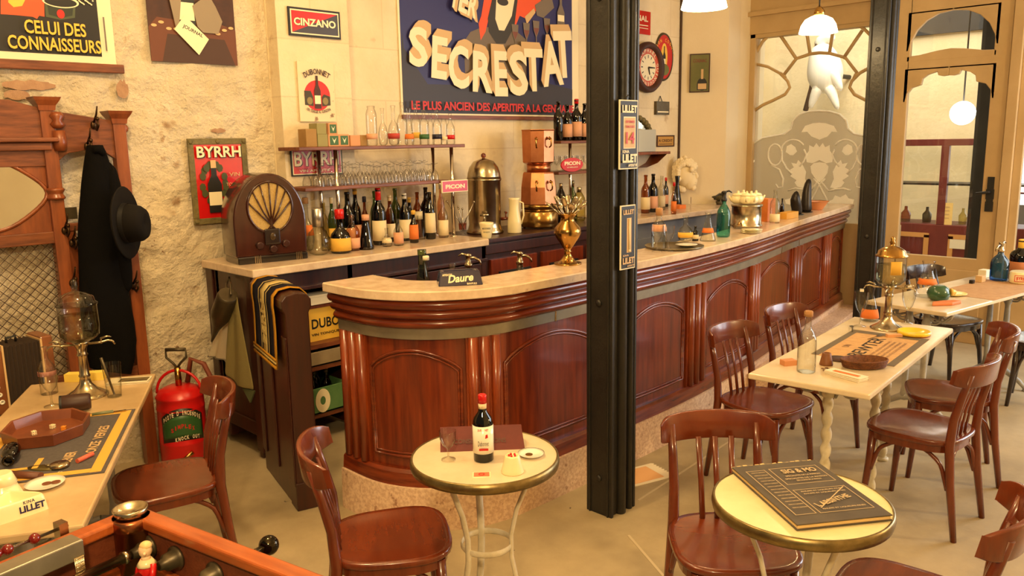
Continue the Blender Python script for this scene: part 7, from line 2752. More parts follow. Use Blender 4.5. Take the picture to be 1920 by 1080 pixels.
# mirror board with a shaped opening
zb0, zb1 = hp(50, 444)[1], zs - 0.05
zc = hp(0, 360)[1]
b = MB()
b.b2((-xs_in, -0.005, zb0), (xs_in, 0.022, zb1))
b.build('mirror_board', OAK, t)
b = MB()
mir_o = []
for k in range(40):
    a_ = 2 * PI * k / 40
    rx_, rz_ = 0.285, (zb1 - zb0) * 0.40
    mir_o.append((rx_ * math.cos(a_) * (1 + 0.05 * math.cos(4 * a_)), (zb0 + zb1) / 2 + rz_ * math.sin(a_) * (1 - 0.06 * math.cos(2 * a_))))
b.M = frame((0, -0.006, 0), (1, 0, 0), (0, 0, 1))
b.add([(x, z, 0) for x, z in mir_o], [tuple(range(40))])
b.build('mirror', MIRROR, t)
b = MB()
b.tube([(x, -0.007, z) for x, z in mir_o], 0.010, 6, closed=True)
b.build('mirror_moulding', OAK, t)
# lower rails, lattice panel, skirting of the stand
zr = hp(60, 448)[1]
zw = hp(140, 425)[1]
for q in (((-xs_in, -0.022, zr - 0.03), (xs_in, 0.022, zr + 0.03)), ((-xs_in, -0.022, 0.50), (xs_in, 0.022, 0.60))) + tuple(((s * xs_in, -0.02, za_), (s * xs_out, 0.02, zb_)) for s in (-1, 1) for za_, zb_ in ((zw - 0.02, zw + 0.02), (0.52, 0.58))):
    b = MB()
    b.b2(*q)
    b.build('rail', OAK_H, t, 0.004)
z0, z1 = 0.60, zr - 0.03
b = MB()
n = 34
W2 = 2 * xs_in - 0.05
Hh_ = z1 - z0
st = W2 / 13.5
for sgn in (-1, 1):
    for k in range(-40, 60):
        # line x = x0 + sgn*(z-z0)
        pts = []
        x_at0 = -W2 / 2 + k * st
        lo_, hi_ = 0.0, Hh_
        if sgn > 0:
            lo_ = max(lo_, -W2 / 2 - x_at0); hi_ = min(hi_, W2 / 2 - x_at0)
        else:
            lo_ = max(lo_, x_at0 - W2 / 2); hi_ = min(hi_, x_at0 + W2 / 2)
        if hi_ - lo_ < 0.01:
            continue
        b.tube([(x_at0 + sgn * lo_, 0.002 * sgn, z0 + lo_), (x_at0 + sgn * hi_, 0.002 * sgn, z0 + hi_)], 0.0022, 4)
b.build('lattice', mat('lattice_wire', S(70, 48, 30), 0.5), t)
for s in (-1, 1):
    b = MB()
    b.b2((s * (xs_in + 0.055) - 0.02, -0.012, 0.58), (s * (xs_in + 0.055) + 0.02, 0.012, zw - 0.02))
    b.build('stile', OAK, t, 0.003)
HOOKM = mat('dark_hook_brass', S(70, 50, 30), 0.35, metal=0.8)
def hook(x, z, s=1.0, y=-0.03):
    b = MB()
    b.ball((x, y, z), 0.016 * s, 0, 10, (1, 0.6, 1.4))
    b.tube([(x, y, z - 0.01), (x, y - 0.04 * s, z - 0.025 * s), (x, y - 0.065 * s, z - 0.005 * s), (x, y - 0.06 * s, z + 0.025 * s)], [0.007, 0.006, 0.006, 0.005], 8)
    b.ball((x, y - 0.06 * s, z + 0.03 * s), 0.010 * s)
    b.tube([(x, y, z + 0.01), (x, y - 0.05 * s, z + 0.05 * s), (x, y - 0.075 * s, z + 0.09 * s)], [0.006, 0.005, 0.004], 8)
    b.build('coat_hook', HOOKM, t)
for px, py in ((172, 235), (118, 432), (132, 455), (132, 530), (246, 535), (160, 275)):
    x, z = hp(px, py)
    hook(x, z, 1.0, -0.03)
for s in (1,):
    x, z = hp(231, 241)
    b = MB()
    b.ball((x, 0, z), 0.026)
    b.build('turned_knob', OAK, t)
    x, z = hp(103, 222)
    b = MB()
    b.lathe([(0.02, z - 0.05), (0.035, z - 0.03), (0.02, z - 0.01), (0.035, z + 0.01), (0.022, z + 0.03)], 14, (x, -0.03, 0))
    b.lathe([(0.028, z - 0.16), (0.034, z - 0.12), (0.03, z - 0.06)], 14, (x, -0.03, 0))
    b.build('turned_baluster', OAK, t)
b = MB()
xg, zg = hp(133, 400)
b.b2((xg - 0.03, 0.0, zg - 0.03), (xg + 0.03, 0.006, zg + 0.03))
b.build('wing_pane', TIN, t)

# coat and hat
def outline_px(L_, y):
    return [pt(px, py, 'y', y) for px, py in L_]
YC = 4.40
left_e = [(163, 272), (158, 300), (152, 340), (148, 400), (144, 440), (148, 500), (148, 560), (152, 620), (168, 690)]
right_e = [(192, 272), (206, 300), (210, 340), (213, 400), (228, 470), (238, 520), (243, 565), (262, 640), (246, 700)]
t = thing('black_coat', 'long black coat hanging from a hook of the hall stand', 'coat')
b = MB()
rows = []
for k, (l, r) in enumerate(zip(left_e, right_e)):
    A_, B_ = pt(*l, 'y', YC), pt(*r, 'y', YC)
    mid = (A_ + B_) / 2
    hw_ = (B_.x - A_.x) / 2
    row = []
    for i in range(20):
        a_ = 2 * PI * i / 20
        fold = 1 + 0.10 * math.sin(3 * a_ + k * 0.4) * min(1, k / 3)
        row.append((mid.x + hw_ * math.cos(a_), YC + (0.045 + 0.02 * min(1, k / 4)) * math.sin(a_) * fold, A_.z + (B_.z - A_.z) * (math.cos(a_) * 0.5 + 0.5)))
    rows.append(row)
b.strip(rows, 0, True, True)
b.add(rows[0], [tuple(range(20))])
b.add(rows[-1][::-1], [tuple(range(20))])
b.build('body', CLOTHB, t, 0, 2, 1)
b = MB()
pts = [pt(px, py, 'y', YC - 0.01) for px, py in ((205, 300), (216, 380), (226, 470), (236, 560))]
b.tube(pts, [0.03, 0.05, 0.055, 0.045], 10)
b.build('sleeve', CLOTHB, t, 0, 2, 1)
b = MB()
pts = [pt(px, py, 'y', YC - 0.045) for px, py in ((172, 285), (184, 275), (198, 292))]
b.tube(pts, [0.02, 0.03, 0.02], 8)
b.build('collar', CLOTHB, t, 0, 2, 1)
p = pt(228, 418, 'y', YC - 0.14)
hx = p
t = thing('felt_hat', 'black felt hat hanging sideways on the hall stand next to the coat', 'hat', p)
ax = Vector((0.75, -0.66, -0.05)).normalized()
b = MB()
M = Vector((0, 0, 1)).rotation_difference(ax).to_matrix().to_4x4() @ Matrix.Scale(1.12, 4)
b.M = M
b.lathe([(0.001, 0.0), (0.085, 0.0), (0.15, 0.012), (0.162, 0.022), (0.158, 0.026), (0.10, 0.010), (0.086, 0.014)], 32, sx=1.12, sy=0.9, caps=False)
b.build('brim', FELTB, t)
b = MB()
b.M = M
b.lathe([(0.088, 0.012), (0.086, 0.05), (0.080, 0.085), (0.066, 0.105), (0.04, 0.108), (0.001, 0.098)], 28, sx=1.1, sy=0.9, caps=False)
b.build('crown', FELTB, t)
b = MB()
b.M = M
b.lathe([(0.0895, 0.016), (0.0890, 0.036)], 28, sx=1.1, sy=0.9, caps=False)
b.build('hat_band', BLACK, t)

# bench with accordion between table and hall stand
t = thing('bench', 'low dark bench with pale front behind the long dice table', 'bench', (0.72, 4.20, 0))
b = MB()
b.b2((-0.5, -0.16, 0.55), (0.42, 0.16, 0.58))
b.build('seat', MAHOG_D, t, 0.005)
b = MB()
b.b2((-0.48, -0.14, 0.40), (0.40, -0.12, 0.55))
b.build('front_panel', mat('pale_bench_panel', S(214, 182, 136), 0.7), t)
for x in (-0.45, 0.37):
    for y in (-0.12, 0.12):
        b = MB()
        b.b2((x - 0.025, y - 0.025, 0), (x + 0.025, y + 0.025, 0.55))
        b.build('leg', MAHOG_D, t)
t = thing('accordion', 'brown button accordion standing on the dark bench before the lattice', 'accordion', (0.905, 4.15, 0.581), 0.10)
ACW = mat('accordion_wood', S(112, 64, 34), 0.35, c2=S(134, 80, 44), scale=8, coat=0.3)
hA = zat(60, 632, 0.95, 4.15) - 0.581
b = MB()
b.b2((-0.17, -0.08, 0), (-0.055, 0.08, hA * 0.92))
b.build('treble_case', ACW, t, 0.006)
b = MB()
b.b2((0.105, -0.08, 0), (0.155, 0.08, hA * 1.02))
b.build('bass_case', ACW, t, 0.006)
b = MB()
rows = []
for k in range(19):
    x = -0.055 + 0.16 * k / 18
    e = 0.012 if k % 2 else 0.0
    rows.append([(x, -0.078 + e, 0.004 + e), (x, 0.078 - e, 0.004 + e), (x, 0.078 - e, hA * 0.98 - e), (x, -0.078 + e, hA * 0.98 - e)])
b.strip(rows, 0, False, True)
b.build('bellows', mat('bellows_cloth', S(58, 44, 34), 0.8), t)
b = MB()
for x in (-0.055, 0.105):
    b.b2((x - 0.004, -0.083, 0), (x + 0.004, 0.083, hA * 0.99))
b.build('edge_strip', TANP, t)
for k in range(4):
    b = MB()
    b.M = frame((-0.10 + 0.006 * k, -0.080, hA * (0.52 - 0.11 * k)), (1, 0, 0), (0, 0, 1))
    b.lathe([(0.011, 0), (0.011, 0.003), (0.005, 0.003), (0.005, 0.0)], 14)
    b.build('button', WHITEC, t)
b = MB()
b.tube([(-0.01, 0, hA * 0.97), (-0.01, 0, hA * 1.04), (0.03, 0, hA * 1.05), (0.03, 0, hA * 0.97)], 0.006, 6)
b.build('strap_lug', IRONB, t)

# ---------------------------------------------------------------- red extinguisher
ex_, ey_ = 1.735, 4.36
t = thing('fire_extinguisher', 'old red pump extinguisher with green label standing against the rough wall', 'extinguisher', (ex_, ey_, 0))
zt = zat(333, 722, ex_, ey_)
r = 0.125
b = MB()
b.lathe([(r * 0.98, 0), (r, 0.01), (r, zt * 0.30), (r * 1.015, zt * 0.31), (r, zt * 0.32), (r, zt * 0.72), (r * 1.02, zt * 0.735), (r, zt * 0.75), (r * 0.99, zt * 0.86), (r * 1.02, zt * 0.875), (r * 0.98, zt * 0.89), (r * 0.86, zt * 0.95), (r * 0.6, zt * 0.985), (0.001, zt)], 30)
b.build('tank', RED, t)
back = math.atan2(-ey_, -ex_)
b = MB()
rr = r * 1.006
for nm, m, zz0, zz1, wdt in (('label_plate', mat('dark_label', S(40, 34, 26), 0.4), 0.34, 0.66, 0.95), ('label_field', mat('green_label', S(50, 92, 46), 0.4), 0.385, 0.57, 0.90)):
    b = MB()
    rows = []
    for q in range(7):
        row = []
        for i in range(17):
            v = (i - 8) / 8
            arch_ = 0.055 * (1 - v * v)
            z = zt * (zz0 + (zz1 - zz0) * q / 6) + arch_ * (0.3 + 0.7 * q / 6)
            row.append((rr * math.cos(back + v * wdt), rr * math.sin(back + v * wdt), z))
        rows.append(row)
    b.strip(rows)
    b.build(nm, m, t, 0, 2, 0, 0.0008)
    rr += 0.0012
def curved_text(s, r_, z, h_, a0, a1, arch_, m, nm):
    b = MB()
    n = len(s)
    for i, ch_ in enumerate(s):
        if ch_ == ' ':
            continue
        v = -1 + 2 * (i + 0.5) / n
        an = back + a0 + (a1 - a0) * (i + 0.5) / n
        vs, fs, x0, x1, y0, y1 = text_shape(ch_, 0.03, 1.0)
        lw = r_ * abs(a1 - a0) / n * 0.75 * (0.4 if ch_ == 'I' else 1)
        out = []
        for q in vs:
            xx = ((q[0] - x0) / (x1 - x0) - 0.5) * lw
            aa = an + xx / r_
            out.append((r_ * math.cos(aa), r_ * math.sin(aa), z + arch_ * (1 - v * v) + (q[1] - y0) / (y1 - y0) * h_))
        b.add(out, fs)
    b.build(nm, m, t)
curved_text('POSTE D INCENDIE', rr + 0.0006, zt * 0.59, 0.026, -0.82, 0.82, 0.05, CREAMP, 'lettering')
curved_text('KNOCK OUT', rr + 0.0006, zt * 0.365, 0.022, -0.35, 0.7, 0.012, CREAMP, 'lettering')
curved_text('SIMPLEX', rr + 0.0006, zt * 0.47, 0.024, -0.5, 0.5, 0.03, REDP, 'lettering')
b = MB()
b.tube([(0, 0, zt * 0.97), (0, 0, zat(318, 690, ex_, ey_))], 0.017, 10)
b.build('pump_rod', BRASS, t)
hz0, hz1 = zat(318, 690, ex_, ey_), zat(318, 660, ex_, ey_)
u = Vector((0.707, -0.707, 0))
b = MB()
hh = hz1 - hz0 + 0.01
P = [(0, 0, hz0 - 0.005), tuple(u * 0.022 + Vector((0, 0, hz0 + hh * 0.25))), tuple(u * 0.055 + Vector((0, 0, hz0 + hh * 0.55))), tuple(u * 0.055 + Vector((0, 0, hz0 + hh))), tuple(-u * 0.055 + Vector((0, 0, hz0 + hh))), tuple(-u * 0.055 + Vector((0, 0, hz0 + hh * 0.55))), tuple(-u * 0.022 + Vector((0, 0, hz0 + hh * 0.25))), (0, 0, hz0 - 0.005)]
b.tube(P, 0.007, 8)
b.tube([P[3], P[4]], 0.010, 8)
b.build('pump_handle', TIN, t)
b = MB()
zh = zt * 0.90
b.tube([tuple(u * (-0.125 * math.cos(PI * k / 14)) + Vector((0, 0, zh + 0.13 * math.sin(PI * k / 14)))) for k in range(15)], 0.008, 8)
b.build('carry_handle', RED, t)
b = MB()
HOSE = mat('rubber_hose', S(124, 62, 42), 0.6)
b.tube([tuple(u * x + Vector((0.05, 0.05, z))) for x, z in ((0.02, zt * 0.99), (0.05, zt + 0.13), (0.12, zt + 0.10), (0.17, zt - 0.02), (0.17, zt * 0.6), (0.16, zt * 0.3))], 0.014, 10)
b.build('hose', HOSE, t)
b = MB()
b.tube([(rr * math.cos(back - 0.3), rr * math.sin(back - 0.3), zt * 0.10), (rr * 1.05 * math.cos(back + 0.3), rr * 1.05 * math.sin(back + 0.3), zt * 0.22)], [0.008, 0.012], 8)
b.build('nozzle', BRASS, t)

# ---------------------------------------------------------------- things on the dice table
c = on(163, 742)
fountain('absinthe fountain with glass lid on the dice table before the hall stand', c, CLEAR2, False, -0.35)
t = B(85, 745, 650, 15, 'liqueur', CLEAR, 'clear bottle with small badge behind the footed glass on the dice table', z=TZ_, pos=on(93, 738), lab=mat('tricolour_badge', S(180, 120, 110), 0.6), labz=(.40, .50))
c = on(98, 762)
stem_glass('absinthe_glass', 'footed absinthe glass before the clear bottle on the dice table', 'glass', (*c, TZ_), zat(98, 690, *c) - TZ_, 0.036, CLEAR2)
c = on(215, 744)
t = B(209, 745, 681, 17, 'tumbler', CLEAR2, 'tall fluted tumbler with spoon on the dice table', 'glass', z=TZ_, pos=c, name='tumbler')
b = MB()
b.tube([(0.0, 0.0, 0.01), (-0.03, 0.02, 0.17)], [0.004, 0.006], 6)
b.build('spoon', TIN, t)
YPAD = mat('yellow_pad', S(240, 212, 96), 0.8)
for k in range(2):
    c = on(141 + k * 40, 714 - k * 3)
    b = MB()
    b.box((0, 0, 0.018), (0.072, 0.045, 0.036))
    o = b.build('sugar_box', YPAD, None, 0.001)
    tag(o, ('yellow sugar box behind the fountain foot on the dice table', 'yellow sugar box on the far side of the fountain stem')[k], 'box', loc=(*c, TZ_), rz=-0.75 + 0.1 * k)
for k in range(2):
    c = on(243, 717)
    b = MB()
    b.box((0, 0, 0.003), (0.17, 0.085, 0.005))
    b.box((0.02, 0, 0.0058), (0.12, 0.06, 0.0006), 1)
    o = b.build('picture_book', [PAPER, mat('postcard_print', S(120, 104, 62), 0.6, c2=S(70, 60, 44), scale=14)], None)
    tag(o, ('lower white bordered picture book near the far corner of the dice table', 'upper white bordered picture book near the far corner of the dice table')[k], 'book', loc=(*c, TZ_ + 0.0068 * k), rz=-0.55 - 0.06 * k)
# felt card mat
SLATE = mat('slate_felt', S(86, 80, 78), 0.95, c2=S(76, 70, 70), scale=90)
cm = Vector((0.80, 3.035))
ML, MW = 0.66, 0.43
mz = LTA - PI / 2 + 0.03
t = thing('card_mat', 'slate and yellow lettered felt card mat under the octagonal dice tray', 'mat', (cm.x, cm.y, TZ_), LTA)
t.location = (0.757, 3.03, TZ_)
b = MB()
b.b2((-ML / 2, -MW / 2, 0.0004), (ML / 2, MW / 2, 0.003))
b.build('felt', SLATE, t)
a = Art(frame((-ML / 2, -MW / 2, 0.003), (1, 0, 0), (0, 1, 0)))
a.step = 0.0003
MY = mat('mustard_felt', S(216, 164, 66), 0.95)
e0, e1 = 0.012, 0.046
for q in ((e0, e0, ML - e0, e1), (e0, MW - e1, ML - e0, MW - e0), (e0, e1, e1, MW - e1), (ML - e1, e1, ML - e0, MW - e1)):
    a.rect(*q, 0)
a.rect(ML * 0.16, MW * 0.50, ML * 0.19, MW * 0.84, 0)
a.rect(ML * 0.16, MW * 0.50, ML * 0.30, MW * 0.54, 0)
a.text('ONZE', ML * 0.30, MW * 0.14, ML * 0.17, 0.034, 1, 0.02)
a.text('VERRES', ML * 0.50, MW * 0.14, ML * 0.22, 0.034, 1, 0.02)
a.text('CUSENIER', ML * 0.12, MW * 0.28, ML * 0.22, 0.034, 1, 0.02)
a.text('MARQUE', ML * 0.70, MW * 0.34, ML * 0.2, 0.030, 1, 0.02)
a.build('lettering', [MY, TANP], t)
# octagonal dice tray
c = on(90, 815)
t = thing('dice_tray', 'octagonal brown wooden dice tray on the card mat', 'tray', (*c, TZ_ + 0.0045), LTA)
TRW = mat('tray_wood', S(100, 48, 24), 0.4, c2=S(128, 68, 36), scale=8, coat=0.3)
b = MB()
n = 8
ro, ri, hT = 0.150, 0.140, 0.042
pr = [(ro * 0.96, 0), (ro, hT), (ri, hT), (ri * 0.94, 0.008), (0.001, 0.008)]
b.lathe(pr, 8, smooth=False, ph=PI / 8, sx=1.12, sy=0.95)
b.build('body', TRW, t, 0.001)
DICE = mat('bone_die', S(236, 218, 176), 0.35)
for k, (px, py, m) in enumerate(((64, 815, DICE), (99, 803, DICE), (120, 806, mat('amber_die', S(226, 140, 40), 0.3)))):
    c = on(px, py, TZ_ + 0.014)
    t = thing('die', ('cream die close to the open side of the dice tray', 'cream die in the middle of the dice tray', 'amber die in the dice tray')[k], 'die', (*c, TZ_ + 0.013), 0.5 * k)
    b = MB()
    b.box((0, 0, 0.008), (0.016, 0.016, 0.016))
    b.build('cube_body', m, t, 0.002)
    b = MB()
    for x, y in ((-0.004, -0.004), (0.004, 0.004), (-0.004, 0.004), (0.004, -0.004)):
        b.lathe([(0.0015, 0.016), (0.0015, 0.0163)], 8, (x, y, 0))
        b.box((x, -0.0081, 0.008 + y), (0.0028, 0.0004, 0.0028))
    b.build('pips', BLACK, t)
# leather dice cup on its side, brown bottle lying, small things
c = on(140, 772)
t = thing('dice_cup', 'dark leather dice cup lying on its side behind the dice tray', 'cup', (*c, TZ_ + 0.036), -0.35)
b = MB()
b.M = Matrix.Rotation(PI / 2, 4, 'Y')
b.lathe([(0.028, 0.06), (0.033, 0.05), (0.035, -0.04), (0.032, -0.045), (0.030, -0.04), (0.026, 0.05), (0.001, 0.052)], 20)
b.build('body', mat('dark_leather', S(56, 30, 20), 0.5), t)
b = MB()
b.M = Matrix.Rotation(PI / 2, 4, 'Y')
b.lathe([(0.0345, -0.048), (0.0355, -0.042), (0.0345, -0.036)], 20, caps=False)
b.build('stitched_rim', BLACK, t)
c = on(22, 868)
t = thing('brown_bottle', 'small brown bottle lying on the card mat with its neck towards the room', 'bottle', (*c, TZ_ + 0.030), math.radians(-110))
b = MB()
b.M = Matrix.Rotation(PI / 2, 4, 'Y')
b.lathe([(0.024, -0.055), (0.026, -0.05), (0.026, 0.01), (0.018, 0.028), (0.013, 0.034), (0.013, 0.05), (0.018, 0.052), (0.018, 0.066), (0.012, 0.066), (0.011, 0.05)], 18)
b.build('glass_body', BROWNG, t)
c = on(113, 878)
t = thing('pocket_tin', 'round silver tin with hinged lid on the card mat border', 'tin', (*c, TZ_ + 0.004))
b = MB()
b.lathe([(0.027, 0), (0.029, 0.004), (0.029, 0.010), (0.027, 0.014), (0.0001, 0.015)], 26)
b.build('body', NICKEL, t)
b = MB()
b.tube([(-0.024, 0.018, 0.008), (-0.036, 0.026, 0.009), (-0.032, 0.034, 0.009), (-0.022, 0.024, 0.009)], 0.002, 6)
b.build('ring', NICKEL, t)
c = on(161, 863)
b = MB()
b.tube([(-0.035, 0, 0.006), (0.03, 0, 0.006), (0.04, 0.01, 0.006)], [0.008, 0.008, 0.003], 8)
o = tag(b.build('red_pencil', mat('coral_stick', S(206, 96, 70), 0.5)), 'stubby coral crayon lying on the card mat corner', 'crayon', loc=(*c, TZ_ + 0.005), rz=0.5)
c = on(197, 778)
t = thing('pocket_knife', 'greenish folding knife lying on the far border of the card mat', 'knife', (*c, TZ_ + 0.005), -0.35)
b = MB()
b.tube([(-0.045, 0, 0.004), (0.03, 0, 0.004)], [0.006, 0.007], 8)
b.build('handle', mat('green_horn', S(104, 112, 80), 0.4), t)
b = MB()
b.b2((0.03, -0.004, 0.002), (0.075, 0.006, 0.004))
b.build('blade', NICKEL, t)
c = on(118, 888)
b = MB()
b.b2((-0.032, -0.024, 0), (0.032, 0.024, 0.0016))
o = tag(b.build('coaster', mat('dark_coaster', S(50, 58, 44), 0.6)), 'dark LILLET coaster between card mat and white plate', 'coaster', loc=(*c, TZ_), rz=-1.0)
a = Art(frame((-0.03, -0.02, 0.0017), (1, 0, 0), (0, 1, 0)))
a.rect(0.003, 0.003, 0.057, 0.037, 1)
a.rect(0.006, 0.006, 0.054, 0.034, 0)
a.text('LILLET', 0.012, 0.012, 0.036, 0.015, 1, 0.03)
a.build('lettering', [BLACK, CREAMP], o)
c = on(85, 912)
t = thing('coin_plate', 'white oval plate holding two brown coins on the dice table', 'plate', (*c, TZ_))
b = MB()
b.lathe([(0.030, 0), (0.052, 0.010), (0.056, 0.014), (0.045, 0.009), (0.0001, 0.007)], 32)
b.build('dish', WHITEC, t)
for k, (dx, dy) in enumerate(((0.004, 0.010), (0.026, -0.004))):
    b = MB()
    b.lathe([(0.013, 0), (0.013, 0.002)], 18)
    o = tag(b.build('coin', mat('copper_coin', S(150, 96, 66), 0.4, metal=0.6)), ('brown coin in the middle of the white plate', 'brown coin overlapping the rim side of the white plate')[k], 'coin', loc=(c[0] + dx, c[1] + dy - 0.012, TZ_ + 0.0082 + 0.0022 * k))
c = on(45, 897)
t = thing('cigar_case', 'brown leather case lying between card mat and white plate', 'case', (*c, TZ_), -0.95)
b = MB()
b.tube([(-0.06, 0, 0.011), (0.06, 0, 0.011)], [0.014, 0.014], 12, 0, True, (0.8, (0, 1, 0)))
b.build('body', mat('brown_leather', S(96, 52, 32), 0.5), t)
c = on(60, 887)
b = MB()
b.lathe([(0.028, 0), (0.034, 0.003), (0.035, 0.005), (0.0001, 0.004)], 20, sx=1.5, sy=0.7)
o = tag(b.build('olive_dish', mat('olive_metal', S(104, 92, 50), 0.35, metal=0.5)), 'small olive metal dish lying by the brown case', 'dish', loc=(c[0] + 0.035, c[1] + 0.01, TZ_), rz=-0.9)
c = on(8, 938)
t = match_holder('cream lettered match holder at the edge of the dice table', c, 1.5)
b = MB()
b.lathe([(0.034, 0.050), (0.040, 0.054), (0.028, 0.085), (0.026, 0.086)], 24)
b.build('upper_cup', CREAMC, t)
back = math.atan2(-c[1], -c[0])
curve_r = 0.0505
back_keep = back
curved_text('BANQUE', curve_r, 0.020, 0.011, -0.5, 0.7, 0.0, mat('grey_green_print', S(150, 140, 90), 0.6), 'lettering')
# LILLET ashtray: triangular white china
A_, B_ = Vector((*on(0, 985), 0)), Vector((*on(90, 955), 0))
wv = B_ - A_
t = thing('ashtray', 'big cream KINA LILLET china ashtray at the near end of the dice table', 'ashtray', (A_.x, A_.y, TZ_), math.atan2(wv.y, wv.x))
L_ = wv.length
hA_ = 0.05
def rounded(k, z, grow=0.0):
    P = [(-0.03, 0.0), (L_ + 0.005, 0.0), (L_ + 0.0, 0.03), (L_ * 0.55, 0.115), (L_ * 0.40, 0.115), (-0.03, 0.03)]
    cx_, cy_ = L_ * 0.46, 0.045
    out = []
    m = len(P)
    for i in range(m):
        p0, p1 = Vector(P[i]), Vector(P[(i + 1) % m])
        for q in range(4):
            v = p0.lerp(p1, (q + 0.5) / 4)
            out.append((cx_ + (v.x - cx_) * k, cy_ + (v.y - cy_) * k, z))
    return out
b = MB()
rows = [rounded(1.02, 0), rounded(1.0, 0.004), rounded(0.93, hA_), rounded(0.78, hA_ + 0.002), rounded(0.66, 0.018), rounded(0.02, 0.014)]
b.strip(rows, 0, True, True)
b.add(rows[0][::-1], [tuple(range(len(rows[0])))])
b.build('body', CREAMC, t, 0, 2, 1)
a = Art(frame((0, -0.0012, 0.003), (1, 0, 0), (0, 0.006, 0.05)))
a.text('KINA', L_ * 0.52, 0.033, L_ * 0.24, 0.009, 0, 0.02, 0, 1.2)
a.text('LILLET', L_ * 0.42, 0.010, L_ * 0.54, 0.019, 0, 0.04)
a.build('lettering', mat('ink_blue', S(32, 28, 78), 0.4), t)

# ---------------------------------------------------------------- table football
FB0, FBA = Vector((0.659, 1.98)), math.radians(-77.8)
t = thing('football_table', 'old wooden table football cabinet with rods and tin player in the near corner', 'table football', (FB0.x, FB0.y, 0), FBA)
FZ = 0.88
LX, WY = 1.15, 0.78
b = MB()
b.b2((0.02, -0.045, FZ - 0.028), (LX, 0.0, FZ))
b.build('rail', FOOSW, t, 0.007, 3)
b = MB()
b.b2((0.0, -WY, FZ - 0.028), (0.045, -0.03, FZ))
b.build('rail', FOOSW, t, 0.007, 3)
b = MB()
b.b2((0.02, -0.030, 0.30), (LX, -0.010, FZ - 0.025))
b.b2((0.010, -WY, 0.30), (0.030, -0.010, FZ - 0.025))
b.build('side_wall', PLY, t)
b = MB()
b.b2((0.03, -WY, FZ - 0.16), (LX, -0.03, FZ - 0.145))
b.build('playing_field', mat('green_lino', S(62, 70, 48), 0.5, c2=S(74, 82, 56), scale=14), t)
b = MB()
b.b2((0.03, -0.046, FZ - 0.146), (LX, -0.030, FZ - 0.118))
b.b2((0.03, -WY, FZ - 0.146), (0.046, -0.03, FZ - 0.118))
b.build('field_edge', FOOSW, t, 0.003)
for x, y in ((0.04, -0.05), (0.04, -WY + 0.05), (LX - 0.05, -0.05), (LX - 0.05, -WY + 0.05)):
    b = MB()
    b.b2((x - 0.035, y - 0.035, 0), (x + 0.035, y + 0.035, 0.35))
    b.build('leg', PLY, t)
b = MB()
b.lathe([(0.042, FZ - 0.15), (0.042, FZ - 0.03), (0.046, FZ - 0.028), (0.046, FZ - 0.006), (0.042, FZ)], 24, (0.045, -0.045, 0))
b.build('corner_post', COPPER, t)
b = MB()
b.lathe([(0.028, FZ + 0.001), (0.036, FZ + 0.004), (0.040, FZ + 0.020), (0.037, FZ + 0.021), (0.030, FZ + 0.010), (0.0001, FZ + 0.008)], 28, (0.045, -0.045, 0))
b.build('metal_cup', NICKEL, t)
for k, x in enumerate((0.085, 0.19, 0.33, 0.47, 0.62)):
    b = MB()
    M0 = b.M
    b.M = Matrix.Translation((x, -0.030, FZ - 0.075)) @ Matrix.Rotation(PI / 2, 4, 'X')
    b.lathe([(0.029, 0), (0.029, 0.006), (0.022, 0.008), (0.020, 0.030), (0.013, 0.036), (0.011, 0.048)], 18)
    b.build('bushing', TIN, t)
    b = MB()
    b.tube([(x, -WY + 0.02, FZ - 0.075), (x, -0.06, FZ - 0.075)], 0.0085, 10)
    if k == 0:
        b.tube([(x, -0.55, FZ - 0.075), (x, -0.10, FZ - 0.075)], 0.012, 12)
        b.tube([(x, -0.10, FZ - 0.075), (x, -0.085, FZ - 0.075)], 0.016, 12)
    b.build('rod', NICKEL, t)
    if k == 2:
        b = MB()
        b.tube([(x, 0.0, FZ - 0.075), (x, 0.10, FZ - 0.075)], 0.0085, 10)
        b.build('rod_end', NICKEL, t)
        b = MB()
        b.ball((x, 0.12, FZ - 0.075), 0.024, 0, 18)
        b.build('rod_knob', mat('black_chrome', S(60, 54, 44), 0.08, metal=1), t)
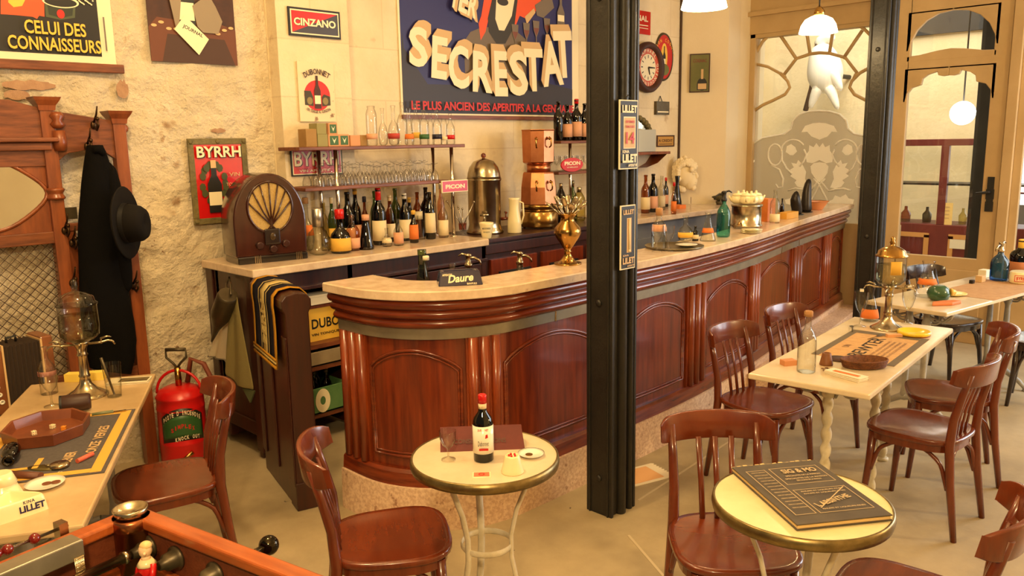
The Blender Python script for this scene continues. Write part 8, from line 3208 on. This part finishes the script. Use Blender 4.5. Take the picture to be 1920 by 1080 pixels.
# tin player on the second rod
px_, py_ = 0.19, -0.105
pl = MB()
pl.tube([(px_, py_, FZ - 0.150 + 0.05), (px_, py_, FZ - 0.065), (px_, py_, FZ - 0.045)], [0.016, 0.021, 0.012], 12)
pl.tube([(px_ - 0.018, py_ + 0.004, FZ - 0.052), (px_ - 0.026, py_ - 0.004, FZ - 0.072), (px_ - 0.022, py_ - 0.014, FZ - 0.092)], [0.007, 0.007, 0.006], 8)
pl.tube([(px_ + 0.018, py_ + 0.004, FZ - 0.052), (px_ + 0.026, py_ - 0.004, FZ - 0.072), (px_ + 0.022, py_ - 0.014, FZ - 0.092)], [0.007, 0.007, 0.006], 8)
body = pl.build('player', RED, t)
pl = MB()
pl.ball((px_, py_, FZ - 0.022), 0.0155, 0, 14, (0.9, 0.95, 1.15))
pl.ball((px_ + 0.012, py_ - 0.010, FZ - 0.024), 0.004, 0, 8)
pl.tube([(px_, py_, FZ - 0.046), (px_, py_, FZ - 0.034)], [0.012, 0.009], 10)
pl.build('head', mat('flesh_enamel', S(236, 200, 160), 0.35), body)
pl = MB()
pl.ball((px_, py_ + 0.002, FZ - 0.012), 0.0145, 0, 12, (0.95, 0.95, 0.7))
pl.build('hair', mat('tin_blond', S(222, 190, 130), 0.5), body)
pl = MB()
pl.lathe([(0.022, FZ - 0.056), (0.016, FZ - 0.048), (0.012, FZ - 0.042)], 14, (px_, py_, 0))
pl.build('collar', CREAMC, body)
pl = MB()
for s in (-1, 1):
    pl.tube([(px_ + s * 0.009, py_, FZ - 0.10), (px_ + s * 0.010, py_, FZ - 0.135)], [0.009, 0.007], 8)
pl.build('legs', WHITEC, body)
# scoring beads and perforated metal channel on the short rail
b = MB()
b.b2((0.02, -WY, FZ - 0.04), (0.070, -0.175, FZ + 0.004))
b.build('metal_channel', ZINC, t, 0.003)
b = MB()
b.tube([(-0.02, -WY, FZ + 0.008), (-0.02, -0.16, FZ + 0.008)], 0.004, 8)
b.b2((-0.035, -0.185, FZ - 0.03), (-0.008, -0.165, FZ + 0.022))
b.build('score_rod', NICKEL, t)
for y in (-0.205, -0.262, -0.285, -0.36):
    b = MB()
    b.ball((-0.02, y - 0.03, FZ + 0.008), 0.0125, 0, 14)
    b.build('score_bead', mat('dark_red_bead', S(110, 22, 18), 0.15, coat=0.5), t)
b = MB()
for k in range(8):
    z = FZ - 0.035 - k * 0.010
    b.tube([(0.072, -0.20, z), (0.072, -0.178, z)], 0.0018, 5)
    b.tube([(0.072, -0.20 + 0.0028 * k, FZ - 0.03), (0.072, -0.20 + 0.0028 * k, FZ - 0.11)], 0.0018, 5)
b.build('wire_grille', NICKEL, t)
